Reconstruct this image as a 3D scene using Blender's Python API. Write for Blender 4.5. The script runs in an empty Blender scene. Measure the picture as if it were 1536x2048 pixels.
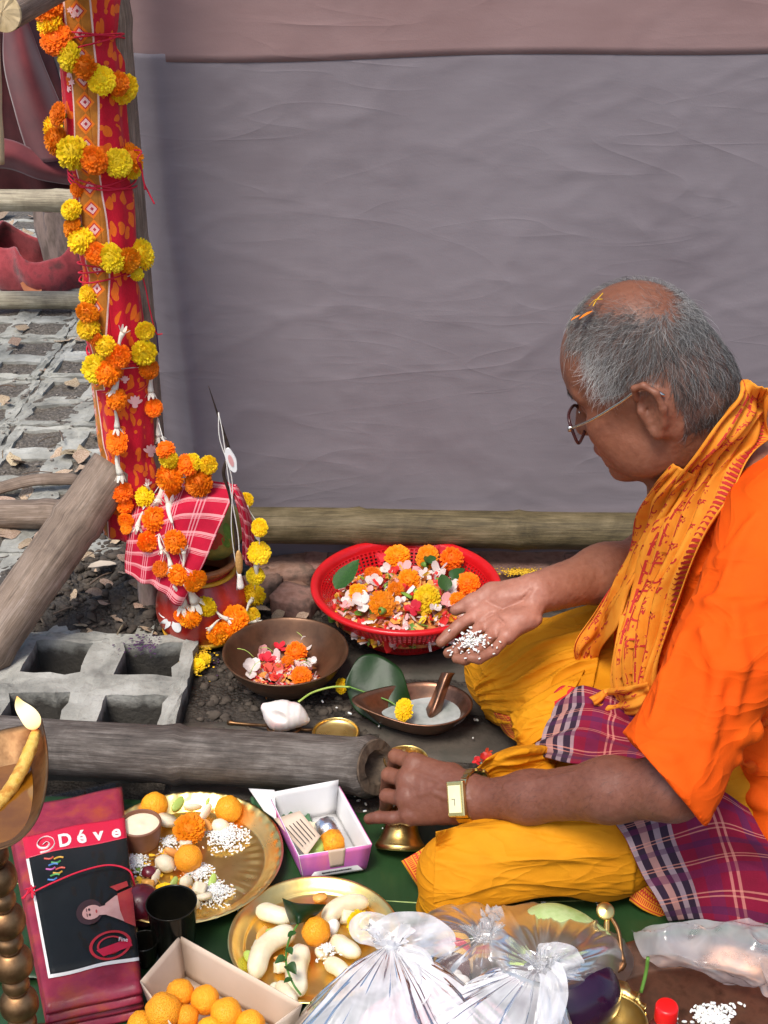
import bpy, bmesh, math, random
import numpy as np
from mathutils import Vector, Matrix, Euler, Quaternion
from math import sin, cos, pi, radians, tan, atan2, sqrt, hypot

# ------------------------------------------------------------------ camera, sky, sun, exposure
SC = bpy.context.scene
COL = SC.collection
CF, CT, CH = 2700.0, radians(27.0), 1.2          # focal length in photograph pixels, tilt, eye height
cam = bpy.data.cameras.new('camera'); camo = bpy.data.objects.new('camera', cam); COL.objects.link(camo)
cam.sensor_fit = 'VERTICAL'; cam.sensor_height = 24.0; cam.lens = 24.0*CF/2048.0
cam.clip_start = 0.05; cam.clip_end = 500
camo.location = (0, 0, CH); camo.rotation_euler = (pi/2-CT, 0, 0)
SC.camera = camo
W = bpy.data.worlds.new('World'); SC.world = W; W.use_nodes = True
wn = W.node_tree.nodes; wl = W.node_tree.links
sky = wn.new('ShaderNodeTexSky'); sky.sky_type = 'NISHITA'; sky.sun_disc = False
SUN_EL, SUN_AZ = radians(62), radians(208)        # azimuth clockwise from +y (the view direction)
sky.sun_elevation = SUN_EL; sky.sun_rotation = SUN_AZ
sky.air_density = 1.0; sky.dust_density = 3.0; sky.ozone_density = 1.0
wn['Background'].inputs[1].default_value = 0.125
wl.new(sky.outputs[0], wn['Background'].inputs[0])
sl = bpy.data.lights.new('sun', 'SUN'); slo = bpy.data.objects.new('sun', sl); COL.objects.link(slo)
sl.energy = 1.9; sl.angle = radians(20); sl.color = (1.0, 0.95, 0.87)
sd = Vector((sin(SUN_AZ)*cos(SUN_EL), cos(SUN_AZ)*cos(SUN_EL), sin(SUN_EL)))
slo.rotation_euler = sd.to_track_quat('Z', 'Y').to_euler(); slo.location = sd*8
SC.view_settings.view_transform = 'Standard'; SC.view_settings.look = 'None'
SC.view_settings.gamma = 1.0; SC.view_settings.exposure = 0.68
SC.view_settings.use_curve_mapping = False

# ------------------------------------------------------------------ helpers: measured points
R = random.Random(7)
NR = np.random.default_rng(11)
def ray(px, py):
    a = (px-768)/CF; b = -(py-1024)/CF
    return Vector((a, cos(CT)+b*sin(CT), -sin(CT)+b*cos(CT)))
def PZ(px, py, z=0.0):
    d = ray(px, py); t = (z-CH)/d.z
    return Vector((0, 0, CH))+d*t
def PY(px, py, Y):
    d = ray(px, py); t = Y/d.y
    return Vector((0, 0, CH))+d*t
def depth(p): return p[1]*cos(CT)+(CH-p[2])*sin(CT)
def mpx(p): return depth(p)/CF                     # metres per photograph pixel at a point

# ------------------------------------------------------------------ helpers: objects
def wloc(o):
    v = Vector((0, 0, 0))
    while o is not None:
        v += o.location; o = o.parent
    return v
def tag(o, label=None, cat=None, group=None, kind=None):
    if label: o['label'] = label
    if cat: o['category'] = cat
    if group: o['group'] = group
    if kind: o['kind'] = kind
    return o
def thing(name, loc, label, cat, group=None):
    o = bpy.data.objects.new(name, None); COL.objects.link(o); o.location = loc
    o.empty_display_size = 0.02
    return tag(o, label, cat, group)
def rawmesh(name, verts, faces, mat=None, smooth=True, uvs=None, cols=None, mats=None, fmat=None):
    me = bpy.data.meshes.new(name)
    verts = np.asarray(verts, dtype=np.float32).reshape(-1, 3)
    if isinstance(faces, np.ndarray):
        nf, k = faces.shape
        me.vertices.add(len(verts)); me.vertices.foreach_set('co', verts.ravel())
        me.loops.add(nf*k); me.loops.foreach_set('vertex_index', faces.astype(np.int32).ravel())
        me.polygons.add(nf); me.polygons.foreach_set('loop_start', np.arange(0, nf*k, k, dtype=np.int32))
        me.update(calc_edges=True)
    else:
        me.from_pydata(verts.tolist(), [], [tuple(f) for f in faces])
    if smooth: me.polygons.foreach_set('use_smooth', [True]*len(me.polygons))
    if uvs is not None:
        uv = me.uv_layers.new(name='UVMap'); uvs = np.asarray(uvs, dtype=np.float32)
        idx = np.zeros(len(me.loops), dtype=np.int32); me.loops.foreach_get('vertex_index', idx)
        uv.data.foreach_set('uv', uvs[idx].ravel())
    if cols is not None:
        ca = me.color_attributes.new('Col', 'FLOAT_COLOR', 'POINT')
        c = np.ones((len(verts), 4), dtype=np.float32); c[:, :3] = np.asarray(cols, dtype=np.float32)
        ca.data.foreach_set('color', c.ravel())
    if mats:
        for m in mats: me.materials.append(m)
        if fmat is not None: me.polygons.foreach_set('material_index', list(fmat))
    elif mat: me.materials.append(mat)
    me.validate(); me.update()
    return me
def mk(name, verts, faces, mat=None, parent=None, smooth=True, origin=None, **kw):
    """one mesh object from world-space vertices; its origin sits at its base (or at the parent's)."""
    v = np.asarray([tuple(p) for p in verts] if not isinstance(verts, np.ndarray) else verts, dtype=np.float64)
    if parent is not None: off = np.array(wloc(parent)); loc = (0, 0, 0)
    else:
        off = np.array(origin) if origin is not None else np.array([(v[:, 0].min()+v[:, 0].max())/2, (v[:, 1].min()+v[:, 1].max())/2, v[:, 2].min()])
        loc = tuple(off)
    o = bpy.data.objects.new(name, rawmesh(name, v-off, faces, mat, smooth, **kw))
    COL.objects.link(o); o.location = loc
    if parent is not None: o.parent = parent
    return o
def inst(name, me, mat, M4, parent=None):
    """an object that shares mesh data; its material hangs on the object."""
    o = bpy.data.objects.new(name, me); COL.objects.link(o)
    if parent is not None:
        o.parent = parent; M4 = Matrix.Translation(-wloc(parent)) @ M4
    o.matrix_basis = M4
    if mat is not None and len(o.material_slots):
        o.material_slots[0].link = 'OBJECT'; o.material_slots[0].material = mat
    return o
def frame_to(d, up=Vector((0, 0, 1)), roll=0.0):
    """rotation that takes +z to d"""
    q = Vector((0, 0, 1)).rotation_difference(Vector(d).normalized())
    return (q.to_matrix() @ Matrix.Rotation(roll, 3, 'Z')).to_4x4()
def mat4(loc, rot3=None, s=1.0):
    m = Matrix.Translation(Vector(loc))
    if rot3 is not None: m = m @ (rot3.to_4x4() if len(rot3) == 3 else rot3)
    if isinstance(s, (int, float)): s = (s, s, s)
    return m @ Matrix.Diagonal((s[0], s[1], s[2], 1))

class MB:
    def __init__(s): s.v = []; s.f = []; s.uv = []; s.m = []
    def add(s, v, f, uv=None, mi=0):
        n = len(s.v); s.v += [tuple(p) for p in v]; s.f += [tuple(i+n for i in q) for q in f]
        s.uv += [tuple(q) for q in uv] if uv is not None else [(0, 0)]*len(v); s.m += [mi]*len(f); return s
    def box(s, c, d, rot=None, mi=0):
        x, y, z = d[0]/2, d[1]/2, d[2]/2
        v = [Vector(p) for p in ((-x,-y,-z),(x,-y,-z),(x,y,-z),(-x,y,-z),(-x,-y,z),(x,-y,z),(x,y,z),(-x,y,z))]
        if rot is not None: v = [rot @ p for p in v]
        v = [p+Vector(c) for p in v]
        return s.add(v, [(3,2,1,0),(4,5,6,7),(0,1,5,4),(1,2,6,5),(2,3,7,6),(3,0,4,7)], mi=mi)
    def tube(s, path, rad, seg=10, caps=True, mi=0, flat=None, wob=None):
        v, f, uv = tube(path, rad, seg, caps, flat, wob); return s.add(v, f, uv, mi)
    def lathe(s, prof, seg=32, c=(0, 0, 0), mi=0, sx=1, sy=1):
        v, f, uv = lathe(prof, seg, c, sx, sy); return s.add(v, f, uv, mi)
    def obj(s, name, mat, parent=None, smooth=True, mats=None, uv=True, origin=None):
        return mk(name, s.v, s.f, mat, parent, smooth, origin, uvs=s.uv if uv else None, mats=mats, fmat=s.m if mats else None)
    def mesh(s, name, mat, smooth=True, mats=None):
        return rawmesh(name, s.v, s.f, mat, smooth, s.uv, mats=mats, fmat=s.m if mats else None)

def cr(pts, n):
    """Catmull-Rom through control values -> n samples (numpy)."""
    p = np.asarray([tuple(q) if hasattr(q, '__len__') else (q,) for q in pts], dtype=np.float64); k = len(p)
    if k == 1: return np.repeat(p, n, 0)
    t = np.linspace(0, k-1, n); i = np.minimum(t.astype(int), k-2); u = (t-i)[:, None]
    g = lambda j: p[np.clip(j, 0, k-1)]
    p0, p1, p2, p3 = g(i-1), g(i), g(i+1), g(i+2)
    p0 = np.where((i == 0)[:, None], 2*p1-p2, p0); p3 = np.where((i == k-2)[:, None], 2*p2-p1, p3)
    return 0.5*((2*p1)+(-p0+p2)*u+(2*p0-5*p1+4*p2-p3)*u*u+(-p0+3*p1-3*p2+p3)*u**3)
def smooth_path(pts, n): return [Vector(q) for q in cr(pts, n)]

def tube(path, rad, seg=10, caps=True, flat=None, wob=None):
    path = [Vector(p) for p in path]; n = len(path)
    if not hasattr(rad, '__len__'): rad = [rad]*n
    tn = [(path[min(i+1, n-1)]-path[max(i-1, 0)]).normalized() for i in range(n)]
    a = tn[0].orthogonal().normalized() if flat is None else (Vector(flat)-Vector(flat).dot(tn[0])*tn[0]).normalized()
    v, f, uv, L = [], [], [], 0.0
    for i in range(n):
        if i: L += (path[i]-path[i-1]).length
        a = (a-a.dot(tn[i])*tn[i]).normalized(); b = tn[i].cross(a)
        ra, rb = rad[i] if hasattr(rad[i], '__len__') else (rad[i], rad[i])
        for j in range(seg):
            t = 2*pi*j/seg; w = 1.0 if wob is None else wob(i, j)
            v.append(path[i]+(a*cos(t)*ra+b*sin(t)*rb)*w); uv.append((j/seg, L))
    for i in range(n-1):
        for j in range(seg):
            k = (j+1) % seg
            f.append((i*seg+j, i*seg+k, (i+1)*seg+k, (i+1)*seg+j))
    if caps:
        f.append(tuple(range(seg-1, -1, -1))); f.append(tuple((n-1)*seg+j for j in range(seg)))
    return v, f, uv
def lathe(prof, seg=32, c=(0, 0, 0), sx=1, sy=1):
    v, f, uv = [], [], []
    for i, (r, z) in enumerate(prof):
        for j in range(seg):
            t = 2*pi*j/seg
            v.append((c[0]+max(r, 1e-5)*cos(t)*sx, c[1]+max(r, 1e-5)*sin(t)*sy, c[2]+z)); uv.append((j/seg, i/len(prof)))
    for i in range(len(prof)-1):
        for j in range(seg):
            k = (j+1) % seg
            f.append((i*seg+j, i*seg+k, (i+1)*seg+k, (i+1)*seg+j))
    return v, f, uv
def prof_smooth(p, n): return [tuple(q) for q in cr(p, n)]

def grid_surf(ctrl, nu, nv):
    """bicubic sheet through a control net ctrl[row][col]; returns function data (nv+1)x(nu+1)x3"""
    c = np.asarray([[tuple(q) for q in row] for row in ctrl], dtype=np.float64)
    rows = np.stack([cr(r, nu+1) for r in c]); out = np.stack([cr(rows[:, j], nv+1) for j in range(nu+1)], axis=1)
    return out                                      # [v][u][3]
def sheet_mesh(P, thick=0.0012, flip=False):
    """closed thin sheet with rounded-off edge from a grid of points, with uv"""
    nv, nu, _ = P.shape
    du = np.gradient(P, axis=1); dv = np.gradient(P, axis=0); n = np.cross(du, dv)
    n /= (np.linalg.norm(n, axis=2, keepdims=True)+1e-12)
    if flip: n = -n
    A = (P+n*thick/2).reshape(-1, 3); B = (P-n*thick/2).reshape(-1, 3); N = nu*nv
    U, V = np.meshgrid(np.linspace(0, 1, nu), np.linspace(0, 1, nv)); uv = np.stack([U, V], -1).reshape(-1, 2)
    i = np.arange(N).reshape(nv, nu)
    q = np.stack([i[:-1, :-1], i[:-1, 1:], i[1:, 1:], i[1:, :-1]], -1).reshape(-1, 4)
    edge = np.concatenate([i[0, :], i[1:, -1], i[-1, -2::-1], i[-2:0:-1, 0]]); e2 = np.roll(edge, -1)
    side = np.stack([edge, edge+N, e2+N, e2], -1)
    if flip: f = np.concatenate([q[:, ::-1], q+N, side[:, ::-1]])
    else: f = np.concatenate([q, q[:, ::-1]+N, side])
    return np.concatenate([A, B]), f, np.concatenate([uv, uv])
def sheet(name, P, mat, parent=None, thick=0.0012, flip=False, **kw):
    v, f, uv = sheet_mesh(P, thick, flip)
    if mat is not None and mat.name.startswith(('bag_', 'film')):           # polythene is one film: a single surface
        n = len(v)//2; k = (P.shape[0]-1)*(P.shape[1]-1); v, f, uv = v[:n], f[:k], uv[:n]
    return mk(name, v, f, mat, parent, uvs=uv, **kw)

# ---------------------------------------------------------------- value noise in numpy
def vnoise(p, seed=0):
    p = np.asarray(p, dtype=np.float64); i = np.floor(p).astype(np.int64); f = p-i; f = f*f*(3-2*f)
    def h(x, y, z):
        n = (x*374761393+y*668265263+z*2147483647+seed*974711) & 0xffffffff
        n = ((n ^ (n >> 13))*1274126177) & 0xffffffff
        return ((n ^ (n >> 16)) & 0xffff)/65535.0
    r = 0
    for dx in (0, 1):
        for dy in (0, 1):
            for dz in (0, 1):
                w = (f[..., 0] if dx else 1-f[..., 0])*(f[..., 1] if dy else 1-f[..., 1])*(f[..., 2] if dz else 1-f[..., 2])
                r = r+w*h(i[..., 0]+dx, i[..., 1]+dy, i[..., 2]+dz)
    return r*2-1
def fbm(p, oct=4, seed=0):
    p = np.asarray(p, dtype=np.float64); a, s, r = 1.0, 0.0, 0.0
    for o in range(oct):
        r = r+a*vnoise(p*(2**o)+o*17.3, seed+o); s += a; a *= .5
    return r/s

# ---------------------------------------------------------------- implicit surfaces (smooth unions -> surface nets)
class SDF:
    def __init__(s): s.p = []; s.k = 0.02
    def cap(s, a, b, ra, rb=None, k=None, op=1):
        a = np.array(a, float); b = np.array(b, float); rb = ra if rb is None else rb
        s.p.append(('c', a, b, ra, rb, s.k if k is None else k, op, (a+b)/2, np.linalg.norm(b-a)/2+max(ra, rb))); return s
    def chain(s, pts, rad, k=None, op=1):
        for i in range(len(pts)-1): s.cap(pts[i], pts[i+1], rad[i], rad[i+1], k, op)
        return s
    def ell(s, c, r, rot=None, k=None, op=1):
        c = np.array(c, float); r = np.array(r, float)*np.ones(3)
        rt = np.eye(3) if rot is None else np.array(rot, float)        # columns: local axes
        s.p.append(('e', c, r, rt, None, s.k if k is None else k, op, c, r.max())); return s
    def plane(s, c, n, k=0.003):      # cut away the side n points to
        s.p.append(('p', np.array(c, float), np.array(Vector(n).normalized(), float), None, None, k, -2, np.array(c, float), 1e9)); return s
    def ev1(s, q, P):
        t = q[0]
        if t == 'c':
            ab = q[2]-q[1]; pa = P-q[1]; h = np.clip(pa@ab/max(ab@ab, 1e-12), 0, 1)
            return np.sqrt(((pa-h[:, None]*ab)**2).sum(1))-(q[3]+(q[4]-q[3])*h)
        if t == 'e':
            l = (P-q[1])@q[3]; k0 = np.sqrt(((l/q[2])**2).sum(1)); k1 = np.sqrt(((l/q[2]**2)**2).sum(1))+1e-9
            return np.where(k0 < 1e-4, -q[2].min(), k0*(k0-1)/k1)
        return -((P-q[1])@q[2])       # plane: negative on the removed side
    def ev(s, P, sub=None):
        P = np.asarray(P).reshape(-1, 3); d = np.full(len(P), 10.0)
        for q in (s.p if sub is None else sub):
            e = s.ev1(q, P); k = q[5]
            if q[6] == 1:
                h = np.maximum(k-np.abs(d-e), 0)/k if k > 0 else 0; d = np.minimum(d, e)-h*h*k*.25
            else:
                e = -e; h = np.maximum(k-np.abs(d-e), 0)/k if k > 0 else 0; d = np.maximum(d, e)+h*h*k*.25
        return d
    def mesh(s, h, lo=None, hi=None, disp=None):
        if lo is None:
            cs = np.array([q[7] for q in s.p if q[6] == 1]); rs = np.array([q[8] for q in s.p if q[6] == 1])
            lo = (cs-rs[:, None]).min(0)-3*h; hi = (cs+rs[:, None]).max(0)+3*h
        lo = np.array(lo, float); hi = np.array(hi, float); B = 14
        nb = np.ceil((hi-lo)/(h*B)).astype(int); n = nb*B+1
        G = np.full(tuple(n), 1.0, dtype=np.float32); half = h*B*sqrt(3)/2
        bi = np.stack(np.meshgrid(*[np.arange(k) for k in nb], indexing='ij'), -1).reshape(-1, 3)
        bc = lo+(bi+.5)*h*B; db = s.ev(bc); a1 = np.arange(B+1)
        loc = np.stack(np.meshgrid(a1, a1, a1, indexing='ij'), -1).reshape(-1, 3)*h
        for b, c, d in zip(bi, bc, db):
            sl3 = tuple(slice(x*B, x*B+B+1) for x in b)
            if abs(d) > half*1.15+.008:
                if d < 0: G[sl3] = -1.0
                continue
            sub = [q for q in s.p if q[0] == 'p' or np.linalg.norm(c-q[7])-q[8] < half*2+q[5]+.01]
            P = lo+b*h*B+loc; v = s.ev(P, sub)
            G[sl3] = v.reshape(B+1, B+1, B+1)
        V, F = surface_nets(G, lo, h)
        if disp is not None:
            fn = np.cross(V[F[:, 2]]-V[F[:, 0]], V[F[:, 3]]-V[F[:, 1]]); n = np.zeros_like(V)
            for k in range(4): np.add.at(n, F[:, k], fn)
            n /= np.linalg.norm(n, axis=1, keepdims=True)+1e-12; V = V+n*disp(V)[:, None]
        return V, F
def surface_nets(G, lo, h):
    S = G < 0; n = np.array(G.shape)
    c = np.zeros(tuple(n-1), dtype=np.int8)
    for dx in (0, 1):
        for dy in (0, 1):
            for dz in (0, 1): c += S[dx:n[0]-1+dx, dy:n[1]-1+dy, dz:n[2]-1+dz]
    act = np.argwhere((c > 0) & (c < 8)); idx = np.full(tuple(n-1), -1, dtype=np.int32)
    idx[act[:, 0], act[:, 1], act[:, 2]] = np.arange(len(act))
    acc = np.zeros((len(act), 3)); cnt = np.zeros(len(act)); O = [(x, y, z) for x in (0, 1) for y in (0, 1) for z in (0, 1)]
    val = {o: G[act[:, 0]+o[0], act[:, 1]+o[1], act[:, 2]+o[2]].astype(np.float64) for o in O}
    for o in O:
        for ax in range(3):
            if o[ax]: continue
            o2 = list(o); o2[ax] = 1; o2 = tuple(o2); a, b = val[o], val[o2]; m = (a < 0) != (b < 0)
            t = np.where(m, a/np.where(m, a-b, 1), 0); p = np.tile(np.array(o, float), (len(act), 1)); p[:, ax] = t
            acc += p*m[:, None]; cnt += m
    V = lo+(act+acc/cnt[:, None])*h; F = []
    for ax in range(3):
        a, b = [k for k in range(3) if k != ax]
        sl0 = [slice(None)]*3; sl1 = [slice(None)]*3; sl0[ax] = slice(0, -1); sl1[ax] = slice(1, None)
        m = S[tuple(sl0)] != S[tuple(sl1)]; e = np.argwhere(m)
        e = e[(e[:, a] > 0) & (e[:, b] > 0) & (e[:, a] < n[a]-1) & (e[:, b] < n[b]-1)]
        def at(da, db):
            q = e.copy(); q[:, a] -= da; q[:, b] -= db; return idx[q[:, 0], q[:, 1], q[:, 2]]
        f = np.stack([at(1, 1), at(0, 1), at(0, 0), at(1, 0)], -1)
        inside = S[e[:, 0], e[:, 1], e[:, 2]]; fl = ~inside if ax != 1 else inside
        f = np.where(fl[:, None], f[:, ::-1], f); F.append(f[(f >= 0).all(1)])
    return V, np.concatenate(F)
def march(px, py, sdf, off=0.0, t0=0.7, t1=2.6, Y=None):
    """the point where the sight line of a photograph pixel meets an implicit surface"""
    d = np.array(ray(px, py)); d /= np.linalg.norm(d); o = np.array((0, 0, CH)); t = t0
    def near(q):
        if q[0] == 'p': return True
        w = q[7]-o; return np.linalg.norm(w-d*(w@d)) < q[8]+q[5]+off+.04
    sub = [q for q in sdf.p if near(q)]
    for _ in range(90):
        v = float(sdf.ev((o+d*t)[None], sub)[0])-off
        if v < 2e-4: return Vector(o+d*t)
        t += max(v*.8, 3e-4)
        if t > t1: break
    return PY(px, py, Y) if Y else None
# ------------------------------------------------------------------ materials (all procedural)
def new_mat(name):
    m = bpy.data.materials.new(name); m.use_nodes = True; nt = m.node_tree
    return m, nt, nt.nodes['Principled BSDF'], nt.nodes['Material Output']
def nd(nt, t, **kw):
    n = nt.nodes.new('ShaderNode'+t)
    for k, v in kw.items(): setattr(n, k, v)
    return n
def c4(c): return (c[0], c[1], c[2], 1.0)
def ramp(nt, stops, interp='LINEAR'):
    r = nd(nt, 'ValToRGB'); e = r.color_ramp.elements; r.color_ramp.interpolation = interp
    while len(e) < len(stops): e.new(1.0)
    for q, (p, c) in zip(e, stops): q.position = p; q.color = c4(c) if hasattr(c, '__len__') else (c, c, c, 1)
    return r
def mixc(nt, a, b, fac, mode='MIX'):
    m = nd(nt, 'Mix', data_type='RGBA', blend_type=mode)
    for s, x in ((m.inputs[6], a), (m.inputs[7], b)):
        if hasattr(x, 'links') or hasattr(x, 'is_linked'): nt.links.new(x, s)
        else: s.default_value = c4(x)
    if isinstance(fac, (int, float)): m.inputs[0].default_value = fac
    else: nt.links.new(fac, m.inputs[0])
    return m.outputs[2]
def math_(nt, op, a, b=None, clamp=False):
    m = nd(nt, 'Math', operation=op, use_clamp=clamp)
    for s, x in zip(m.inputs, (a, b)):
        if x is None: continue
        if isinstance(x, (int, float)): s.default_value = x
        else: nt.links.new(x, s)
    return m.outputs[0]
def coord(nt, kind='Object', stretch=None):
    t = nd(nt, 'TexCoord'); o = t.outputs[kind]
    if stretch:
        mp = nd(nt, 'Mapping'); mp.inputs['Scale'].default_value = stretch; nt.links.new(o, mp.inputs[0]); o = mp.outputs[0]
    return o
def noise(nt, co, scale, detail=5, rough=.6, dist=0.0):
    n = nd(nt, 'TexNoise'); n.inputs['Scale'].default_value = scale; n.inputs['Detail'].default_value = detail
    n.inputs['Roughness'].default_value = rough; n.inputs['Distortion'].default_value = dist
    nt.links.new(co, n.inputs['Vector']); return n.outputs[0]
def bump(nt, b, h, strength=.3, dist=.002):
    u = nd(nt, 'Bump'); u.inputs['Strength'].default_value = strength; u.inputs['Distance'].default_value = dist
    nt.links.new(h, u.inputs['Height']); nt.links.new(u.outputs[0], b.inputs['Normal'])
def M(name, c, c2=None, c3=None, scale=30, detail=5, rough=.6, rvar=0.0, metal=0, bmp=0, bscale=None, bdist=.002, spec=.5,
      sss=0, sssr=(.01, .004, .002), coat=0, trans=0, ior=1.45, rnd=0, vcol=False, sheen=0, stretch=None, kind='Object', lo=.35, hi=.65, tl=0):
    m, nt, b, out = new_mat(name); L = nt.links
    co = coord(nt, kind, stretch); n = noise(nt, co, scale, detail)
    col = None
    if c2 is not None:
        st = [(lo, c), (hi, c2)] if c3 is None else [(lo, c), ((lo+hi)/2, c2), (hi, c3)]
        r = ramp(nt, st); L.new(n, r.inputs[0]); col = r.outputs[0]
    if vcol:
        a = nd(nt, 'VertexColor'); a.layer_name = 'Col'
        col = mixc(nt, a.outputs[0], col if col is not None else c, 1.0, 'MULTIPLY')
    if rnd:
        oi = nd(nt, 'ObjectInfo'); hs = nd(nt, 'HueSaturation')
        v = nd(nt, 'MapRange'); v.inputs[3].default_value = 1-rnd; v.inputs[4].default_value = 1+rnd
        L.new(oi.outputs['Random'], v.inputs[0]); L.new(v.outputs[0], hs.inputs['Value'])
        h2 = nd(nt, 'MapRange'); h2.inputs[3].default_value = .5-rnd*.06; h2.inputs[4].default_value = .5+rnd*.06
        m2 = math_(nt, 'FRACT', math_(nt, 'MULTIPLY', oi.outputs['Random'], 7.31)); L.new(m2, h2.inputs[0]); L.new(h2.outputs[0], hs.inputs['Hue'])
        if col is not None: L.new(col, hs.inputs['Color'])
        else: hs.inputs['Color'].default_value = c4(c)
        col = hs.outputs[0]
    if col is not None: L.new(col, b.inputs['Base Color'])
    else: b.inputs['Base Color'].default_value = c4(c)
    b.inputs['Roughness'].default_value = rough
    if rvar:
        mr = nd(nt, 'MapRange'); mr.inputs[3].default_value = rough-rvar; mr.inputs[4].default_value = rough+rvar
        n2 = noise(nt, co, scale*1.7, 4); L.new(n2, mr.inputs[0]); L.new(mr.outputs[0], b.inputs['Roughness'])
    b.inputs['Metallic'].default_value = metal; b.inputs['Specular IOR Level'].default_value = spec
    b.inputs['IOR'].default_value = ior; b.inputs['Coat Weight'].default_value = coat; b.inputs['Coat Roughness'].default_value = .15
    b.inputs['Transmission Weight'].default_value = trans
    if sss:
        b.inputs['Subsurface Weight'].default_value = sss; b.inputs['Subsurface Radius'].default_value = sssr; b.inputs['Subsurface Scale'].default_value = 1.0
    if sheen: b.inputs['Sheen Weight'].default_value = sheen
    if bmp: bump(nt, b, noise(nt, co, bscale or scale*2, 5), bmp, bdist)
    if tl:
        t = nd(nt, 'BsdfTranslucent'); mx = nd(nt, 'MixShader'); mx.inputs[0].default_value = tl
        if col is not None: L.new(col, t.inputs[0])
        else: t.inputs[0].default_value = c4(c)
        L.new(b.outputs[0], mx.inputs[1]); L.new(t.outputs[0], mx.inputs[2]); L.new(mx.outputs[0], out.inputs[0])
    return m

def bamboo_mat(name, a, b_, dark, rough=.6):
    """weathered culm: grain runs along uv v, blotches and dark specks"""
    m, nt, b, out = new_mat(name); L = nt.links
    co = coord(nt, 'UV', (22, 9, 1)); g = noise(nt, co, 1.6, 8, .7)
    ob = coord(nt, 'Object'); n2 = noise(nt, ob, 14, 6, .65, .6); n3 = noise(nt, coord(nt, 'UV', (60, 5, 1)), 1.5, 6, .8)
    r = ramp(nt, [(.32, dark), (.5, a), (.68, b_)]); L.new(math_(nt, 'ADD', math_(nt, 'MULTIPLY', g, .55), math_(nt, 'MULTIPLY', n2, .45)), r.inputs[0])
    r2 = ramp(nt, [(.34, (.16, .15, .13)), (.48, (.8, .8, .8)), (.6, (1.15, 1.15, 1.15))]); L.new(n3, r2.inputs[0])
    cc = mixc(nt, r.outputs[0], r2.outputs[0], .7, 'MULTIPLY'); L.new(cc, b.inputs['Base Color'])
    b.inputs['Roughness'].default_value = rough; b.inputs['Specular IOR Level'].default_value = .35
    bump(nt, b, math_(nt, 'ADD', n3, n2), .5, .003); return m

MAT = {}
MAT['bamboo_grey'] = bamboo_mat('bamboo_grey', (.105, .086, .072), (.25, .22, .195), (.022, .016, .013))
MAT['bamboo_olive'] = bamboo_mat('bamboo_olive', (.125, .095, .045), (.25, .195, .11), (.035, .027, .014))
MAT['bamboo_pale'] = bamboo_mat('bamboo_pale', (.42, .36, .25), (.62, .56, .42), (.16, .13, .09))
MAT['bamboo_brown'] = bamboo_mat('bamboo_brown', (.25, .18, .13), (.42, .33, .27), (.09, .06, .045))
MAT['cut_wood'] = M('cut_wood', (.05, .036, .026), (.15, .105, .07), scale=60, rough=.85, bmp=.5)
MAT['pith'] = M('pith', (.55, .40, .2), (.75, .58, .34), scale=40, rough=.8, bmp=.3)
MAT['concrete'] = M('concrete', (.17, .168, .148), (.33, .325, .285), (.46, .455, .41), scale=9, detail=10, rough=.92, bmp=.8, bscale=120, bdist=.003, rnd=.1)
def soil_and_shade(m):  # paver walls darken downward: soil, plus the shade of the cells painted in
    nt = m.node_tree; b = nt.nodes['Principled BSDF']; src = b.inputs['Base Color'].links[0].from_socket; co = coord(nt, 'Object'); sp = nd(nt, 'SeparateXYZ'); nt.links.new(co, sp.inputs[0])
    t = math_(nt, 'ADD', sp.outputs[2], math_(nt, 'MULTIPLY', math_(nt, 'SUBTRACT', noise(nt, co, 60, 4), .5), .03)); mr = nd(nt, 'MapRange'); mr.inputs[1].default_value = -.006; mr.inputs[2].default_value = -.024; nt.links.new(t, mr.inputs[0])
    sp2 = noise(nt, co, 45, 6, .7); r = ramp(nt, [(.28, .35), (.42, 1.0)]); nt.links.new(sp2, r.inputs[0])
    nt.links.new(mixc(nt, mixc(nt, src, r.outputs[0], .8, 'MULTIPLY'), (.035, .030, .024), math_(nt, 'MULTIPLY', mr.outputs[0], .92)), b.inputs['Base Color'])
soil_and_shade(MAT['concrete'])
MAT['brick'] = M('brick', (.20, .10, .07), (.30, .17, .13), (.14, .09, .07), scale=26, rough=.92, bmp=.8, bscale=90, bdist=.003, rnd=.2)
MAT['orange'] = M('orange_petal', (.96, .235, .004), (1.0, .31, .008), scale=60, rough=.6, vcol=True, rnd=.22, spec=.25, tl=.25)
MAT['yellow'] = M('yellow_petal', (.95, .66, .010), (1.0, .76, .02), scale=60, rough=.6, vcol=True, rnd=.16, spec=.25, tl=.25)
MAT['calyx'] = M('calyx', (.10, .22, .03), (.20, .34, .05), scale=90, rough=.5, rnd=.2)
MAT['tuberose'] = M('tuberose', (.80, .76, .62), (.88, .86, .76), scale=50, rough=.5, rnd=.07, tl=.25)
MAT['hib_red'] = M('red_petal', (.62, .02, .02), (.78, .05, .04), scale=60, rough=.5, rnd=.15, tl=.25)
MAT['petal_white'] = M('white_petal', (.78, .66, .62), (.88, .82, .78), scale=60, rough=.5, rnd=.08, tl=.25)
MAT['petal_pink'] = M('pink_petal', (.80, .36, .36), (.86, .52, .48), scale=60, rough=.5, rnd=.12, tl=.25)
MAT['leaf'] = M('leaf_green', (.018, .055, .012), (.035, .10, .018), scale=25, rough=.35, rnd=.2, spec=.5, bmp=.15)
MAT['leaf_bright'] = M('leaf_bright', (.08, .2, .03), (.14, .3, .05), scale=25, rough=.4, rnd=.2)
MAT['brass'] = M('brass', (.84, .57, .17), (.95, .72, .28), scale=24, rough=.30, rvar=.10, metal=1, bmp=.08, bscale=90)
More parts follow.
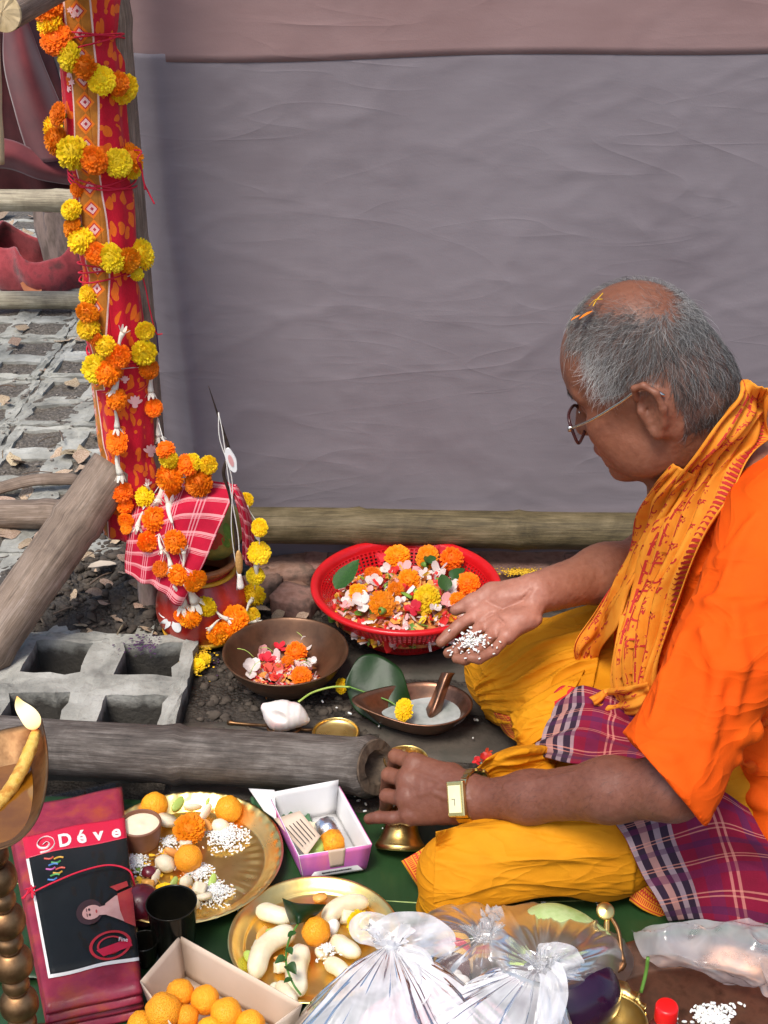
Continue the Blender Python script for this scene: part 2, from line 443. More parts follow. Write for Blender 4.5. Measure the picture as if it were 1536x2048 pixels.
MAT['brass_dull'] = M('brass_dull', (.14, .065, .03), (.30, .17, .08), (.18, .085, .04), scale=22, detail=8, rough=.46, rvar=.14, metal=1, bmp=.15, bscale=60)
MAT['gold'] = M('gold', (.72, .58, .24), (.82, .68, .32), scale=60, rough=.25, metal=1)
MAT['copper_dark'] = M('copper_dark', (.12, .06, .038), (.26, .13, .08), (.17, .095, .062), scale=26, detail=8, rough=.34, rvar=.12, metal=.85, bmp=.12, bscale=80)
MAT['clay_bowl'] = M('clay_bowl', (.10, .05, .027), (.17, .085, .045), scale=30, rough=.35, rvar=.1, metal=.55, bmp=.1, bscale=120)
MAT['basket_red'] = M('basket_red', (.62, .008, .012), (.70, .012, .018), scale=20, rough=.28, spec=.6, coat=.2, tl=.15)
MAT['laddu'] = M('laddu', (.88, .27, .006), (1.0, .40, .014), (.94, .33, .008), scale=130, detail=6, rough=.55, bmp=.5, bscale=130, bdist=.002, rnd=.08, sss=.15)
def granular(m, sc=170):
    nt = m.node_tree; b = nt.nodes['Principled BSDF']; v = nd(nt, 'TexVoronoi'); v.inputs['Scale'].default_value = sc; t = coord(nt, 'Generated'); nt.links.new(t, v.inputs['Vector'])
    r = ramp(nt, [(0, 1.0), (.55, 0.0)]); nt.links.new(v.outputs['Distance'], r.inputs[0]); bump(nt, b, r.outputs[0], .4, .035)
granular(MAT['laddu'], 22)
MAT['rice'] = M('rice', (.78, .76, .70), (.86, .85, .81), scale=80, rough=.5, rnd=.05, sss=.15)
MAT['banana'] = M('banana_flesh', (.72, .60, .38), (.80, .71, .50), (.86, .80, .62), scale=26, detail=6, rough=.5, bmp=.25, bscale=60, sss=.2, rnd=.05, stretch=(1, 1, .35))
MAT['fruit_pale'] = M('fruit_pale', (.74, .62, .42), (.84, .76, .58), scale=50, rough=.4, sss=.2, rnd=.08)
MAT['fruit_green'] = M('fruit_green', (.32, .48, .08), (.50, .60, .16), scale=40, rough=.35, rnd=.15)
MAT['fruit_orange'] = M('fruit_orange', (.70, .26, .05), (.80, .42, .12), scale=40, rough=.35, rnd=.15)
MAT['fruit_dark'] = M('fruit_dark', (.09, .008, .016), (.16, .015, .025), scale=30, rough=.25, spec=.6)
MAT['milk'] = M('milk', (.80, .78, .72), rough=.15, sss=.2)
MAT['curd'] = M('curd', (.78, .66, .46), (.84, .74, .56), scale=50, rough=.3, bmp=.15, sss=.2)
MAT['card_white'] = M('card_white', (.74, .72, .70), (.80, .79, .78), scale=15, rough=.5)
MAT['card_cream'] = M('card_cream', (.60, .46, .34), (.66, .52, .40), scale=12, rough=.65)
MAT['card_purple'] = M('card_purple', (.42, .14, .42), (.62, .16, .50), (.75, .2, .4), scale=16, rough=.35, stretch=(1, 1, .3))
MAT['black_steel'] = M('black_steel', (.012, .012, .010), (.03, .026, .015), scale=20, rough=.18, metal=.6, spec=.6)
MAT['iron'] = M('iron', (.035, .025, .02), (.09, .065, .05), scale=80, rough=.55, metal=.6, bmp=.3)
MAT['thread_red'] = M('thread_red', (.60, .01, .04), rough=.7)
MAT['thread_white'] = M('thread_white', (.75, .72, .66), rough=.7)
MAT['ink'] = M('ink', (.05, .05, .05), rough=.6)
MAT['silver_foil'] = M('silver_foil', (.72, .73, .75), (.88, .88, .9), scale=60, rough=.22, metal=1, bmp=.8, bscale=90)
MAT['conch'] = M('conch', (.72, .58, .50), (.82, .76, .70), (.78, .62, .56), scale=16, rough=.35, bmp=.1, sss=.15)
MAT['dry_leaf'] = M('dry_leaf', (.22, .13, .08), (.42, .30, .20), (.52, .42, .32), scale=22, rough=.8, rnd=.35, tl=.1)
MAT['twig'] = M('twig', (.10, .07, .05), (.2, .15, .1), scale=60, rough=.85, rnd=.3)
MAT['felt_red'] = M('felt_red', (.22, .024, .03), (.33, .042, .05), (.12, .03, .03), scale=20, detail=8, rough=.95, bmp=.7, bscale=220, sheen=.4)
MAT['drape_maroon'] = M('drape_maroon', (.035, .006, .008), (.075, .012, .015), scale=12, rough=.85)
MAT['stump'] = M('stump', (.16, .12, .10), (.30, .22, .19), (.10, .09, .1), scale=30, detail=9, rough=.9, bmp=.9, bscale=70, bdist=.004, stretch=(1, 1, .3))
MAT['potato'] = M('potato', (.48, .32, .16), (.58, .42, .24), scale=40, rough=.7)
MAT['eggplant'] = M('eggplant', (.018, .005, .02), (.03, .008, .03), scale=20, rough=.2, spec=.6)
MAT['gourd'] = M('gourd', (.22, .34, .08), (.42, .50, .22), (.30, .42, .12), scale=20, rough=.4)
MAT['bottle_red'] = M('bottle_red', (.75, .01, .01), rough=.3, spec=.5)
MAT['bottle_body'] = M('bottle_body', (.10, .02, .015), rough=.15)
MAT['white_tag'] = M('white_tag', (.8, .8, .78), rough=.5)
MAT['turmeric'] = M('turmeric', (.72, .40, .01), (.8, .5, .03), scale=60, rough=.8)

def plastic(name, tint=(.92, .93, .95), milky=.3, rough=.2, edge=.25, bmp=.2, fres=1.3, nsc=26):
    """thin polythene film: see-through, milky where it bunches, glossy creases"""
    m, nt, b, out = new_mat(name); L = nt.links; nt.nodes.remove(b)
    ob = coord(nt, 'Object'); n = noise(nt, ob, nsc, 3, .5, .6)
    tr = nd(nt, 'BsdfTransparent'); tr.inputs[0].default_value = (.97, .97, .97, 1)
    df = nd(nt, 'BsdfDiffuse'); df.inputs[0].default_value = c4(tint)
    tl = nd(nt, 'BsdfTranslucent'); tl.inputs[0].default_value = c4(tint)
    gl = nd(nt, 'BsdfGlossy'); gl.inputs['Roughness'].default_value = rough
    mx1 = nd(nt, 'MixShader'); mx1.inputs[0].default_value = .3; L.new(df.outputs[0], mx1.inputs[1]); L.new(tl.outputs[0], mx1.inputs[2])
    lw = nd(nt, 'LayerWeight'); lw.inputs[0].default_value = .35
    f = math_(nt, 'ADD', math_(nt, 'MULTIPLY', lw.outputs[1], edge), math_(nt, 'MULTIPLY', n, milky*2), True)
    mx2 = nd(nt, 'MixShader'); L.new(f, mx2.inputs[0]); L.new(tr.outputs[0], mx2.inputs[1]); L.new(mx1.outputs[0], mx2.inputs[2])
    fr = nd(nt, 'Fresnel'); fr.inputs[0].default_value = 1.4
    mx3 = nd(nt, 'MixShader'); L.new(math_(nt, 'MULTIPLY', fr.outputs[0], fres, True), mx3.inputs[0]); L.new(mx2.outputs[0], mx3.inputs[1]); L.new(gl.outputs[0], mx3.inputs[2])
    bp = nd(nt, 'Bump'); bp.inputs['Strength'].default_value = bmp; bp.inputs['Distance'].default_value = .004
    L.new(noise(nt, coord(nt, 'Object', (1, 1, 1)), 22, 3, .5, 1.5), bp.inputs['Height'])
    for q in (df, tl, gl, fr): L.new(bp.outputs[0], q.inputs['Normal'])
    L.new(mx3.outputs[0], out.inputs[0]); return m
MAT['bag_white'] = plastic('bag_white', (.97, .97, .99), .50, .18, .6, .10, 1.4)
MAT['bag_clear'] = plastic('bag_clear', (.96, .96, .98), .08, .28, .40, .10, .9)
MAT['bag_haze'] = plastic('bag_haze', (.95, .96, .98), .26, .14, .5, .15, 1.6)
MAT['film'] = plastic('film', (.9, .9, .92), .0, .05, .01, .12, .42, 8)

def cloth_plaid(name, base, warp, weft, scale_u=1, scale_v=1, rough=.8, weave=400):
    """warp / weft: lists of (start, end, colour, strength) on 0..1 of one repeat of u / v"""
    m, nt, b, out = new_mat(name); L = nt.links
    uv = nd(nt, 'TexCoord'); sp = nd(nt, 'SeparateXYZ'); L.new(uv.outputs['UV'], sp.inputs[0]); col = None
    cur = c4(base); cur_sock = None
    for ax, bands, s in ((0, warp, scale_u), (1, weft, scale_v)):
        t = math_(nt, 'FRACT', math_(nt, 'MULTIPLY', sp.outputs[ax], s))
        for (a, e, c, st) in bands:
            g = math_(nt, 'MULTIPLY', math_(nt, 'MULTIPLY', math_(nt, 'GREATER_THAN', t, a), math_(nt, 'LESS_THAN', t, e)), st)
            cur_sock = mixc(nt, cur_sock if cur_sock is not None else base, c, g)
    n = noise(nt, coord(nt, 'Object'), 30, 5); r = ramp(nt, [(.3, (.8, .8, .8)), (.7, (1.1, 1.1, 1.1))]); L.new(n, r.inputs[0])
    cur_sock = mixc(nt, cur_sock, r.outputs[0], 1.0, 'MULTIPLY'); L.new(cur_sock, b.inputs['Base Color'])
    b.inputs['Roughness'].default_value = rough; b.inputs['Specular IOR Level'].default_value = .2; b.inputs['Sheen Weight'].default_value = .03
    bump(nt, b, noise(nt, coord(nt, 'Object'), weave, 3), .25, .001); return m
# ================================================================== ground, paving, backdrop, bamboo
def ground_h(x, y):
    x = np.asarray(x, float); y = np.asarray(y, float)
    p = np.stack([x*14, y*14, x*0], -1)
    n = fbm(p, 5, 3); n2 = fbm(p*4.1, 3, 9)
    ss = lambda a, b, t: (lambda u: u*u*(3-2*u))(np.clip((t-a)/(b-a), 0, 1))
    left = 1-ss(-.40, -.34, x)
    z = -.006+.004*n+.002*n2
    near = (1-ss(-.335, -.305, x))*(1-ss(1.84, 1.90, y))
    z = z-near*.12+near*.01*n                      # open paver cells: the bed lies deep
    far = left*ss(1.90, 1.96, y)
    z = z+far*(.007*n+.003*n2+.0125)                # cells filled with earth and litter
    mid = left*ss(1.86, 1.94, y)*(1-ss(2.06, 2.20, y))*ss(-.70, -.60, x)
    z = z+mid*(.030+.020*n+.010*n2)                # heaped soil behind the pot
    work = (1-left)*ss(1.98, 2.06, y)
    z = z+work*(.012*n+.006*n2)
    return z
xs = np.concatenate([[-220, -80, -30, -12, -6, -3.5, -2.2], np.arange(-1.5, 0.9, .012), [1.2, 2, 3.5, 6, 12, 30, 80, 220]])
ys = np.concatenate([[-60, -20, -6, -2, 0, .5, .8], np.arange(1.0, 3.9, .014), np.arange(3.95, 6, .1), [7, 9, 12, 18, 30, 60, 120, 400]])
XX, YY = np.meshgrid(xs, ys); ZZ = ground_h(XX, YY)
GV = np.stack([XX, YY, ZZ], -1).reshape(-1, 3); gi = np.arange(len(GV)).reshape(XX.shape)
GFc = np.stack([gi[:-1, :-1], gi[:-1, 1:], gi[1:, 1:], gi[1:, :-1]], -1).reshape(-1, 4)
def ground_mat():
    m, nt, b, out = new_mat('soil'); L = nt.links; co = coord(nt, 'Object')
    n = noise(nt, co, 18, 9, .7); n2 = noise(nt, co, 130, 6, .7); n3 = noise(nt, co, 5, 6)
    r = ramp(nt, [(.3, (.014, .011, .008)), (.5, (.042, .033, .025)), (.72, (.11, .09, .07))]); L.new(n, r.inputs[0])
    rl = ramp(nt, [(.3, (.045, .039, .031)), (.5, (.13, .112, .09)), (.7, (.28, .25, .215))]); L.new(n2, rl.inputs[0])
    sp = nd(nt, 'SeparateXYZ'); L.new(co, sp.inputs[0])
    t = math_(nt, 'ADD', sp.outputs[0], math_(nt, 'MULTIPLY', math_(nt, 'SUBTRACT', n3, .5), .5))
    mr = nd(nt, 'MapRange'); mr.inputs[1].default_value = -.30; mr.inputs[2].default_value = -.48; L.new(t, mr.inputs[0])
    mr2 = nd(nt, 'MapRange'); mr2.inputs[1].default_value = 1.88; mr2.inputs[2].default_value = 2.25; L.new(sp.outputs[1], mr2.inputs[0])
    cc = mixc(nt, r.outputs[0], rl.outputs[0], math_(nt, 'MULTIPLY', mr.outputs[0], mr2.outputs[0]))
    v = nd(nt, 'TexVoronoi'); v.inputs['Scale'].default_value = 160; L.new(co, v.inputs['Vector'])
    sv = ramp(nt, [(.0, (1.25, 1.22, 1.15)), (.5, (.75, .72, .7))]); L.new(v.outputs['Distance'], sv.inputs[0])
    L.new(mixc(nt, cc, sv.outputs[0], .8, 'MULTIPLY'), b.inputs['Base Color'])
    rr = ramp(nt, [(.35, .45), (.6, .9)]); L.new(n, rr.inputs[0]); L.new(rr.outputs[0], b.inputs['Roughness'])
    bump(nt, b, math_(nt, 'ADD', n2, v.outputs['Distance']), .9, .004); return m
MAT['soil'] = ground_mat()
ground = mk('ground', GV, GFc, MAT['soil'], origin=(0, 0, 0)); tag(ground, kind='structure')

# concrete grid pavers, each block with six open cells
pavement = thing('pavement', (-.38, 1.9, 0), 'grey concrete grid paving with open cells', 'pavement'); tag(pavement, kind='structure')
del pavement['category']
def paver_mesh(seed, nx=3, ny=2, pit=.146, rib=.054, h=.075):
    """slab with square openings whose walls slope; edges nibbled"""
    rr = np.random.default_rng(seed); w, d = nx*pit-.006, ny*pit-.006; bm = bmesh.new()
    lx = [-w/2]; ly = [-d/2]
    for i in range(nx):
        c = -w/2+pit*(i+.5)-.003; s = (pit-rib)/2; lx += [c-s, c+s]
    for i in range(ny):
        c = -d/2+pit*(i+.5)-.003; s = (pit-rib)/2; ly += [c-s, c+s]
    lx.append(w/2); ly.append(d/2)
    def sub(a, k=4):
        o = []
        for i in range(len(a)-1): o += [a[i]+(a[i+1]-a[i])*j/k for j in range(k)]
        return o+[a[-1]]
    X, Y = sub(lx), sub(ly); hole = lambda i, j: (i//4) % 2 == 1 and (j//4) % 2 == 1
    top = {}; bot = {}
    def vt(i, j):
        if (i, j) not in top:
            jx, jy, jz = rr.normal(0, .0022, 3)
            top[(i, j)] = bm.verts.new((X[i]+jx, Y[j]+jy, jz*.8)); bot[(i, j)] = bm.verts.new((X[i]+jx*.5, Y[j]+jy*.5, -h))
        return top[(i, j)]
    for i in range(len(X)-1):
        for j in range(len(Y)-1):
            if hole(i, j): continue
            bm.faces.new([vt(i, j), vt(i+1, j), vt(i+1, j+1), vt(i, j+1)])
    for e in [e for e in bm.edges if len(e.link_faces) == 1]:
        a, b2 = e.verts; inv = {v: k for k, v in top.items()}
        l = e.link_loops[0] if e.link_loops else None
        v0, v1 = (l.vert, l.link_loop_next.vert)
        bm.faces.new([v1, v0, bot[inv[v0]], bot[inv[v1]]])
    be = [e for e in bm.edges if abs(e.calc_face_angle(0)) > .9 and all(v.co.z > -.02 for v in e.verts)]
    bmesh.ops.bevel(bm, geom=be, offset=.005, segments=2, affect='EDGES', profile=.6)
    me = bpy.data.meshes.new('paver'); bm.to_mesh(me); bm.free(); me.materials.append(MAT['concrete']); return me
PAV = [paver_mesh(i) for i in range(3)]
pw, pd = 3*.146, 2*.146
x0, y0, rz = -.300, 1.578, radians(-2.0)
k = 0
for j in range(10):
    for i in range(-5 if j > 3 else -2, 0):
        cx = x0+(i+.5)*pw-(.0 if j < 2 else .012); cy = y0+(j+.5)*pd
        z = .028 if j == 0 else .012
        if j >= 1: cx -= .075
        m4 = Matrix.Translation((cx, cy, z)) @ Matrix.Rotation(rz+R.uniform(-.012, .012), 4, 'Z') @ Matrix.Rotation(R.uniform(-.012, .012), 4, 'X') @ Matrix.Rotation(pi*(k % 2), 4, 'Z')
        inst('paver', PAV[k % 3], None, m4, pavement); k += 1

# dark stone flags the vessels stand on, and bricks along the foot of the cloth
MAT['flag'] = M('flagstone', (.045, .036, .028), (.09, .074, .058), (.06, .055, .042), scale=12, detail=9, rough=.75, rvar=.15, bmp=.7, bscale=45, bdist=.004, rnd=.15)
def rough_block(name, c, d, rz, mat, parent, seed, bev=.006, amp=.003):
    bm = bmesh.new(); bmesh.ops.create_cube(bm, size=1)
    for v in bm.verts: v.co = Vector((v.co.x*d[0], v.co.y*d[1], v.co.z*d[2]))
    bmesh.ops.bevel(bm, geom=list(bm.edges), offset=bev, segments=2, affect='EDGES')
    bmesh.ops.subdivide_edges(bm, edges=[e for e in bm.edges if e.calc_length() > .03], cuts=4, use_grid_fill=True)
    rr = random.Random(seed)
    for v in bm.verts:
        n = vnoise(np.array([[v.co.x*30+seed, v.co.y*30, v.co.z*30]]), seed)[0]; v.co += v.co.normalized()*n*amp*2
        v.co.z += vnoise(np.array([[v.co.x*50+seed, v.co.y*50, 3.]]), seed)[0]*amp
    me = bpy.data.meshes.new(name); bm.to_mesh(me); bm.free(); me.materials.append(mat)
    for p in me.polygons: p.use_smooth = True
    return inst(name, me, None, Matrix.Translation(c) @ Matrix.Rotation(rz, 4, 'Z'), parent)
for i, (px, py, dx, dy, rz_) in enumerate([(820, 1325, .34, .09, .02), (880, 1480, .36, .10, -.02), (1000, 1395, .30, .085, .03), (560, 1470, .30, .09, .05), (700, 1560, .5, .07, 0), (1020, 1250, .3, .1, .0)]):
    p = PZ(px, py); rough_block('flagstone', (p.x, p.y, -.014), (dx, dy, .022), rz_, MAT['flag'], ground, 50+i, .004, .0016)
bx = [(565, 1140, .11, .07, .25), (655, 1128, .09, .07, .1), (1060, 1128, .20, .085, -.05), (1215, 1128, .16, .085, .03), (590, 1195, .075, .06, -.4), (520, 1165, .07, .05, .7), (760, 1120, .2, .08, .02), (905, 1122, .2, .08, -.02)]
for i, (px, py, dx, dy, rz_) in enumerate(bx):
    p = PZ(px, py, .02); rough_block('brick', (p.x, p.y, .008), (dx, dy, .05), rz_, MAT['brick'], ground, 80+i, .005, .0014)

# ---- backdrop cloth: grey panel sewn to a dusty pink one
def backdrop_mat(name, a, b_, st=1):
    m, nt, b, out = new_mat(name); L = nt.links; co = coord(nt, 'Object')
    n = noise(nt, co, 2.6, 7, .6, .8); n2 = noise(nt, coord(nt, 'Object', (1, 1, 5)), 9, 6, .6, .5)
    r = ramp(nt, [(.3, a), (.7, b_)]); L.new(math_(nt, 'ADD', math_(nt, 'MULTIPLY', n, .7), math_(nt, 'MULTIPLY', n2, .3)), r.inputs[0])
    sp = noise(nt, co, 3.3, 4, .5); rs = ramp(nt, [(.66, (1, 1, 1)), (.78, (1.28, 1.2, 1.2))]); L.new(sp, rs.inputs[0])   # washed-out stains
    L.new(mixc(nt, r.outputs[0], rs.outputs[0], 1, 'MULTIPLY'), b.inputs['Base Color'])
    b.inputs['Roughness'].default_value = .85; b.inputs['Specular IOR Level'].default_value = .2; b.inputs['Sheen Weight'].default_value = .2
    def crease(rot, sc, stv, p):
        mq = nd(nt, 'Mapping'); mq.inputs['Scale'].default_value = (1, 1, stv); mq.inputs['Rotation'].default_value = (0, rot, 0); L.new(co, mq.inputs[0])
        q = noise(nt, mq.outputs[0], sc, 2, .4, .35); return math_(nt, 'POWER', math_(nt, 'SUBTRACT', 1.0, math_(nt, 'ABSOLUTE', math_(nt, 'SUBTRACT', math_(nt, 'MULTIPLY', q, 2.0), 1.0))), p)
    cre = math_(nt, 'ADD', math_(nt, 'MULTIPLY', crease(.30, 1.5, 4.2, 30), .7), math_(nt, 'ADD', math_(nt, 'MULTIPLY', crease(.12, 2.6, 5.0, 26), .35), math_(nt, 'MULTIPLY', crease(-.5, 2.0, 3.6, 28), .35)))
    msk = ramp(nt, [(.42, 0.05), (.62, 1.0)]); L.new(noise(nt, co, 3.1, 3), msk.inputs[0]); cre = math_(nt, 'MULTIPLY', cre, msk.outputs[0])
    fine = noise(nt, coord(nt, 'Object', (1, 1, 3)), 30, 5, .6, 1.5); weave = noise(nt, co, 500, 2)
    hgt = math_(nt, 'ADD', math_(nt, 'MULTIPLY', cre, .8), math_(nt, 'ADD', math_(nt, 'MULTIPLY', fine, .10), math_(nt, 'MULTIPLY', weave, .12)))
    bump(nt, b, hgt, .26, .006); return m
MAT['backdrop'] = backdrop_mat('backdrop_grey', (.178, .150, .164), (.250, .220, .236))
MAT['backdrop_pink'] = backdrop_mat('backdrop_pink', (.245, .150, .142), (.325, .215, .205))
BY = 2.15
def cloth_y(x, z):
    P = np.stack([x*2.2+z*1.2, z*3.0-x*.8, x*0], -1)
    r1 = 1-np.abs(fbm(P, 3, 21)); r2 = 1-np.abs(fbm(np.stack([x*4+z*3.2, z*9-x*3, x*0+5], -1), 3, 33))
    r3 = 1-np.abs(fbm(np.stack([x*5-z*4, z*11+x*4, x*0+9], -1), 3, 44))
    return -.0012*r1-.0013*r2**14-.0013*r3**14
def seam_z(x): return .888+.016*(x+.4)+.003*np.sin(x*9)
back = thing('backdrop_cloth', (.5, BY, .0), 'tall wrinkled grey mauve cloth screen with dusty pink top, hung behind the man', 'cloth screen')
xs = np.concatenate([np.linspace(-.425, -.33, 16)[:-1], np.linspace(-.33, 1.35, 190)]); zs = np.linspace(.02, 1, 120)
U, V = np.meshgrid(xs, zs); ztop = seam_z(U); Z = .02+(V-.02)/.98*(ztop-.02)
edge = np.exp(-((U+.42)/.03)**2)*.025-np.exp(-((U+.355)/.014)**2)*.010*np.clip(1.2-Z*.6, 0, 1)
lean = (Z < .12)*(Z-.12)*.15
Yc = BY+cloth_y(U, Z)+edge-.002+lean
sheet('grey_panel', np.stack([U-.03*np.clip(.35-Z, 0, 1)*np.exp(-((U+.40)/.1)**2)*0+.05*np.clip(1-Z/.9, 0, 1)*np.exp(-((U+.42)/.12)**2), Yc, Z], -1), MAT['backdrop'], back, .0012)
zs2 = np.linspace(0, 1, 90); U, V = np.meshgrid(xs, zs2); Z = seam_z(U)-.012+V*(1.9-.86)
Yc = BY+cloth_y(U, Z)+np.exp(-((U+.40)/.03)**2)*.035-.0030
sheet('pink_panel', np.stack([U, Yc, Z], -1), MAT['backdrop_pink'], back, .0012)

# ---- bamboo poles
def bamboo(name, a, b_, r, mat, label, nodes=(), ends=('', ''), bend=0.0, seed=1, cat='bamboo pole', group=None, swell=.10, taper=0.0, slant=0.0):
    a, b_ = Vector(a), Vector(b_); L = (b_-a).length; n = max(24, int(L/.012)); d = (b_-a).normalized()
    side = d.cross(Vector((0, 0, 1))).normalized(); up = side.cross(d); path, rad = [], []
    for i in range(n+1):
        t = i/n; s = t*L
        q = 1.0-taper*t
        for nn in nodes:
            e = (s-nn*L); q += swell*math.exp(-(e/.012)**2)-.05*math.exp(-((e-.012)/.004)**2)
        path.append(a+d*s+up*(sin(pi*t)*bend)+side*.002*sin(s*9+seed)); rad.append(r*q)
    wob = lambda i, j: 1+.02*sin(j*1.3+seed+i*.05)+.012*sin(j*2.7+i*.21+seed*2)
    root = thing(name, tuple(a), label, cat, group)
    def sl_(c, p, w=1.0): return p+d*(((p-c).dot(Vector((0, -.8, .6))))*-slant*w)
    mb = MB(); mb.tube(path, rad, 28, caps=not any(ends), wob=wob)
    if slant:
        for q in range(4):
            i = n-q; w = (1, .75, .5, .25)[q]
            for j in range(28): k_ = i*28+j; mb.v[k_] = tuple(sl_(path[i], Vector(mb.v[k_]), w))
    mb.obj('culm', mat, root)
    for e, kind in zip((0, 1), ends):
        if not kind: continue
        c = path[0] if e == 0 else path[-1]; dd = -d if e == 0 else d; rr = (rad[0] if e == 0 else rad[-1]); q = frame_to(dd)
        seg = 28; vs, fs = [], []; rg = random.Random(seed)
        prof = [(1.0, 0), (.97, .002), (.62, .001), (.56, -.002), (.52, -.09), (.0, -.09)] if kind == 'hollow' else [(1.0, 0), (.96, .0025), (.5, .003), (.0, .003)]
        for (f_, z) in prof:
            for j in range(seg):
                t = 2*pi*j/seg; jj = 1+rg.uniform(-.03, .03) if 0 < f_ < .9 else 1.
                vs.append(c+(q @ Vector((cos(t)*rr*f_*jj, sin(t)*rr*f_*jj, z+rg.uniform(-.0008, .0008)*(f_ < 1)))))
        for i in range(len(prof)-1):
            for j in range(seg): fs.append((i*seg+j, i*seg+(j+1) % seg, (i+1)*seg+(j+1) % seg, (i+1)*seg+j))
        if slant: vs = [sl_(c, v) for v in vs]
        mk('cut_end', vs, fs, MAT['cut_wood'] if kind == 'hollow' else MAT['pith'], root, smooth=False)
    return root
# bar along the foot of the cloth
a, b_ = PY(440, 1050, 2.085), PY(1700, 1070, 2.085)
bamboo('bamboo_pole', a, b_, .0325, MAT['bamboo_olive'], 'olive brown bamboo bar along the foot of the grey cloth', nodes=(.22, .475, .70, .93), seed=3)
# big weathered pole in the foreground with its hollow sawn end
a, b_ = PY(-260, 1478, 1.50), PY(755, 1534, 1.50)
a.z = .070; b_.z = .066
a = PY(-260, 1482, 1.575); a.z = max(a.z, .042); b_ = PY(752, 1536, 1.475)
bamboo('bamboo_pole', a, b_, .0385, MAT['bamboo_grey'], 'thick grey weathered bamboo pole with hollow sawn end lying across the foreground', nodes=(.62, .985), ends=('', 'hollow'), seed=5, swell=.11, slant=.55)
# brace leaning from the post
a, b_ = PY(232, 935, 1.96), PY(-130, 1440, 1.72)
bamboo('bamboo_pole', a, b_, .040, MAT['bamboo_brown'], 'smooth brown bamboo brace slanting from the wrapped post to the lower left', nodes=(.22, .72), seed=8, swell=.10)
# rails behind the post, left
bamboo('bamboo_pole', (PY(-420, 1030, 2.27).x, 2.27, .038), (PY(178, 1030, 2.27).x, 2.27, .040), .027, MAT['bamboo_brown'], 'brown bamboo rail lying on the paving behind the slanting brace', nodes=(.3, .86), seed=11)
p = PZ(100, 628); bamboo('bamboo_pole', (p.x-1.2, p.y, .04), (p.x+.45, p.y-.02, .045), .024, MAT['bamboo_pale'], 'thin pale bamboo rail lying on the paving below the red felt', nodes=(.35, .8), seed=13)
p = PY(60, 402, 3.0); bamboo('bamboo_pole', (p.x-1.2, 3.0, p.z), (p.x+.30, 3.0, p.z+.002), .0245, MAT['bamboo_pale'], 'pale bamboo rail at knee height below the maroon drape', nodes=(.10, .843), seed=15)
p = PY(8, 24, 1.70); bamboo('bamboo_pole', p+Vector((.060, .30, .036)), p, .024, MAT['bamboo_brown'], 'short pale sawn bamboo end at the top left corner', ends=('', 'solid'), seed=17, cat='bamboo pole')
MAT['peeled'] = bamboo_mat('peeled_wood', (.62, .46, .26), (.74, .60, .38), (.42, .30, .16))
mb = MB(); pth = smooth_path([PY(-22, 60, 1.66), PY(-10, 170, 1.66), PY(-8, 250, 1.66), PY(-1, 328, 1.66)], 24)
mb.tube(pth, list(cr([.012, .0085, .0075, .0085, .006], 24)[:, 0]), 12); o = mb.obj('peeled_stick', MAT['peeled']); tag(o, 'pale peeled stick hanging at the left edge of the picture', 'stick')

# ---- stump with red felt ring, maroon drape and dark things at upper left
p = PZ(118, 585); root = thing('wooden_stump', (p.x, p.y, 0), 'grey wooden post stump standing in a ring of red felt', 'stump')
mb = MB(); pth = [Vector((p.x+.01*sin(i), p.y+.06, -.02+i*.05)) for i in range(16)]; mb.tube(pth, [.062, .06, .056, .054, .055]+[.052]*11, 22, wob=lambda i, j: 1+.05*sin(j*1.9+i*.3)+.03*sin(j*4.1)); mb.obj('trunk', MAT['stump'], root)
cx, cy = p.x+.01, p.y+.06; n, rows = 72, 14; V = np.zeros((rows, n+1, 3))
for j in range(n+1):
    t = 2*pi*j/n
    for i in range(rows):
        s = i/(rows-1); rad = .115+.035*sin(2*t+1)+.02*sin(3*t)+.012*sin(7*t+s*3)
        fold = .02*sin(s*pi)+.012*(1-s)
        V[i, j] = (cx+(rad+fold)*cos(t)*1.25-.02, cy+(rad+fold)*sin(t)*.9, .012+s*(.125+.03*sin(2*t+2)+.012*sin(5*t))-.006*sin(9*t)*s)
o = sheet('felt_cloth', V, MAT['felt_red'], None, .006); tag(o, 'dusty red felt cloth wound round the foot of the grey stump', 'cloth')
def drape(name, ctrl, mat, label, pleats, amp, nu=60, nv=40, seed=0, parent=None):
    P = grid_surf(ctrl, nu, nv); u = np.linspace(0, 1, nu+1)[None, :]; v = np.linspace(0, 1, nv+1)[:, None]
    P[..., 1] += amp*np.sin(u*pleats*2*pi+seed+1.2*np.sin(v*3+seed))*(.5+.5*v)+amp*.4*np.sin(u*pleats*5.3+v*6)
    o = sheet(name, P, mat, parent, .002)
    if parent is None: tag(o, label, 'drape')
    return o
Yd = 3.35
drape('maroon_drape', [[PY(-160, 60, Yd), PY(-20, 55, Yd), PY(40, 70, Yd-.05), PY(60, 20, Yd)], [PY(-160, 180, Yd), PY(-10, 150, Yd), PY(70, 180, Yd-.06), PY(120, 150, Yd)], [PY(-160, 300, Yd), PY(0, 280, Yd), PY(90, 290, Yd-.05), PY(160, 290, Yd)], [PY(-160, 430, Yd), PY(10, 420, Yd), PY(110, 420, Yd), PY(220, 420, Yd)]], MAT['drape_maroon'], 'dark maroon cloth hanging in slanting folds at upper left', 2.6, .035, seed=2)
MAT['maroon_light'] = M('maroon_light', (.10, .012, .018), (.15, .022, .026), scale=14, rough=.85, sheen=.3)
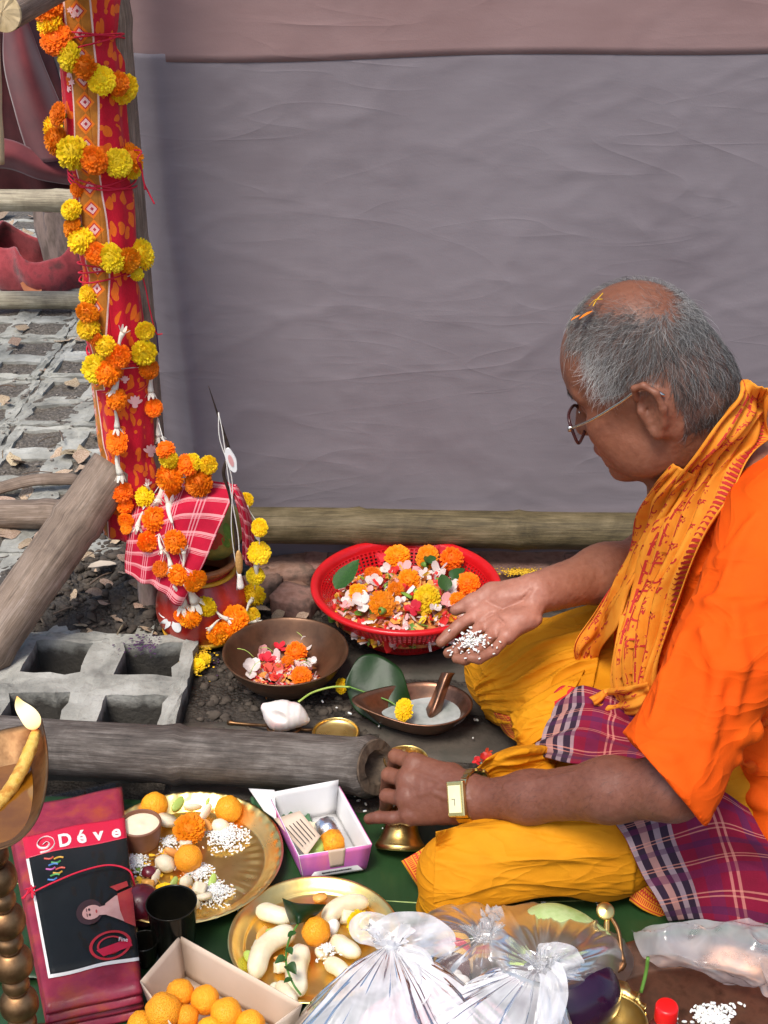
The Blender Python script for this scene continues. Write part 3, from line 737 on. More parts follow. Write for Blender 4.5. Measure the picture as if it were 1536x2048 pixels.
drape('maroon_band', [[PY(-60, 270, 3.22), PY(20, 280, 3.2), PY(90, 310, 3.2), PY(200, 345, 3.22)], [PY(-60, 300, 3.19), PY(20, 312, 3.17), PY(90, 338, 3.17), PY(200, 366, 3.19)], [PY(-60, 335, 3.22), PY(20, 340, 3.2), PY(90, 360, 3.2), PY(200, 378, 3.22)]], MAT['maroon_light'], 'faded maroon sash slung below the hanging dark folds', 1.2, .006, 40, 14, 5)
drape('maroon_strip', [[PY(8, 30, 3.2), PY(30, 25, 3.18), PY(55, 35, 3.2)], [PY(5, 130, 3.2), PY(55, 120, 3.16), PY(85, 130, 3.2)], [PY(30, 230, 3.2), PY(85, 220, 3.16), PY(125, 225, 3.2)], [PY(60, 330, 3.2), PY(120, 320, 3.16), PY(165, 320, 3.2)]], MAT['maroon_light'], 'lighter red strip of cloth slanting over the maroon drape', 1.0, .012, 30, 30, 9)
# plum cloth behind the wrapped post and the narrow strip next to it
MAT['plum'] = M('plum_cloth', (.085, .008, .03), (.13, .015, .045), scale=20, rough=.8)
drape('plum_cloth', [[PY(196, -40, 2.06), PY(212, -40, 2.03), PY(226, -40, 2.06)], [PY(200, 100, 2.06), PY(222, 100, 2.02), PY(238, 110, 2.06)], [PY(208, 200, 2.06), PY(232, 200, 2.03), PY(243, 210, 2.06)], [PY(212, 300, 2.06), PY(236, 300, 2.03), PY(245, 288, 2.06)]], MAT['plum'], 'narrow plum coloured cloth hanging behind the wrapped post beside the screen', 1.0, .004, 16, 40, 3)
# ================================================================== flowers (shared meshes)
def petal_rows(base, tip, width, cup, side, up, rows=3, seed=None, wid=(0.55, 1.0, .7)):
    """3 x rows grid from base to tip; side = width direction, up = cup direction"""
    v = []
    for i in range(rows):
        t = i/(rows-1); c = base.lerp(tip, t)+up*(-cup*.6*sin(t*pi)*.4); w = width*wid[min(i, len(wid)-1)]
        for s in (-1, 0, 1): v.append(c+side*(s*w/2)+up*(cup*abs(s)*(.3+.7*t)))
    f = [(i*3+j, i*3+j+1, (i+1)*3+j+1, (i+1)*3+j) for i in range(rows-1) for j in range(2)]
    return v, f
def marigold_mesh(seed, n=330, flat=.78, polar=122):
    rg = random.Random(seed); V, F, C = [], [], []
    cv, cf, _ = lathe([(.02, .80), (.30, .76), (.55, .60), (.74, .32), (.80, .0), (.72, -.26), (.45, -.45), (.02, -.5)], 14); V += [(a, b_, c*flat) for a, b_, c in cv]; F += cf; C += [(.9, .82, .9)]*len(cv)
    for i in range(n):
        u = (i+.5)/n; th = math.acos(1-u*(1-cos(radians(polar)))); ph = i*2.399963+rg.uniform(-.25, .25)
        th += rg.uniform(-.08, .08)
        d = Vector((sin(th)*cos(ph), sin(th)*sin(ph), cos(th))); out = Vector((cos(th)*cos(ph), cos(th)*sin(ph), -sin(th)))
        L = rg.uniform(.90, 1.07)*(0.93 if th < .35 else 1.0); tip = d*L+out*.07*rg.uniform(-.2, 1.6)
        side = d.cross(out).normalized(); side = (side*cos(rg.uniform(-.5, .5))+out*.35*rg.uniform(-1, 1)).normalized()
        v, f = petal_rows(d*.62, tip, rg.uniform(.17, .25), rg.uniform(.01, .05), side, (out*.7+d*.4).normalized())
        # ruffled tip
        v[-2] += d*rg.uniform(-.05, .04); v[-1] += d*rg.uniform(-.03, .03); v[-3] += d*rg.uniform(-.03, .03)
        b = rg.uniform(.80, 1.08); g = rg.uniform(.86, 1.1)
        k = len(V); V += [(p.x, p.y, p.z*flat) for p in v]; F += [tuple(q+k for q in ff) for ff in f]; C += [(b, b*g, b)]*len(v)
    return rawmesh('marigold', V, F, MAT['orange'], True, cols=C)
MARI = [marigold_mesh(1), marigold_mesh(2, 300, .86, 128), marigold_mesh(3, 340, .70, 112), marigold_mesh(5, 240, .55, 98), marigold_mesh(6, 210, .92, 135)]
mb = MB(); mb.lathe([(.02, -1.05), (.16, -1.0), (.26, -.80), (.34, -.55), (.36, -.38), (.2, -.30)], 10); CALYX = mb.mesh('calyx', MAT['calyx'])
def marigold(c, r, col, facing, parent=None, seed=0, calyx=True, name='marigold'):
    rg = random.Random(seed*7+3); rot = frame_to(facing, roll=rg.uniform(0, 6.28))
    m4 = mat4(c, rot, (r*rg.uniform(.90, 1.10), r*rg.uniform(.88, 1.08), r*rg.uniform(.82, 1.12))); o = inst(name, MARI[seed % 5], MAT[col], m4, parent)
    if calyx: inst('calyx', CALYX, None, Matrix.Identity(4), None).parent = o
    return o
def tuberose_mesh(seed):
    """white trumpet: slender curved tube with six lobes, unit length along +z"""
    rg = random.Random(seed); mb = MB(); n = 9
    path = [Vector((.10*sin(i/(n-1)*2.2), .05*sin(i/(n-1)*3+seed), i/(n-1)*.72)) for i in range(n)]
    mb.tube(path, [.030, .045, .055, .06, .065, .075, .09, .105, .115], 10)
    c = path[-1]
    for k in range(6):
        t = k*pi/3+rg.uniform(-.2, .2); o = Vector((cos(t), sin(t), 0)); sp = rg.uniform(.45, 1.0)
        b0 = c+o*.08; tp = c+o*(.10+.16*sp)+Vector((0, 0, .30-.12*sp+rg.uniform(-.04, .04)))
        v, f = petal_rows(b0, tp, .13, .03, o.cross(Vector((0, 0, 1))), (Vector((0, 0, 1))-o*.4).normalized(), wid=(.7, 1.0, .35)); mb.add(v, f)
    return mb.mesh('tuberose', MAT['tuberose'])
TUBE = [tuberose_mesh(i) for i in range(3)]
def tuberose(a, b_, parent=None, seed=0, L=None):
    a, b_ = Vector(a), Vector(b_); d = b_-a
    return inst('tuberose', TUBE[seed % 3], None, mat4(a, frame_to(d, roll=seed*1.7), L or d.length), parent)
def blossom_mesh(seed, n=5, crumple=.25):
    rg = random.Random(seed); mb = MB()
    for k in range(n):
        t = 2*pi*k/n+rg.uniform(-.25, .25); el = rg.uniform(.0, .9)
        o = Vector((cos(t)*cos(el), sin(t)*cos(el), sin(el))); s = Vector((-sin(t), cos(t), 0)); s = (s+Vector((0, 0, rg.uniform(-crumple, crumple)*2))).normalized(); up = o.cross(s)
        v, f = petal_rows(o*.08, o*rg.uniform(.8, 1.1), rg.uniform(.6, .9), rg.uniform(-.12, .16), s, up, rows=4, wid=(.35, .9, 1.0, .4)); mb.add(v, f)
    mb.lathe([(.1, -.05), (.12, .05), (.06, .14), (0, .16)], 8); return mb.mesh('blossom', MAT['petal_white'])
BLOS = [blossom_mesh(i, 5 if i < 2 else 4, .2+.1*i) for i in range(4)]
def leaf_mesh(seed, L=1.0, Wd=.42, fold=.10, bend=.15, nz=9):
    rg = random.Random(seed); mb = MB(); v = []; f = []
    for i in range(nz):
        t = i/(nz-1); w = Wd*(sin(pi*min(1, t**.75*.98+.02))**.8)*(1-.15*t); 
        for s in (-1, -.5, 0, .5, 1): v.append((s*w, t*L, fold*abs(s)*w*2-bend*t*t+.012*sin(t*20+s*3+seed)))
    f = [(i*5+j, i*5+j+1, (i+1)*5+j+1, (i+1)*5+j) for i in range(nz-1) for j in range(4)]
    mb.add(v, f); return mb.mesh('leaf', MAT['leaf'])
LEAF = [leaf_mesh(i, 1, .30+.06*i, .08+.05*i, .12*i) for i in range(4)]

# ================================================================== wrapped post
PXc, PYc = -.411, 1.98
POST = SDF(); POST.cap((PXc, PYc, -.1), (PXc, PYc, 1.3), .047)
def saree_mat():
    m, nt, b, out = new_mat('saree_wrap'); L = nt.links
    uv = nd(nt, 'TexCoord'); sp = nd(nt, 'SeparateXYZ'); L.new(uv.outputs['UV'], sp.inputs[0]); u, v = sp.outputs[0], sp.outputs[1]   # u: metres round the post from the border's middle, v: height in metres
    au = math_(nt, 'ABSOLUTE', u); co = coord(nt, 'Object')
    # field: red with orange leaf sprigs
    cmb = nd(nt, 'CombineXYZ'); L.new(u, cmb.inputs[0]); L.new(v, cmb.inputs[1])
    ds = nd(nt, 'TexNoise'); ds.inputs['Scale'].default_value = 22; L.new(cmb.outputs[0], ds.inputs['Vector'])
    va = nd(nt, 'VectorMath', operation='MULTIPLY_ADD'); L.new(ds.outputs['Color'], va.inputs[0]); va.inputs[1].default_value = (.03, .03, .03); L.new(cmb.outputs[0], va.inputs[2])
    vo = nd(nt, 'TexVoronoi'); vo.inputs['Scale'].default_value = 46; L.new(va.outputs[0], vo.inputs['Vector'])
    mp = nd(nt, 'Mapping'); mp.inputs['Scale'].default_value = (1.9, .75, 1); mp.inputs['Rotation'].default_value = (0, 0, .7); L.new(va.outputs[0], mp.inputs[0])
    vo2 = nd(nt, 'TexVoronoi'); vo2.inputs['Scale'].default_value = 40; L.new(mp.outputs[0], vo2.inputs['Vector'])
    sprig = math_(nt, 'MAXIMUM', math_(nt, 'LESS_THAN', vo.outputs['Distance'], .27), math_(nt, 'LESS_THAN', vo2.outputs['Distance'], .36))
    red = mixc(nt, (.58, .003, .022), (.85, .16, .006), math_(nt, 'MULTIPLY', sprig, .92))
    # border: ochre band with diamonds
    p = .0300; dv = math_(nt, 'ABSOLUTE', math_(nt, 'SUBTRACT', math_(nt, 'FRACT', math_(nt, 'DIVIDE', v, p)), .5))
    d = math_(nt, 'ADD', math_(nt, 'DIVIDE', au, .0165), math_(nt, 'MULTIPLY', dv, 1.75))
    n = noise(nt, co, 60, 4); ro = ramp(nt, [(.35, (.40, .13, .012)), (.65, (.55, .20, .02))]); L.new(n, ro.inputs[0])
    c = mixc(nt, ro.outputs[0], (.86, .20, .010), math_(nt, 'LESS_THAN', d, .86))
    c = mixc(nt, c, (.55, .01, .03), math_(nt, 'LESS_THAN', d, .58)); c = mixc(nt, c, (.85, .52, .48), math_(nt, 'LESS_THAN', d, .46)); c = mixc(nt, c, (.45, .03, .05), math_(nt, 'LESS_THAN', d, .17))
    inb = math_(nt, 'LESS_THAN', au, .0185); edge = math_(nt, 'MULTIPLY', math_(nt, 'GREATER_THAN', au, .0180), math_(nt, 'LESS_THAN', au, .0205))
    c = mixc(nt, red, c, inb); c = mixc(nt, c, (.85, .58, .50), edge)
    L.new(c, b.inputs['Base Color']); b.inputs['Roughness'].default_value = .65; b.inputs['Specular IOR Level'].default_value = .3; b.inputs['Sheen Weight'].default_value = .1
    bump(nt, b, math_(nt, 'ADD', noise(nt, co, 400, 2), noise(nt, coord(nt, 'Object', (1, 1, .4)), 40, 4)), .35, .002); return m
MAT['saree'] = saree_mat()
post = thing('wrapped_post', (PXc, PYc, 0), 'upright bamboo post wrapped in red printed saree cloth with ochre diamond border', 'post')
mb = MB(); mb.tube([Vector((PXc+.022, PYc+.018, z)) for z in np.linspace(-.05, 1.6, 60)], [.034+.003*(i % 12 == 0) for i in range(60)], 20); mb.obj('culm', MAT['bamboo_brown'], post)
nu, nv = 120, 200; V = np.zeros((nv+1, nu+1, 3)); UVs = np.zeros((nv+1, nu+1, 2))
for i in range(nv+1):
    z = .16+(1.45-.16)*i/nv
    tie = sum(math.exp(-((z-t)/.016)**2) for t in (.30, .47, .60, .74, .93))
    for j in range(nu+1):
        t = 2*pi*j/nu
        r = .0455-.0045*tie+.0016*sin(5*t+z*6)+.0012*sin(11*t-z*17)+.0012*sin(3*t+z*23)+.006*max(0, .36-z)*4*(.5+.5*sin(4*t))
        V[i, j] = (PXc+r*sin(t), PYc-r*cos(t), z)          # t=0 faces the camera, +t to the right
        drift = -.004-.010*math.exp(-((z-.75)/.08)**2)-.034*np.clip((.70-z)/.25, 0, 1)**1.3
        ang = (t if t < pi else t-2*pi)
        UVs[i, j] = (ang*.047-drift if z > .42 else ang*.047+.06, z)
v_, f_, _ = sheet_mesh(V, .0015, True); uvv = np.concatenate([UVs.reshape(-1, 2)]*2)
mk('saree_cloth', v_, f_, MAT['saree'], post, uvs=uvv)
# flower prints lying on the wrap
def decal(name, polys, mat, parent, surf, off=.0009, Y=None):
    mb = MB()
    for poly in polys:
        c = np.mean(np.array(poly, float), 0); pts = [tuple(c)]+[tuple(q) for q in poly]
        v = [(march(x, y, surf, off) if surf is not None else None) or PY(x, y, Y or PYc-.02) for x, y in pts]
        n = len(poly); mb.add(v, [(0, 1+k, 1+(k+1) % n) for k in range(n)])
    return mb.obj(name, mat, parent)
def ell_poly(cx, cy, a, b_, ang, n=12): return [(cx+a*cos(t)*cos(ang)-b_*sin(t)*sin(ang), cy+a*cos(t)*sin(ang)+b_*sin(t)*cos(ang)) for t in [2*pi*k/n for k in range(n)]]
MAT['print_pink'] = M('print_pink', (.85, .50, .47), rough=.7); MAT['print_orange'] = M('print_orange', (.88, .18, .008), rough=.7)
POSTs = SDF(); POSTs.cap((PXc, PYc, -.1), (PXc, PYc, 1.3), .0465)
for (cx, cy, s) in ((270, 805, 15), (302, 903, 15), (292, 968, 12), (250, 760, 9)):
    decal('flower_print', [ell_poly(cx+s*.55*cos(a), cy-s*.55*sin(a)+s*.2, s*.62, s*.24, -a) for a in (.5, 1.1, 1.57, 2.05, 2.65)]+[ell_poly(cx, cy+s*.45, s*.4, s*.3, 0)], MAT['print_pink'], post, POSTs)
for (cx, cy) in ((140, 20), (143, 165), (138, 150), (147, 30), (136, 178)):
    decal('flower_print', [ell_poly(cx, cy, 7, 2.2, a) for a in (.4, 1.4, 2.4)], MAT['print_pink'], post, POSTs)
# red ties and their loose ends
def thread(name, pts, r, mat, label=None, parent=None, n=40, seg=6, cat='thread', group=None):
    mb = MB(); mb.tube(smooth_path(pts, n), r, seg); o = mb.obj(name, mat, parent)
    if label: tag(o, label, cat, group)
    return o
for k, (z, tilt) in enumerate(((.93, .01), (.74, -.012), (.60, .012), (.47, -.008))):
    for q in range(3):
        pts = [Vector((PXc+.049*sin(t), PYc-.049*cos(t), z+tilt*sin(t+q)+.004*q)) for t in np.linspace(0, 2*pi, 16)]
        thread('tie_thread', pts, .0013, MAT['thread_red'], parent=post, n=60)
thread('loose_thread', [PY(268, 310, 1.95), PY(281, 330, 1.95), PY(288, 365, 1.95), PY(297, 385, 1.955), PY(309, 408, 1.95)], .0013, MAT['thread_red'], parent=post)
thread('loose_thread', [PY(268, 300, 1.95), PY(283, 303, 1.95), PY(275, 320, 1.94), PY(284, 345, 1.95), PY(290, 380, 1.95)], .0011, MAT['thread_red'], parent=post)
thread('loose_thread', [PY(283, 545, 1.95), PY(292, 580, 1.95), PY(300, 620, 1.955), PY(312, 665, 1.96), PY(325, 668, 1.96)], .0011, MAT['thread_red'], parent=post)
# purple rag behind
o = sheet('purple_rag', grid_surf([[PY(278, 618, 2.05), PY(300, 612, 2.03)], [PY(276, 650, 2.05), PY(312, 648, 2.03)], [PY(280, 700, 2.05), PY(318, 705, 2.04)]], 8, 10), M('purple_cloth', (.07, .03, .13), (.12, .05, .2), scale=30, rough=.8)); tag(o, 'small purple rag tied behind the wrapped post', 'rag')

# ---- garland wound round the post
garl = [(95, 15, 'O', 33), (100, 48, 'Y', 30), (113, 78, 'O', 31), (139, 113, 'Y', 29), (170, 135, 'O', 27), (203, 160, 'Y', 29), (236, 168, 'O', 25), (243, 182, 'Y', 31),
        (116, 228, 'O', 23), (103, 262, 'Y', 27), (113, 282, 'O', 29), (146, 306, 'Y', 33), (187, 320, 'O', 29), (236, 326, 'Y', 31), (256, 322, 'O', 28), (262, 342, 'Y', 22),
        (150, 385, 'O', 18), (143, 420, 'Y', 22), (146, 455, 'O', 25), (163, 482, 'Y', 28), (193, 508, 'O', 25), (222, 516, 'Y', 29), (256, 521, 'O', 29), (282, 515, 'Y', 30), (274, 548, 'Y', 14),
        (172, 598, 'Y', 20), (175, 626, 'O', 23), (177, 657, 'Y', 25), (190, 676, 'O', 20), (211, 692, 'Y', 22), (238, 713, 'O', 27), (288, 706, 'Y', 28), (290, 662, 'Y', 19), (191, 738, 'Y', 28), (216, 745, 'O', 27), (298, 738, 'O', 20)]
BEHIND = {(243, 182), (256, 322), (262, 342), (282, 515), (115, 228), (150, 385), (172, 598), (103, 262)}
mari = thing('marigold_garland', (PXc, PYc, .0), 'long garland of orange and yellow marigolds wound round the wrapped post', 'garland')
pts = []
for i, (px, py, c, r) in enumerate(garl):
    p = march(px, py, POST, .014); off = 0
    if p is None: p = PY(px, py, PYc-.018 if (px, py) not in BEHIND else PYc+.004)
    if (px, py) in BEHIND: p = p+Vector((0, .018, 0))
    rad = r*mpx(p); out = Vector((p.x-PXc, p.y-PYc, 0)); out = out.normalized() if out.length > .01 else Vector((0, -1, 0))
    rg = random.Random(i); d = out+Vector((rg.uniform(-.5, .5), -.35, rg.uniform(-.2, .6)))
    marigold(p, rad, 'orange' if c == 'O' else 'yellow', d, mari, i); pts.append(p)
for a, b_ in zip(pts[:-1], pts[1:]):
    if (a-b_).length < .09: thread('string', [a+Vector((0, .008, 0)), (a+b_)/2+Vector((0, .012, 0)), b_+Vector((0, .008, 0))], .0008, MAT['thread_white'], parent=mari, n=6, seg=5)

# ================================================================== painted pot, coconut, checked cloth
POTC = Vector((PZ(412, 1258).x, 1.92, 0)); 
pot = thing('clay_pot', POTC, 'round red painted clay pot with white flowers and yellow rim', 'pot')
MAT['pot_red'] = M('pot_red', (.30, .012, .010), (.42, .03, .012), scale=24, rough=.3, rvar=.08, spec=.6, coat=.35, bmp=.05)
MAT['pot_yellow'] = M('pot_yellow', (.62, .30, .02), (.72, .42, .03), scale=40, rough=.4); MAT['paint_white'] = M('paint_white', (.78, .76, .72), (.84, .83, .8), scale=60, rough=.45)
pr = prof_smooth([(.001, .004), (.050, .002), (.064, .008), (.076, .030), (.079, .052), (.074, .078), (.060, .100), (.049, .114), (.047, .122)], 40)
mb = MB(); mb.lathe(pr, 64, POTC); mb.obj('body', MAT['pot_red'], pot)
mb = MB(); mb.lathe(prof_smooth([(.047, .121), (.052, .126), (.060, .132), (.062, .138), (.056, .141), (.047, .134), (.044, .12), (.043, .10)], 24), 64, POTC); mb.obj('lip', M('lip_clay', (.34, .13, .05), (.45, .2, .08), scale=30, rough=.5), pot)
mb = MB(); mb.lathe([(.0535, .1115), (.0565, .1135), (.0535, .1165), (.0490, .1175), (.0490, .1115)], 64, POTC); mb.obj('rim_ring', MAT['pot_yellow'], pot)
mb = MB(); mb.lathe([(.066, .004), (.0705, .008), (.0715, .012), (.069, .0145), (.064, .012)], 64, POTC); mb.obj('foot_ring', MAT['pot_yellow'], pot)
POTS = SDF(); POTS.k = .01
for i in range(0, len(pr)-4, 2): POTS.ell((POTC.x, POTC.y, pr[i][1]), (pr[i][0]+.0005, pr[i][0]+.0005, .016))
PSH = SDF(); PSH.k = .004
PSH.ell((POTC.x, POTC.y, .046), (.0795, .0795, .0485)); PSH.cap((POTC.x, POTC.y, .07), (POTC.x, POTC.y, .12), .062, .048, .02)
fl = [(345, 1232)]
decal('white_flower', [ell_poly(345+17*cos(a), 1236+19*sin(a), 17 if k in (1, 3) else 13, 9, a) for k, a in enumerate((-1.9, -.35, 1.1, 2.5, 3.6))]+[ell_poly(346, 1236, 5, 5, 0)], MAT['paint_white'], pot, PSH, .0012)
decal('flower_veins', [ell_poly(345+9*cos(a), 1236+9*sin(a), 8, 1.1, a) for a in (-1.2, .4, 1.8, 3.1, 4.2)], MAT['pot_red'], pot, PSH, .002)
decal('yellow_motif', [ell_poly(468, 1215, 11, 5, -.6), ell_poly(458, 1225, 9, 4, .4), ell_poly(440, 1180, 22, 2, -.3), ell_poly(430, 1195, 18, 2, -.35), ell_poly(470, 1160, 12, 2, -.7)], MAT['pot_yellow'], pot, PSH, .0012)
CO = Vector((PY(428, 1052, 1.925).x, 1.925, .190))
MAT['coconut'] = M('coconut_green', (.20, .20, .03), (.36, .33, .07), (.16, .2, .05), scale=18, rough=.45, bmp=.1)
nut = SDF(); nut.ell(CO, (.046, .046, .054)); nut.cap(CO+Vector((0, 0, .045)), CO+Vector((.004, 0, .062)), .012, .007, .01)
v_, f_ = nut.mesh(.003); o = mk('green_coconut', v_, f_, MAT['coconut']); tag(o, 'green coconut set on the mouth of the painted pot', 'coconut')
decal('red_mark', [ell_poly(434, 1078, 16, 13, .5, 14), ell_poly(428, 1092, 9, 8, 0)], M('vermilion', (.5, .06, .03), rough=.7), o, nut, .0012)
decal('leaf_mark', [ell_poly(455, 1062, 17, 8, 1.3), ell_poly(452, 1085, 12, 7, 1.0)], MAT['calyx'], o, nut, .0012)
MAT['gamcha_red'] = cloth_plaid('gamcha_red', (.46, .006, .032), [(.12, .17, (.85, .42, .45), .55), (.24, .29, (.85, .42, .45), .55), (.36, .41, (.85, .42, .45), .55)], [(.15, .30, (.88, .45, .45), .62), (.34, .38, (.88, .5, .5), .55), (.42, .45, (.88, .5, .5), .55)], 4.2, 6.5)
net = [[(262, 1008, 1.95), (330, 982, 1.935), (392, 962, 1.915), (474, 970, 1.89)], [(258, 1045, 1.91), (312, 1030, 1.885), (374, 1010, 1.862), (458, 1012, 1.855)],
       [(253, 1085, 1.895), (302, 1078, 1.868), (358, 1066, 1.848), (432, 1070, 1.842)], [(250, 1116, 1.89), (296, 1122, 1.860), (346, 1120, 1.838), (408, 1126, 1.832)], [(251, 1143, 1.885), (290, 1166, 1.850), (325, 1187, 1.830), (362, 1212, 1.822)]]
P = grid_surf([[PY(*q) for q in row] for row in net], 70, 70); u = np.linspace(0, 1, 71)[None, :]; v = np.linspace(0, 1, 71)[:, None]
P[..., 1] += .004*np.sin(u*9+v*3)*(.3+v)+.003*np.sin(u*21+v*5)*v
gam = sheet('checked_gamcha', P, MAT['gamcha_red'], None, .0016); tag(gam, 'red and white checked cotton cloth draped over the coconut and pot', 'cloth')
net = [[(446, 962, 1.90), (470, 972, 1.885), (484, 985, 1.90)], [(470, 1000, 1.872), (488, 1015, 1.868), (502, 1035, 1.89)], [(484, 1060, 1.862), (497, 1075, 1.864), (508, 1085, 1.885)], [(486, 1120, 1.862), (496, 1130, 1.866), (505, 1140, 1.885)]]
P = grid_surf([[PY(*q) for q in row] for row in net], 24, 50); P[..., 1] += .003*np.sin(np.linspace(0, 1, 25)[None, :]*12)
sheet('hanging_end', P, MAT['gamcha_red'], gam, .0016)
# iron blade on the pot with thread and shell tag
pth = [PY(*q) for q in ((417, 772, 1.832), (430, 812, 1.832), (446, 862, 1.832), (458, 905, 1.832), (447, 945, 1.834), (460, 990, 1.835), (470, 1050, 1.838), (476, 1150, 1.842))]
blade = thing('iron_spike', pth[-1], 'thin dark crooked iron spike standing against the pot', 'spike')
mb = MB(); mb.tube(smooth_path(pth, 50), [(.0004+.0023*min(1, i/16)*(1 if i > 12 else .8), .0015+.001*min(1, i/10)) for i in range(50)], 8, flat=(1, 0, 0)); mb.obj('shaft', MAT['iron'], blade)
thread('cord', [PY(437, 825, 1.828), PY(446, 870, 1.826), PY(456, 950, 1.826), PY(466, 1010, 1.826), PY(478, 1090, 1.828), PY(474, 1180, 1.83)], .0009, MAT['thread_white'], 'white cord knotted to the iron spike', None)
thread('cord', [PY(437, 826, 1.828), PY(440, 880, 1.824), PY(464, 960, 1.824), PY(463, 1060, 1.826), PY(478, 1170, 1.83)], .0008, MAT['thread_white'], 'thinner loop of white cord hanging beside the spike', None)
tg = thing('shell_tag', PY(461, 930, 1.822), 'small oval white tag with pink centre tied near the spike', 'tag')
mb = MB(); c = PY(462, 921, 1.822); e1 = (PY(470, 945, 1.822)-c); e2 = (PY(473, 918, 1.822)-c)
ring = [c+e1*cos(t)*1.0+e2*sin(t)*.85*(1+.08*sin(5*t)) for t in [2*pi*k/20 for k in range(20)]]; mb.add([c]+ring+[q+Vector((0, .003, 0)) for q in ring], [(0, 1+k, 1+(k+1) % 20) for k in range(20)]+[(1+k, 21+k, 21+(k+1) % 20, 1+(k+1) % 20) for k in range(20)]); mb.obj('disc', MAT['white_tag'], tg, smooth=False)
mb = MB(); r2 = [c+Vector((0, -.001, 0))+(e1*cos(t)*.5+e2*sin(t)*.4) for t in [2*pi*k/12 for k in range(12)]]; mb.add(r2, [tuple(range(12))]); mb.obj('centre', MAT['petal_pink'], tg, smooth=False)
o = mk('shell_bead', *(lambda vf: (vf[0], vf[1]))(SDF().ell(PY(478, 1125, 1.825), (.006, .005, .022)).mesh(.002)), M('bead', (.42, .2, .05), (.6, .35, .12), scale=200, rough=.4)); tag(o, 'small brown woven bead on the cord beside the pot', 'bead')
o = mk('white_shell', *(lambda vf: (vf[0], vf[1]))(SDF().cap(PY(479, 1150, 1.825), PY(481, 1172, 1.825), .0035, .006).mesh(.002)), MAT['conch']); tag(o, 'small white bud shell tied at the end of the cord', 'shell')
# wooden peg behind the pot
mb = MB(); p = PZ(300, 1240, .0); mb.tube([Vector((p.x, 1.96, z)) for z in (-.02, .04, .09, .14)], [.018, .017, .0165, .016], 16, wob=lambda i, j: 1+.06*sin(j*2.2+i)); o = mb.obj('wooden_peg', MAT['stump']); tag(o, 'grey wooden peg in the soil left of the pot', 'peg')

# ---- hanging strings of marigolds and tuberoses over post and pot
SURF = SDF(); SURF.k = .02; SURF.cap((PXc, PYc, -.1), (PXc, PYc, 1.3), .047); SURF.ell(CO, (.058, .06, .066)); SURF.ell((POTC.x, POTC.y, .05), (.083, .083, .055)); SURF.cap((POTC.x-.02, POTC.y-.005, .09), (CO.x-.05, CO.y-.0, .17), .058, .05); SURF.cap((POTC.x-.09, POTC.y+.01, .10), (CO.x-.07, CO.y+.01, .2), .035, .04)
GP = np.array([(q.co+gam.location)[:] for q in gam.data.vertices]); GD = GP[:, 1]*cos(CT)+(CH-GP[:, 2])*sin(CT); GX = 768+CF*GP[:, 0]/GD; GY = 1024-CF*(GP[:, 1]*sin(CT)-(CH-GP[:, 2])*cos(CT))/GD
def onS(px, py, off=.012, Y=1.90):
    p = march(px, py, SURF, off) or PY(px, py, Y); k = np.argmin((GX-px)**2+(GY-py)**2)
    if (GX[k]-px)**2+(GY[k]-py)**2 < 120:                # lies on the checked cloth
        q = PY(px, py, GP[k, 1]-off*.9)
        if q.y < p.y: p = q
    return p
def string_of(name, items, label, Y=1.9):
    p0 = onS(items[0][1], items[0][2], Y=Y); root = thing(name, p0, label, 'garland'); prev = None
    for i, it in enumerate(items):
        if it[0] == 'T':
            a, b_ = onS(it[1], it[2], .010, Y), onS(it[3], it[4], .014, Y); tuberose(a, b_, root, i+len(items)); p = a
        else:
            p = onS(it[1], it[2], .010, Y); rg = random.Random(i*3+len(items)); d = Vector((rg.uniform(-.8, .8), -1, rg.uniform(-.3, .9)))
            marigold(p, it[3]*mpx(p)*1.10, 'orange' if it[0] == 'O' else 'yellow', d, root, i+5)
        if prev is not None and (p-prev).length < .12: thread('string', [prev+Vector((0, .004, 0)), (p+prev)/2+Vector((0, .004, 0)), p+Vector((0, .004, 0))], .0007, MAT['thread_white'], parent=root, n=5, seg=5)
        prev = p
    return root
string_of('tuberose_string', [('T', 233, 740, 222, 796), ('O', 233, 798, 21), ('T', 228, 820, 234, 872), ('O', 234, 884, 22), ('T', 236, 905, 244, 962), ('O', 243, 983, 21), ('O', 250, 1012, 15), ('O', 252, 1042, 15), ('O', 252, 1058, 11)], 'string of orange marigolds and white tuberoses down the left of the post')
string_of('tuberose_string', [('T', 238, 700, 254, 655), ('T', 302, 745, 308, 800), ('O', 308, 816, 17), ('T', 314, 838, 326, 885), ('O', 331, 900, 18), ('Y', 338, 918, 20), ('O', 340, 955, 26), ('T', 372, 955, 378, 915), ('O', 348, 984, 18), ('O', 375, 930, 20), ('Y', 385, 925, 16), ('Y', 417, 930, 19), ('O', 398, 966, 28)], 'string of marigolds and tuberoses from the post to the top of the coconut', 1.88)
string_of('tuberose_string', [('T', 300, 985, 290, 966), ('Y', 289, 994, 20), ('T', 285, 1022, 278, 1068), ('T', 322, 968, 316, 1015), ('O', 310, 1038, 25), ('O', 297, 1083, 21), ('T', 318, 1070, 330, 1110), ('T', 330, 1098, 347, 1146), ('O', 322, 1138, 17), ('O', 356, 1150, 19), ('T', 347, 1172, 366, 1230)], 'marigold and tuberose string down the left side of the checked cloth', 1.85)
string_of('tuberose_string', [('T', 345, 1048, 344, 990), ('O', 350, 1084, 23), ('T', 366, 1135, 362, 1090), ('O', 391, 1162, 21), ('T', 365, 1168, 398, 1226), ('Y', 413, 1213, 20), ('O', 380, 1234, 21), ('O', 360, 1232, 12), ('T', 430, 1220, 466, 1244), ('T', 440, 1240, 412, 1262), ('O', 470, 1240, 26), ('O', 436, 1268, 23), ('O', 455, 1262, 14)], 'marigold and tuberose string lying across the front of the painted pot', 1.84)
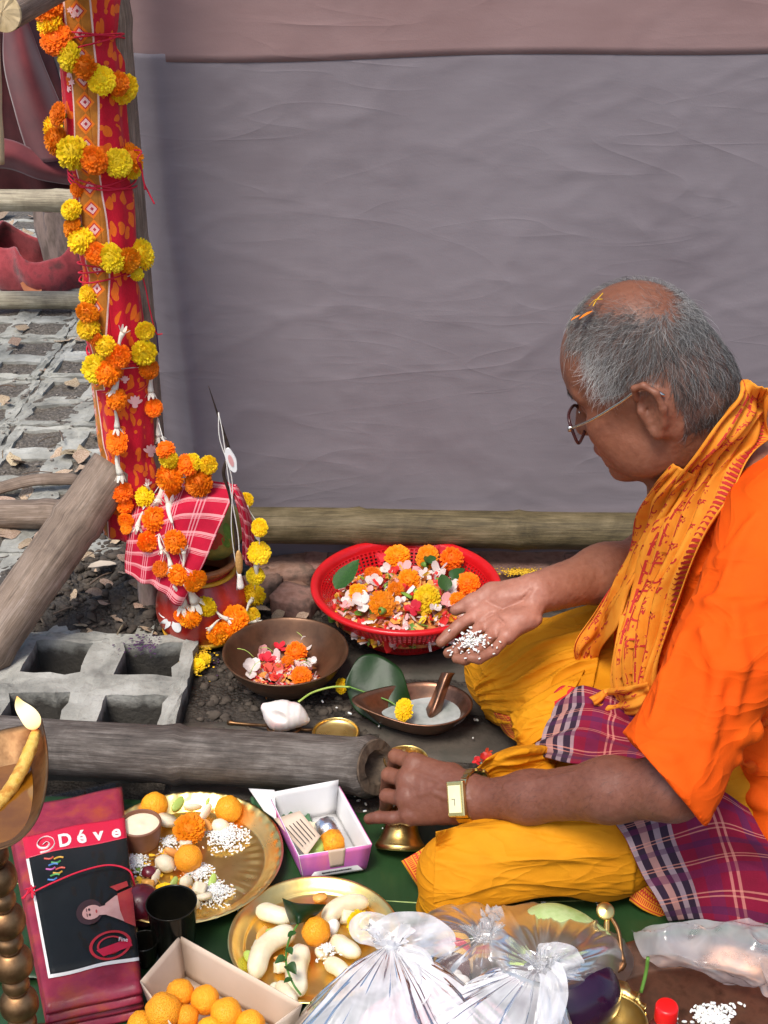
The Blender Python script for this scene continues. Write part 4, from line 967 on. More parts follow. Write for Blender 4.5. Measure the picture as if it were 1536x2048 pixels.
string_of('tuberose_string', [('Y', 492, 1000, 14), ('T', 497, 1022, 515, 1078), ('Y', 519, 1055, 17), ('Y', 518, 1106, 20), ('T', 512, 1160, 516, 1112), ('Y', 511, 1152, 17), ('Y', 508, 1190, 21), ('T', 492, 1222, 512, 1196), ('Y', 503, 1232, 17), ('T', 490, 1250, 520, 1238)], 'string of small yellow marigolds and tuberoses down the right of the pot', 1.86)
for i, (px, py, r) in enumerate(((378, 1312, 17), (396, 1330, 15), (410, 1318, 12))):
    p = PZ(px, py, .012); o = marigold(p, r*mpx(p), 'yellow', (.2, -.5, 1), None, i); tag(o, 'crushed yellow marigold on the soil below the pot', 'flower', 'crushed yellow flowers below the pot')
# ================================================================== the man
V3 = lambda *a: Vector(a)
# --- head frame: forward, left, up
hp, ht, hr, HS = radians(30), radians(23.5), radians(-4.5), 1.0
HO = Vector((.337, 1.573, .579))
hf = Vector((-cos(hp)*cos(ht), sin(hp)*cos(ht), -sin(ht))); hl = Vector((-sin(hp), -cos(hp), 0)); hu = hf.cross(hl)
hl = (hl*cos(hr)+hu*sin(hr)).normalized(); hu = hf.cross(hl).normalized()
HR = np.array([hf, hl, hu]).T
def HP(a, b_, c): return HO+(hf*a+hl*b_+hu*c)*HS
def hell(s, c, r, k=.02, op=1, tilt=0.0):
    rot = HR
    if tilt:
        t = np.array([[cos(tilt), 0, -sin(tilt)], [0, 1, 0], [sin(tilt), 0, cos(tilt)]]); rot = HR@t
    s.ell(HP(*c), np.array(r)*HS, rot, k, op)
def hcap(s, a, b_, ra, rb=None, k=.01, op=1): s.cap(HP(*a), HP(*b_), ra*HS, (rb if rb is not None else ra)*HS, k, op)
B = SDF(); EX = -.018
hell(B, (.006, 0, .045), (.085, .074, .089), .02)
hell(B, (-.022, 0, .012), (.054, .065, .064), .03)
hell(B, (.040, 0, .040), (.066, .064, .064), .03)
hell(B, (.034, 0, -.030), (.058, .060, .068), .03)
hell(B, (.045, 0, -.078), (.044, .046, .038), .03)
hell(B, (.078, 0, -.104), (.020, .022, .017), .022)
for s in (-1, 1):
    hell(B, (.058, s*.040, -.034), (.026, .024, .026), .025)
    hell(B, (.020, s*.052, -.070), (.034, .016, .028), .03)
    hcap(B, (.094, s*.012, .024), (.074, s*.050, .022), .008, .007, .014)
    hell(B, (.090, s*.032, .000), (.014, .020, .012), .012, -1)
    hell(B, (.076, s*.032, .000), (.0125, .0125, .0125), .004)
    hcap(B, (.098, s*.009, -.040), (.094, s*.016, -.040), .008, .006, .008)
    hcap(B, (.086, s*.018, -.050), (.074, s*.040, -.078), .006, .004, .018)
    # ear
    hell(B, (EX-.004, s*.075, -.006), (.019, .008, .029), .006, 1, .18)
    hell(B, (EX, s*.084, -.003), (.012, .0085, .019), .003, -1, .18)
    hcap(B, (EX+.004, s*.076, -.006), (EX+.006, s*.066, -.006), .005, .004, .002, -1)
    er = [(.010, s*.079, .012), (.004, s*.086, .027), (-.010, s*.089, .029), (-.021, s*.088, .016), (-.021, s*.085, -.006), (-.012, s*.081, -.026), (.000, s*.078, -.036)]
    er = [(a+EX, b_, c) for a, b_, c in er]
    for q in range(len(er)-1): hcap(B, er[q], er[q+1], .0042, .0042 if q < 5 else .007, .003)
    hcap(B, (EX-.001, s*.079, -.036), (EX+.004, s*.077, -.031), .0075, .006, .004)
    hcap(B, (EX+.010, s*.078, -.006), (EX+.009, s*.077, -.012), .0045, .004, .004)
hcap(B, (.093, 0, .014), (.112, 0, -.034), .0085, .0115, .012)
hell(B, (.111, 0, -.038), (.011, .012, .010), .008)
hcap(B, (.094, -.016, -.066), (.094, .016, -.066), .0085, .0085, .010)
hcap(B, (.0965, -.014, -.0625), (.0965, .014, -.0625), .0052, .0052, .004); hcap(B, (.095, -.012, -.074), (.095, .012, -.074), .0062, .0062, .004)
hcap(B, (.106, -.018, -.0690), (.106, .018, -.0690), .0032, .0032, .003, -1)
NB = Vector((.455, 1.60, .455))
B.cap(HP(-.040, 0, -.020), NB, .060, .066, .035); B.cap(HP(-.010, 0, -.075), NB+V3(-.05, -.005, -.03), .046, .056, .03)
B.cap(HP(-.03, .055, -.045), NB+V3(-.07, -.03, -.03), .012, .014, .02)
# trunk and limbs
SHN, SHF = Vector((.475, 1.43, .455)), Vector((.455, 1.74, .39))
B.ell((.46, 1.59, .34), (.095, .15, .15), None, .05); B.ell((.45, 1.56, .18), (.10, .13, .12), None, .05)
B.cap(SHN, NB, .05, .055, .04); B.cap(SHF, NB, .045, .055, .04)
ELN, WRN = PY(1345, 1578, 1.205), PY(958, 1600, 1.335)
fm = ELN.lerp(WRN, .30)+V3(0, 0, .004)
B.cap(SHN, ELN, .044, .033, .02); B.cap(ELN, fm, .0330, .0350, .02); B.cap(fm, ELN.lerp(WRN, .72), .0350, .0285, .02); B.cap(ELN.lerp(WRN, .72), WRN, .0295, .0245, .02)
ELF, WRF = PY(1312, 1118, 1.735), PY(1074, 1186, 1.605)
B.cap(SHF, ELF, .044, .038, .03); B.cap(ELF, ELF.lerp(WRF, .45), .040, .0375, .03); B.cap(ELF.lerp(WRF, .45), WRF, .0375, .0290, .03)
# left hand round the bell handle (back of the hand to the viewer)
kn = [PY(828, 1526, 1.398), PY(814, 1560, 1.380), PY(812, 1597, 1.364), PY(820, 1632, 1.352)]
w0 = [PY(930, 1568, 1.352), PY(925, 1588, 1.343), PY(925, 1606, 1.338), PY(930, 1622, 1.336)]
for a, b_, r in zip(w0, kn, (.0165, .0170, .0165, .0155)): B.cap(a, b_, r*1.05, r*.82, .016)
B.cap(WRN, w0[1], .0235, .020, .012); B.cap(WRN, w0[2], .0235, .019, .012)
for q, r in zip(kn, (.0108, .0112, .0106, .0096)): B.ell(q+V3(0, -.003, .003), r, None, .007)
fing = [[kn[0], PY(792, 1513, 1.425), PY(786, 1542, 1.450), PY(812, 1560, 1.455)], [kn[1], PY(778, 1550, 1.405), PY(774, 1582, 1.436), PY(802, 1598, 1.445)], [kn[2], PY(774, 1592, 1.384), PY(772, 1620, 1.416), PY(800, 1634, 1.428)], [kn[3], PY(786, 1636, 1.357), PY(757, 1634, 1.367), PY(738, 1638, 1.376)]]
for c, r in zip(fing, (.0098, .0100, .0094, .0084)): B.chain(c, [r*1.1, r, r*.93, r*.86], .0035)
B.chain([PY(905, 1552, 1.375), PY(868, 1548, 1.41), PY(832, 1560, 1.432), PY(806, 1582, 1.44)], [.016, .0135, .0115, .010], .010)
# right hand, palm up
mc = [PY(958, 1226, 1.588), PY(968, 1247, 1.570), PY(990, 1262, 1.552), PY(1014, 1272, 1.535)]
w1 = [PY(1052, 1177, 1.608), PY(1056, 1192, 1.597), PY(1060, 1206, 1.588), PY(1064, 1218, 1.580)]
for a, b_, r in zip(w1, mc, (.0160, .0150, .0146, .0150)): B.cap(a, b_, r, r*.80, .010)
B.ell((mc[1]+mc[2]+w1[1]+w1[2])/4+Vector((-.006, -.013, .019)), (.030, .020, .013), None, .010, -1)      # hollow of the palm
B.ell(PY(1018, 1192, 1.605)+V3(0, -.004, .003), (.027, .019, .016), None, .012)                           # ball of the thumb
B.ell(PY(1040, 1240, 1.562)+V3(0, -.002, .002), (.030, .016, .015), None, .012)
fr = [[mc[0], PY(918, 1251, 1.570), PY(897, 1270, 1.560), PY(882, 1284, 1.553)], [mc[1], PY(938, 1279, 1.540), PY(912, 1301, 1.524), PY(897, 1306, 1.528)], [mc[2], PY(960, 1297, 1.518), PY(930, 1319, 1.503), PY(913, 1317, 1.508)], [mc[3], PY(988, 1301, 1.508), PY(958, 1318, 1.494), PY(938, 1315, 1.498)]]
for c, r in zip(fr, (.0088, .0087, .0083, .0075)): B.chain(c, [r*1.1, r, r*.94, r*.84], .0022)
B.chain([PY(1030, 1180, 1.612), PY(982, 1184, 1.612), PY(944, 1205, 1.602), PY(911, 1220, 1.598)], [.0160, .0125, .0110, .0080], .007)
for a, b_ in (((975, 1203), (1005, 1218)), ((1005, 1218), (1045, 1200)), ((985, 1228), (1010, 1248)), ((962, 1243), (985, 1228)), ((1045, 1200), (1062, 1180))):
    pa, pb = march(*a, B), march(*b_, B)
    if pa and pb: B.cap(pa, pb, .0019, .0019, .003, -1)
# veins and tendons on the back of the left hand
for pts in ([(925, 1585), (880, 1575), (840, 1590)], [(935, 1598), (900, 1600), (868, 1585)], [(905, 1578), (870, 1560), (830, 1545)], [(1150, 1545), (1080, 1560), (1010, 1572)]):
    q = [march(x, y, B, -.0009) for x, y in pts]
    if all(q): B.chain(q, [.0019]*len(q), .004)
# folded legs under the wrap
KN, KF = PY(884, 1738, 1.272), PY(985, 1345, 1.70)
KN.z = .058; KF.z = .085
B.cap((.50, 1.47, .08), KN+V3(.06, .02, -.014), .05, .026, .004); B.cap((.50, 1.62, .08), KF+V3(.05, -.01, -.01), .05, .036, .02); B.cap(KN+V3(.06, .02, -.014), (.36, 1.55, .035), .026, .026, .004); B.cap(KF+V3(.05, -.01, -.01), (.36, 1.46, .035), .034, .026, .01)
v_, f_ = B.mesh(.0023, disp=lambda P: .0004*vnoise(P*180, 4))
# skin colours: palm, lips, scalp under the hair
PV = v_; hloc = (PV-np.array(HO))@HR/HS; base = np.array([.245, .098, .056]); col = np.tile(base, (len(PV), 1))
palm = np.exp(-(((PV-np.array((mc[1]+w1[2])/2))/.075)**2).sum(1))*(PV[:, 1] > 1.45)
FN = np.cross(PV[f_[:, 1]]-PV[f_[:, 0]], PV[f_[:, 2]]-PV[f_[:, 0]]); NV = np.zeros_like(PV)
for k_ in range(4): np.add.at(NV, f_[:, k_], FN)
NV /= np.linalg.norm(NV, axis=1, keepdims=True)+1e-12
palm_n = np.array([-.25, -.62, .74]); pw_ = np.clip(palm*1.7, 0, 1)*np.clip(NV@palm_n*1.6+.25, 0, 1)
col += pw_[:, None]*(np.array([.40, .175, .12])-base)
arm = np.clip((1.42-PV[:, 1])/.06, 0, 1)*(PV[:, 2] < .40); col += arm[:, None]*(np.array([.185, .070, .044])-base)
face = np.exp(-((hloc-np.array([.07, .03, -.04]))**2).sum(1)/.05**2); col += face[:, None]*np.array([.05, .004, -.002])
lip = np.exp(-(((hloc-np.array([.099, 0, -.068]))/np.array([.010, .022, .010]))**2).sum(1)); col += np.clip(lip, 0, 1)[:, None]*(np.array([.20, .07, .07])-base)
def hair_zone(h):
    a, b_, c = h[:, 0], h[:, 1], h[:, 2]
    front = a < np.where(c > .082, .074, .052)-.22*np.clip(np.abs(b_)-.03, 0, 1)-.25*np.clip(.055-c, 0, .05)
    low = c > np.where(a > .012, .012+.25*(a-.012), np.where(a > -.03, .032-.9*np.clip(-a+.012, 0, .02)*0, -.052))
    nape = (a < -.040) & (c > -.056-.2*(a+.05)*0)
    ok = front & np.where(a > -.040, c > .020, nape)
    ear = (np.abs(b_) > .064) & (a > -.050) & (a < -.002) & (c < .034)
    return ok & ~ear
bald_c = np.array([-.005, .012, .115])
def bald(h):
    d = np.sqrt(((h[:, 0]+.012)/.052)**2+((h[:, 1]-.012)/.036)**2); return (d < 1) & (h[:, 2] > .06), d
hz = hair_zone(hloc) & (np.linalg.norm(hloc, axis=1) < .16); bd, bdist = bald(hloc)
sc = (hz & ~bd).astype(float); bl = np.clip((bdist-.8)/.4, 0, 1)*hz*(hloc[:, 2] > .06)
sc = np.maximum(sc*np.where(hloc[:, 2] > .06, np.clip((bdist-.9)/.35, 0, 1), 1), 0)
nn = fbm(PV*90, 3, 8)
col = col*(1-.66*sc[:, None])+.66*sc[:, None]*np.array([.085, .075, .068])
col *= (1-.16*(bd & hz).astype(float))[:, None]
col *= (1+.10*fbm(PV*45, 4, 5)+.06*nn)[:, None]
MAT['skin'] = M('skin', (1, 1, 1), (.86, .80, .78), scale=110, detail=8, rough=.46, rvar=.12, vcol=True, bmp=.6, bscale=300, bdist=.0009, sss=.06, sssr=(.9, .35, .2), spec=.45)
MAT['skin'].node_tree.nodes['Principled BSDF'].inputs['Subsurface Scale'].default_value = .006
man = thing('person', (.45, 1.55, 0), 'grey haired man in orange shirt and yellow wrap sitting cross-legged holding rice and bell', 'person')
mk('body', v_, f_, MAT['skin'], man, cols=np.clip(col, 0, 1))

# --- hair strands
rgn = np.random.default_rng(5)
cand = np.argwhere(hz & ~bd & (hloc[:, 2] > -.06))[:, 0]
def strand_set(idx, Lr, wr, bright, seed, gravity=.35, lift=.25, curl=.25):
    rg = np.random.default_rng(seed); n = len(idx); p0 = PV[idx]+rg.normal(0, .0009, (n, 3)); nrm = NV[idx]; h = (p0-np.array(HO))@HR/HS
    back = np.clip((-.02-h[:, 0])/.05, 0, 1)[:, None]; top = np.clip((h[:, 2]-.075)/.03, 0, 1)[:, None]
    side = np.sign(h[:, 1])[:, None]
    f, l, u = np.array(hf), np.array(hl), np.array(hu)
    cl = np.stack([vnoise(p0*70, 31), vnoise(p0*70, 37), vnoise(p0*70, 41)], -1)+.6*np.stack([vnoise(p0*190, 51), vnoise(p0*190, 57), vnoise(p0*190, 61)], -1)
    d = f*(.75*(1-back)+.45*top)-u*(.75+.45*back-.5*top)+l*side*.25*top+.42*cl+rg.normal(0, .09, (n, 3))
    d -= nrm*(d*nrm).sum(1, keepdims=True); d /= np.linalg.norm(d, axis=1, keepdims=True)+1e-9
    Ls = rg.uniform(Lr[0], Lr[1], n)*(1-.55*top[:, 0])*np.where(h[:, 2] < .0, .55, 1.0); seg = 6; P = np.zeros((seg+1, n, 3)); P[0] = p0-nrm*.001; cur = d+nrm*rg.uniform(.3, 1.0, (n, 1))*lift*2.2
    ax = np.cross(nrm, d); cs = rg.normal(0, curl, (n, 1))
    for s_ in range(1, seg+1):
        cur = cur-np.array([0, 0, 1.])*gravity*.30-nrm*.17*lift*2+ax*cs*.5; cur /= np.linalg.norm(cur, axis=1, keepdims=True)
        P[s_] = P[s_-1]+cur*(Ls/seg)[:, None]
        dd = (P[s_]-np.array(HO))@HR/HS                          # stay outside the skull
        q = np.sqrt(((dd[:, 0]-.006)/.090)**2+(dd[:, 1]/.078)**2+((dd[:, 2]-.045)/.094)**2); m = q < 1
        P[s_][m] += (nrm*.0012)[m]
    w = rg.uniform(*wr, n); sd_ = np.cross(cur, nrm); sd_ /= np.linalg.norm(sd_, axis=1, keepdims=True)+1e-9; up = np.cross(sd_, cur)
    vs, fs, cs_ = [], [], []
    # silver at temples and front, darker behind and above the ear
    silver = np.clip(.13+.80*np.exp(-(((h-np.array([.045, .06, .045]))/np.array([.046, .06, .048]))**2).sum(1))+.45*np.exp(-(((h-np.array([.065, -.02, .085]))/.05)**2).sum(1))+.25*np.exp(-(((h-np.array([-.06, 0, .115]))/.05)**2).sum(1))+rg.normal(0, .16, n), 0, 1)
    c = np.array([.022, .019, .018])+silver[:, None]**1.1*np.array([.78, .76, .73])*bright
    for s_ in range(seg+1):
        k = 1-.75*(s_/seg)**1.5
        for t in (0, 2.094, 4.189): vs.append(P[s_]+(sd_*cos(t)+up*sin(t))*(w*k)[:, None]); cs_.append(c)
    vs = np.stack(vs, 1).reshape(-1, 3); cs_ = np.stack(cs_, 1).reshape(-1, 3); m = 3*(seg+1); b0 = (np.arange(n)*m)[:, None]
    for s_ in range(seg):
        for t in range(3):
            a, b_ = s_*3+t, s_*3+(t+1) % 3; fs.append(np.concatenate([b0+a, b0+b_, b0+b_+3, b0+a+3], 1))
    return vs, np.concatenate(fs), cs_
MAT['hair'] = M('hair', (1, 1, 1), rough=.42, vcol=True, spec=.5)
idx = rgn.choice(cand, 10500); hv, hfc, hc = strand_set(idx, (.016, .040), (.00013, .00026), 1.0, 3, .35, .30, .30)
near = cand[(hloc[cand, 2] > .055) & (bdist[cand] < 1.5)]
idx2 = rgn.choice(near, 800); hv2, hf2, hc2 = strand_set(idx2, (.025, .05), (.00012, .00022), 1.1, 9, .06, .65, .55)
bi = np.argwhere(bd)[:, 0]; idx3 = rgn.choice(bi, 620, p=(lambda w: w/w.sum())(np.clip(bdist[bi], .15, 1)**3)); hv3, hf3, hc3 = strand_set(idx3, (.015, .04), (.00010, .00019), .9, 13, .1, .3, .45)
hv_ = np.concatenate([hv, hv2, hv3]); hf_ = np.concatenate([hfc, hf2+len(hv), hf3+len(hv)+len(hv2)])
mk('hair', hv_, hf_, MAT['hair'], man, cols=np.concatenate([hc, hc2, hc3]))
# eyebrow and stubble
brow = np.argwhere((np.abs(hloc[:, 2]-.026) < .005) & (hloc[:, 0] > .06) & (np.abs(hloc[:, 1]) < .052) & (np.abs(hloc[:, 1]) > .010))[:, 0]
if len(brow):
    bv, bf, bc = strand_set(rgn.choice(brow, 260), (.008, .012), (.00018, .0003), .35, 4, .1, .2, .1); mk('eyebrows', bv, bf, MAT['hair'], man, cols=bc*.6)
# --- sparse dark hair on the near forearm
fa = np.argwhere((PV[:, 1] < 1.36) & (PV[:, 0] > .13) & (PV[:, 2] < .30) & (PV[:, 2] > .10) & (NV[:, 2] > -.2))[:, 0]
if len(fa):
    rg = np.random.default_rng(21); idx = rg.choice(fa, 900); p0 = PV[idx]; nn_ = NV[idx]; d = np.array((WRN-ELN).normalized())[None]*.8+np.array([0, -.2, -.6])[None]+rg.normal(0, .35, (len(idx), 3)); d -= nn_*(d*nn_).sum(1, keepdims=True); d /= np.linalg.norm(d, axis=1, keepdims=True); Ls = rg.uniform(.005, .011, (len(idx), 1)); s_ = np.cross(d, nn_)*.00007
    a0, a1, a2 = p0, p0+(d*.55+nn_*.22)*Ls, p0+(d*1.0+nn_*.18)*Ls; vs = np.stack([a0-s_, a0+s_, a1-s_*.8, a1+s_*.8, a2], 1).reshape(-1, 3); b0 = (np.arange(len(idx))*5)[:, None]; fs = np.concatenate([b0+np.array([[0, 1, 3]]), b0+np.array([[0, 3, 2]]), b0+np.array([[2, 3, 4]])])
    mk('arm_hair', vs, fs, M('arm_hair', (.02, .015, .012), rough=.5), man)
# --- spectacles
MAT['specs_dark'] = M('specs_dark', (.05, .015, .015), rough=.25); MAT['specs_metal'] = M('specs_metal', (.62, .58, .52), rough=.2, metal=1)
gl = SDF
def lens_ring(s, n=28):
    q = []
    for k in range(n):
        t = 2*pi*k/n; x = .0285*np.sign(cos(t))*abs(cos(t))**.62; z = .0210*np.sign(sin(t))*abs(sin(t))**.62
        q.append(HP(.108-.010*abs((s*.034+x)/.06)**2, s*.034+x, -.020+z))
    return q
for s in (1, -1):
    q = lens_ring(s); mb = MB(); mb.tube(q+[q[0]], .0021, 8, False); rim = mb.obj('spectacle_rim', MAT['specs_dark'], man)
    mb = MB(); c = sum(q, Vector())/len(q); mb.add([c]+q, [(0, 1+k, 1+(k+1) % len(q)) for k in range(len(q))]); mb.obj('lens', MAT['film'], rim)
    hn = HP(.099, s*.0625, -.014); mb = MB(); mb.tube(smooth_path([hn, HP(.060, s*.077, -.004), HP(.012, s*.082, .012), HP(-.026, s*.0835, .0255), HP(-.044, s*.080, .008)], 24), [.0019]*14+[.0022]*10, 8); mb.obj('temple_arm', MAT['specs_metal'], man)
    mb = MB(); mb.box(hn, (.006, .005, .007)); mb.obj('hinge', MAT['specs_metal'], man)
mb = MB(); mb.tube(smooth_path([HP(.106, .011, -.014), HP(.112, 0, -.010), HP(.106, -.011, -.014)], 10), .0014, 8); mb.obj('spectacle_bridge', MAT['specs_metal'], man)

# --- orange shirt
S = SDF(); S.k = .04
S.ell((.462, 1.592, .345), (.112, .172, .165)); S.ell((.445, 1.565, .20), (.128, .155, .14)); S.ell((.50, 1.54, .11), (.15, .165, .10)); S.cap(PY(1565, 1470, 1.40), PY(1560, 1640, 1.345), .080, .070)
S.cap(SHN+V3(.01, 0, 0), NB+V3(.03, -.02, -.02), .066, .06); S.cap(SHF+V3(.02, 0, -.035), NB+V3(.03, .02, -.03), .045, .055)
HEM = PY(1327, 1548, 1.212); ad = (HEM-SHN).normalized(); mid = SHN.lerp(HEM, .5)+V3(.006, -.01, .0)
ST = SDF(); ST.k = .03; ST.p = list(S.p)
S.cap(SHN, mid, .068, .062, .03); S.cap(mid, HEM+ad*.03, .062, .0600, .03)
S.cap(SHF+V3(.02, 0, -.04), ELF.lerp(SHF, .45)+V3(.03, 0, -.02), .045, .045, .03)
def ridge(s, pts, r, k, off=.0005, base=None):
    q = [march(x, y, base or s, off) for x, y in pts]; q = [p for p in q if p]
    if len(q) > 1: s.chain(q, [r*.4]+[r]*(len(q)-2)+[r*.3] if len(q) > 2 else [r, r*.5], k)
S0 = SDF(); S0.p = list(S.p)
for pts, r in (([(1385, 1195), (1420, 1205), (1470, 1215), (1530, 1200)], .005), ([(1360, 1270), (1330, 1350), (1300, 1440)], .005), ([(1470, 1230), (1450, 1330), (1400, 1480)], .006), ([(1440, 1180), (1470, 1100), (1510, 1030)], .006),
               ([(1400, 1260), (1430, 1320), (1425, 1400)], .004), ([(1480, 1480), (1505, 1465), (1536, 1440)], .006), ([(1475, 1520), (1510, 1540), (1540, 1545)], .006), ([(1470, 1580), (1510, 1600), (1540, 1620)], .005), ([(1300, 1500), (1340, 1520), (1370, 1580)], .003),
               ([(1395, 1150), (1440, 1120), (1490, 1050)], .004), ([(1180, 1330), (1215, 1345), (1250, 1350)], .005), ([(1440, 1420), (1420, 1480), (1400, 1560)], .004), ([(1475, 1250), (1480, 1330), (1470, 1420)], .006)):
    ridge(S, pts, r*1.3, .012, .001, base=S0)
S.cap(HEM, HEM+ad*.07, .060, .058, .02)
S.plane(PY(1323, 1556, 1.205), (-.74, -.30, -.60), .003)
S.cap(SHN.lerp(HEM, .6), ELN, .050, .047, .004, -1); S.cap(ELN, ELN.lerp(WRN, .5), .049, .049, .004, -1)                # the sleeve is open: the arm shows inside it
S.ell(NB+V3(-.06, 0, .05), (.085, .075, .06), None, .02, -1)                 # neck opening
sv, sf = S.mesh(.0036, disp=lambda P: .0050*fbm(np.stack([(P@np.array(ad))*3.5, (P@np.array(ad.orthogonal().normalized()))*17, (P@np.array(ad.cross(ad.orthogonal().normalized())))*17], -1), 2, 6)+.0014*fbm(P*26, 2, 9))
def shirt_mat():
    m = M('shirt_orange', (.80, .086, .004), (.85, .115, .005), scale=6, rough=.8, spec=.15, bmp=.25, bscale=500, bdist=.0006, tl=.12); return m
MAT['shirt'] = shirt_mat(); mk('shirt', sv, sf, MAT['shirt'], man)

# --- yellow wrap over the folded legs
D = SDF(); D.k = .05
D.cap((.52, 1.42, .095), KN+V3(.19, .05, .010), .098, .070); D.cap(KN+V3(.19, .05, .010), KN+V3(.02, 0, -.002), .070, .052)
D.cap((.52, 1.63, .095), KF+V3(.03, -.01, .0), .095, .068)
D.cap(KF+V3(.03, -.02, -.02), (.30, 1.45, .045), .055, .05); D.cap(KN+V3(.08, .05, -.02), (.33, 1.55, .05), .05, .05)
D.ell((.36, 1.54, .07), (.16, .11, .065), None, .04)
D.cap(KN+V3(.01, -.018, -.04), KN+V3(-.015, -.01, -.055), .028, .016, .03)
D0 = SDF(); D0.p = list(D.p)
rid = [] and [([(1200, 1215), (1110, 1265), (1010, 1330), (960, 1395)], .010), ([(1190, 1250), (1120, 1310), (1050, 1345), (985, 1410)], .008), ([(1180, 1300), (1110, 1345), (1040, 1385), (1000, 1430)], .009), ([(1175, 1345), (1120, 1380), (1075, 1430)], .008),
       ([(1150, 1390), (1110, 1420), (1090, 1460)], .007), ([(1060, 1290), (1080, 1340), (1120, 1370)], .007), ([(990, 1340), (1020, 1390), (1060, 1420)], .006), ([(1130, 1225), (1140, 1290), (1160, 1340)], .006), ([(960, 1370), (975, 1430), (1010, 1465)], .006),
       ([(1010, 1300), (1000, 1370), (1020, 1440)], .006), ([(890, 1660), (870, 1720), (872, 1800)], .008), ([(935, 1740), (905, 1700), (900, 1665)], .006), ([(1040, 1735), (1100, 1760), (1170, 1775)], .006), ([(960, 1500), (1000, 1510), (1060, 1500)], .008), ([(1270, 1660), (1250, 1720), (1260, 1780)], .006), ([(910, 1750), (960, 1740), (1010, 1760)], .005)]
for pts, r in rid: ridge(D, pts, r*1.1, .014, .001, D0)
for a, b_, r in ((PY(990, 1790, 1.25), PY(1120, 1800, 1.25), .030), (PY(1120, 1800, 1.25), PY(1230, 1815, 1.26), .026)):
    D.cap(a+V3(0, .02, -.02), b_+V3(0, .02, -.02), r, r, .02, -1)           # the wrap hangs clear of the ground under the thigh
D.plane((0, 0, .004), (0, 0, -1), .004)
dv, df = D.mesh(.0036, disp=lambda P: .0016*fbm(P*14, 2, 16))
MAT['dhoti'] = M('dhoti_yellow', (.60, .22, .005), (.72, .30, .009), scale=8, rough=.75, spec=.2, bmp=.25, bscale=450, bdist=.0006, tl=.08)
mk('yellow_wrap', dv, df, MAT['dhoti'], man)
def border_mat():
    m, nt, b, out = new_mat('wrap_border'); L = nt.links; uv = nd(nt, 'TexCoord'); sp = nd(nt, 'SeparateXYZ'); L.new(uv.outputs['UV'], sp.inputs[0]); u, v = sp.outputs[0], sp.outputs[1]
    def band(a, e): return math_(nt, 'MULTIPLY', math_(nt, 'GREATER_THAN', v, a), math_(nt, 'LESS_THAN', v, e))
    zig = math_(nt, 'ADD', v, math_(nt, 'MULTIPLY', math_(nt, 'SINE', math_(nt, 'MULTIPLY', u, 95)), .035))
    z = math_(nt, 'LESS_THAN', math_(nt, 'ABSOLUTE', math_(nt, 'SUBTRACT', zig, .40)), .045)
    dots = math_(nt, 'MULTIPLY', band(.12, .26), math_(nt, 'GREATER_THAN', math_(nt, 'SINE', math_(nt, 'MULTIPLY', u, 130)), -.3))
    k = math_(nt, 'MAXIMUM', math_(nt, 'MAXIMUM', band(.05, .09), band(.29, .32)), math_(nt, 'MAXIMUM', z, math_(nt, 'MAXIMUM', dots, band(.50, .54))))
    L.new(mixc(nt, (.78, .30, .010), (.55, .03, .012), k), b.inputs['Base Color']); b.inputs['Roughness'].default_value = .75
    bump(nt, b, noise(nt, coord(nt, 'Object'), 400, 2), .25, .0006); return m
MAT['border'] = border_mat()
DS = SDF(); DS.p = list(D.p)[:-1]
def creased(m, sc=5, st=.35, d=.004, rot=(.4, .3, .6)):
    '''fine fold lines of thin cotton as relief on top of the modelled folds'''
    nt = m.node_tree; b = nt.nodes['Principled BSDF']; L = nt.links; co = coord(nt, 'Object'); acc = None
    for k in range(3):
        mq = nd(nt, 'Mapping'); mq.inputs['Scale'].default_value = (1, 1.5, 3.2); mq.inputs['Rotation'].default_value = (rot[0]+k*.7, rot[1]-k*.5, rot[2]+k*.4); L.new(co, mq.inputs[0])
        q = noise(nt, mq.outputs[0], sc*(1+.6*k), 2, .4, .5); r = math_(nt, 'POWER', math_(nt, 'SUBTRACT', 1.0, math_(nt, 'ABSOLUTE', math_(nt, 'SUBTRACT', math_(nt, 'MULTIPLY', q, 2.0), 1.0))), 9.0); r = math_(nt, 'MULTIPLY', r, 1/(1+k)); acc = r if acc is None else math_(nt, 'ADD', acc, r)
    h = math_(nt, 'ADD', acc, math_(nt, 'MULTIPLY', noise(nt, co, 450, 2), .06)); bump(nt, b, h, st, d)
creased(MAT['dhoti'], 5, .5, .006); creased(MAT['shirt'], 3.2, .45, .008, (.2, .9, .1))
def on(px, py, s, off, Y): return march(px, py, s, off) or PY(px, py, Y)
def hemsheet(name, net, surf, off, mat=None, nu=30, nv=14):
    P = grid_surf([[on(x, y, surf, off, Y) if surf is not None else PY(x, y, Y) for x, y, Y in row] for row in net], nu, nv); return sheet(name, P, mat or MAT['border'], man, .0016)
hemsheet('wrap_corner', [[(803, 1722, 1.302), (816, 1742, 1.292), (838, 1775, 1.282), (868, 1809, 1.274)], [(838, 1702, 1.300), (850, 1725, 1.284), (866, 1760, 1.270), (888, 1803, 1.262)], [(872, 1678, 1.30), (882, 1712, 1.278), (893, 1750, 1.262), (912, 1795, 1.252)]], None, 0)
hemsheet('wrap_hem', [[(986, 1425, 1.6), (1010, 1466, 1.6), (1040, 1488, 1.56)], [(1020, 1432, 1.6), (1050, 1462, 1.58), (1078, 1484, 1.55)], [(1050, 1430, 1.6), (1088, 1452, 1.58), (1115, 1470, 1.56)]], DS, .006)
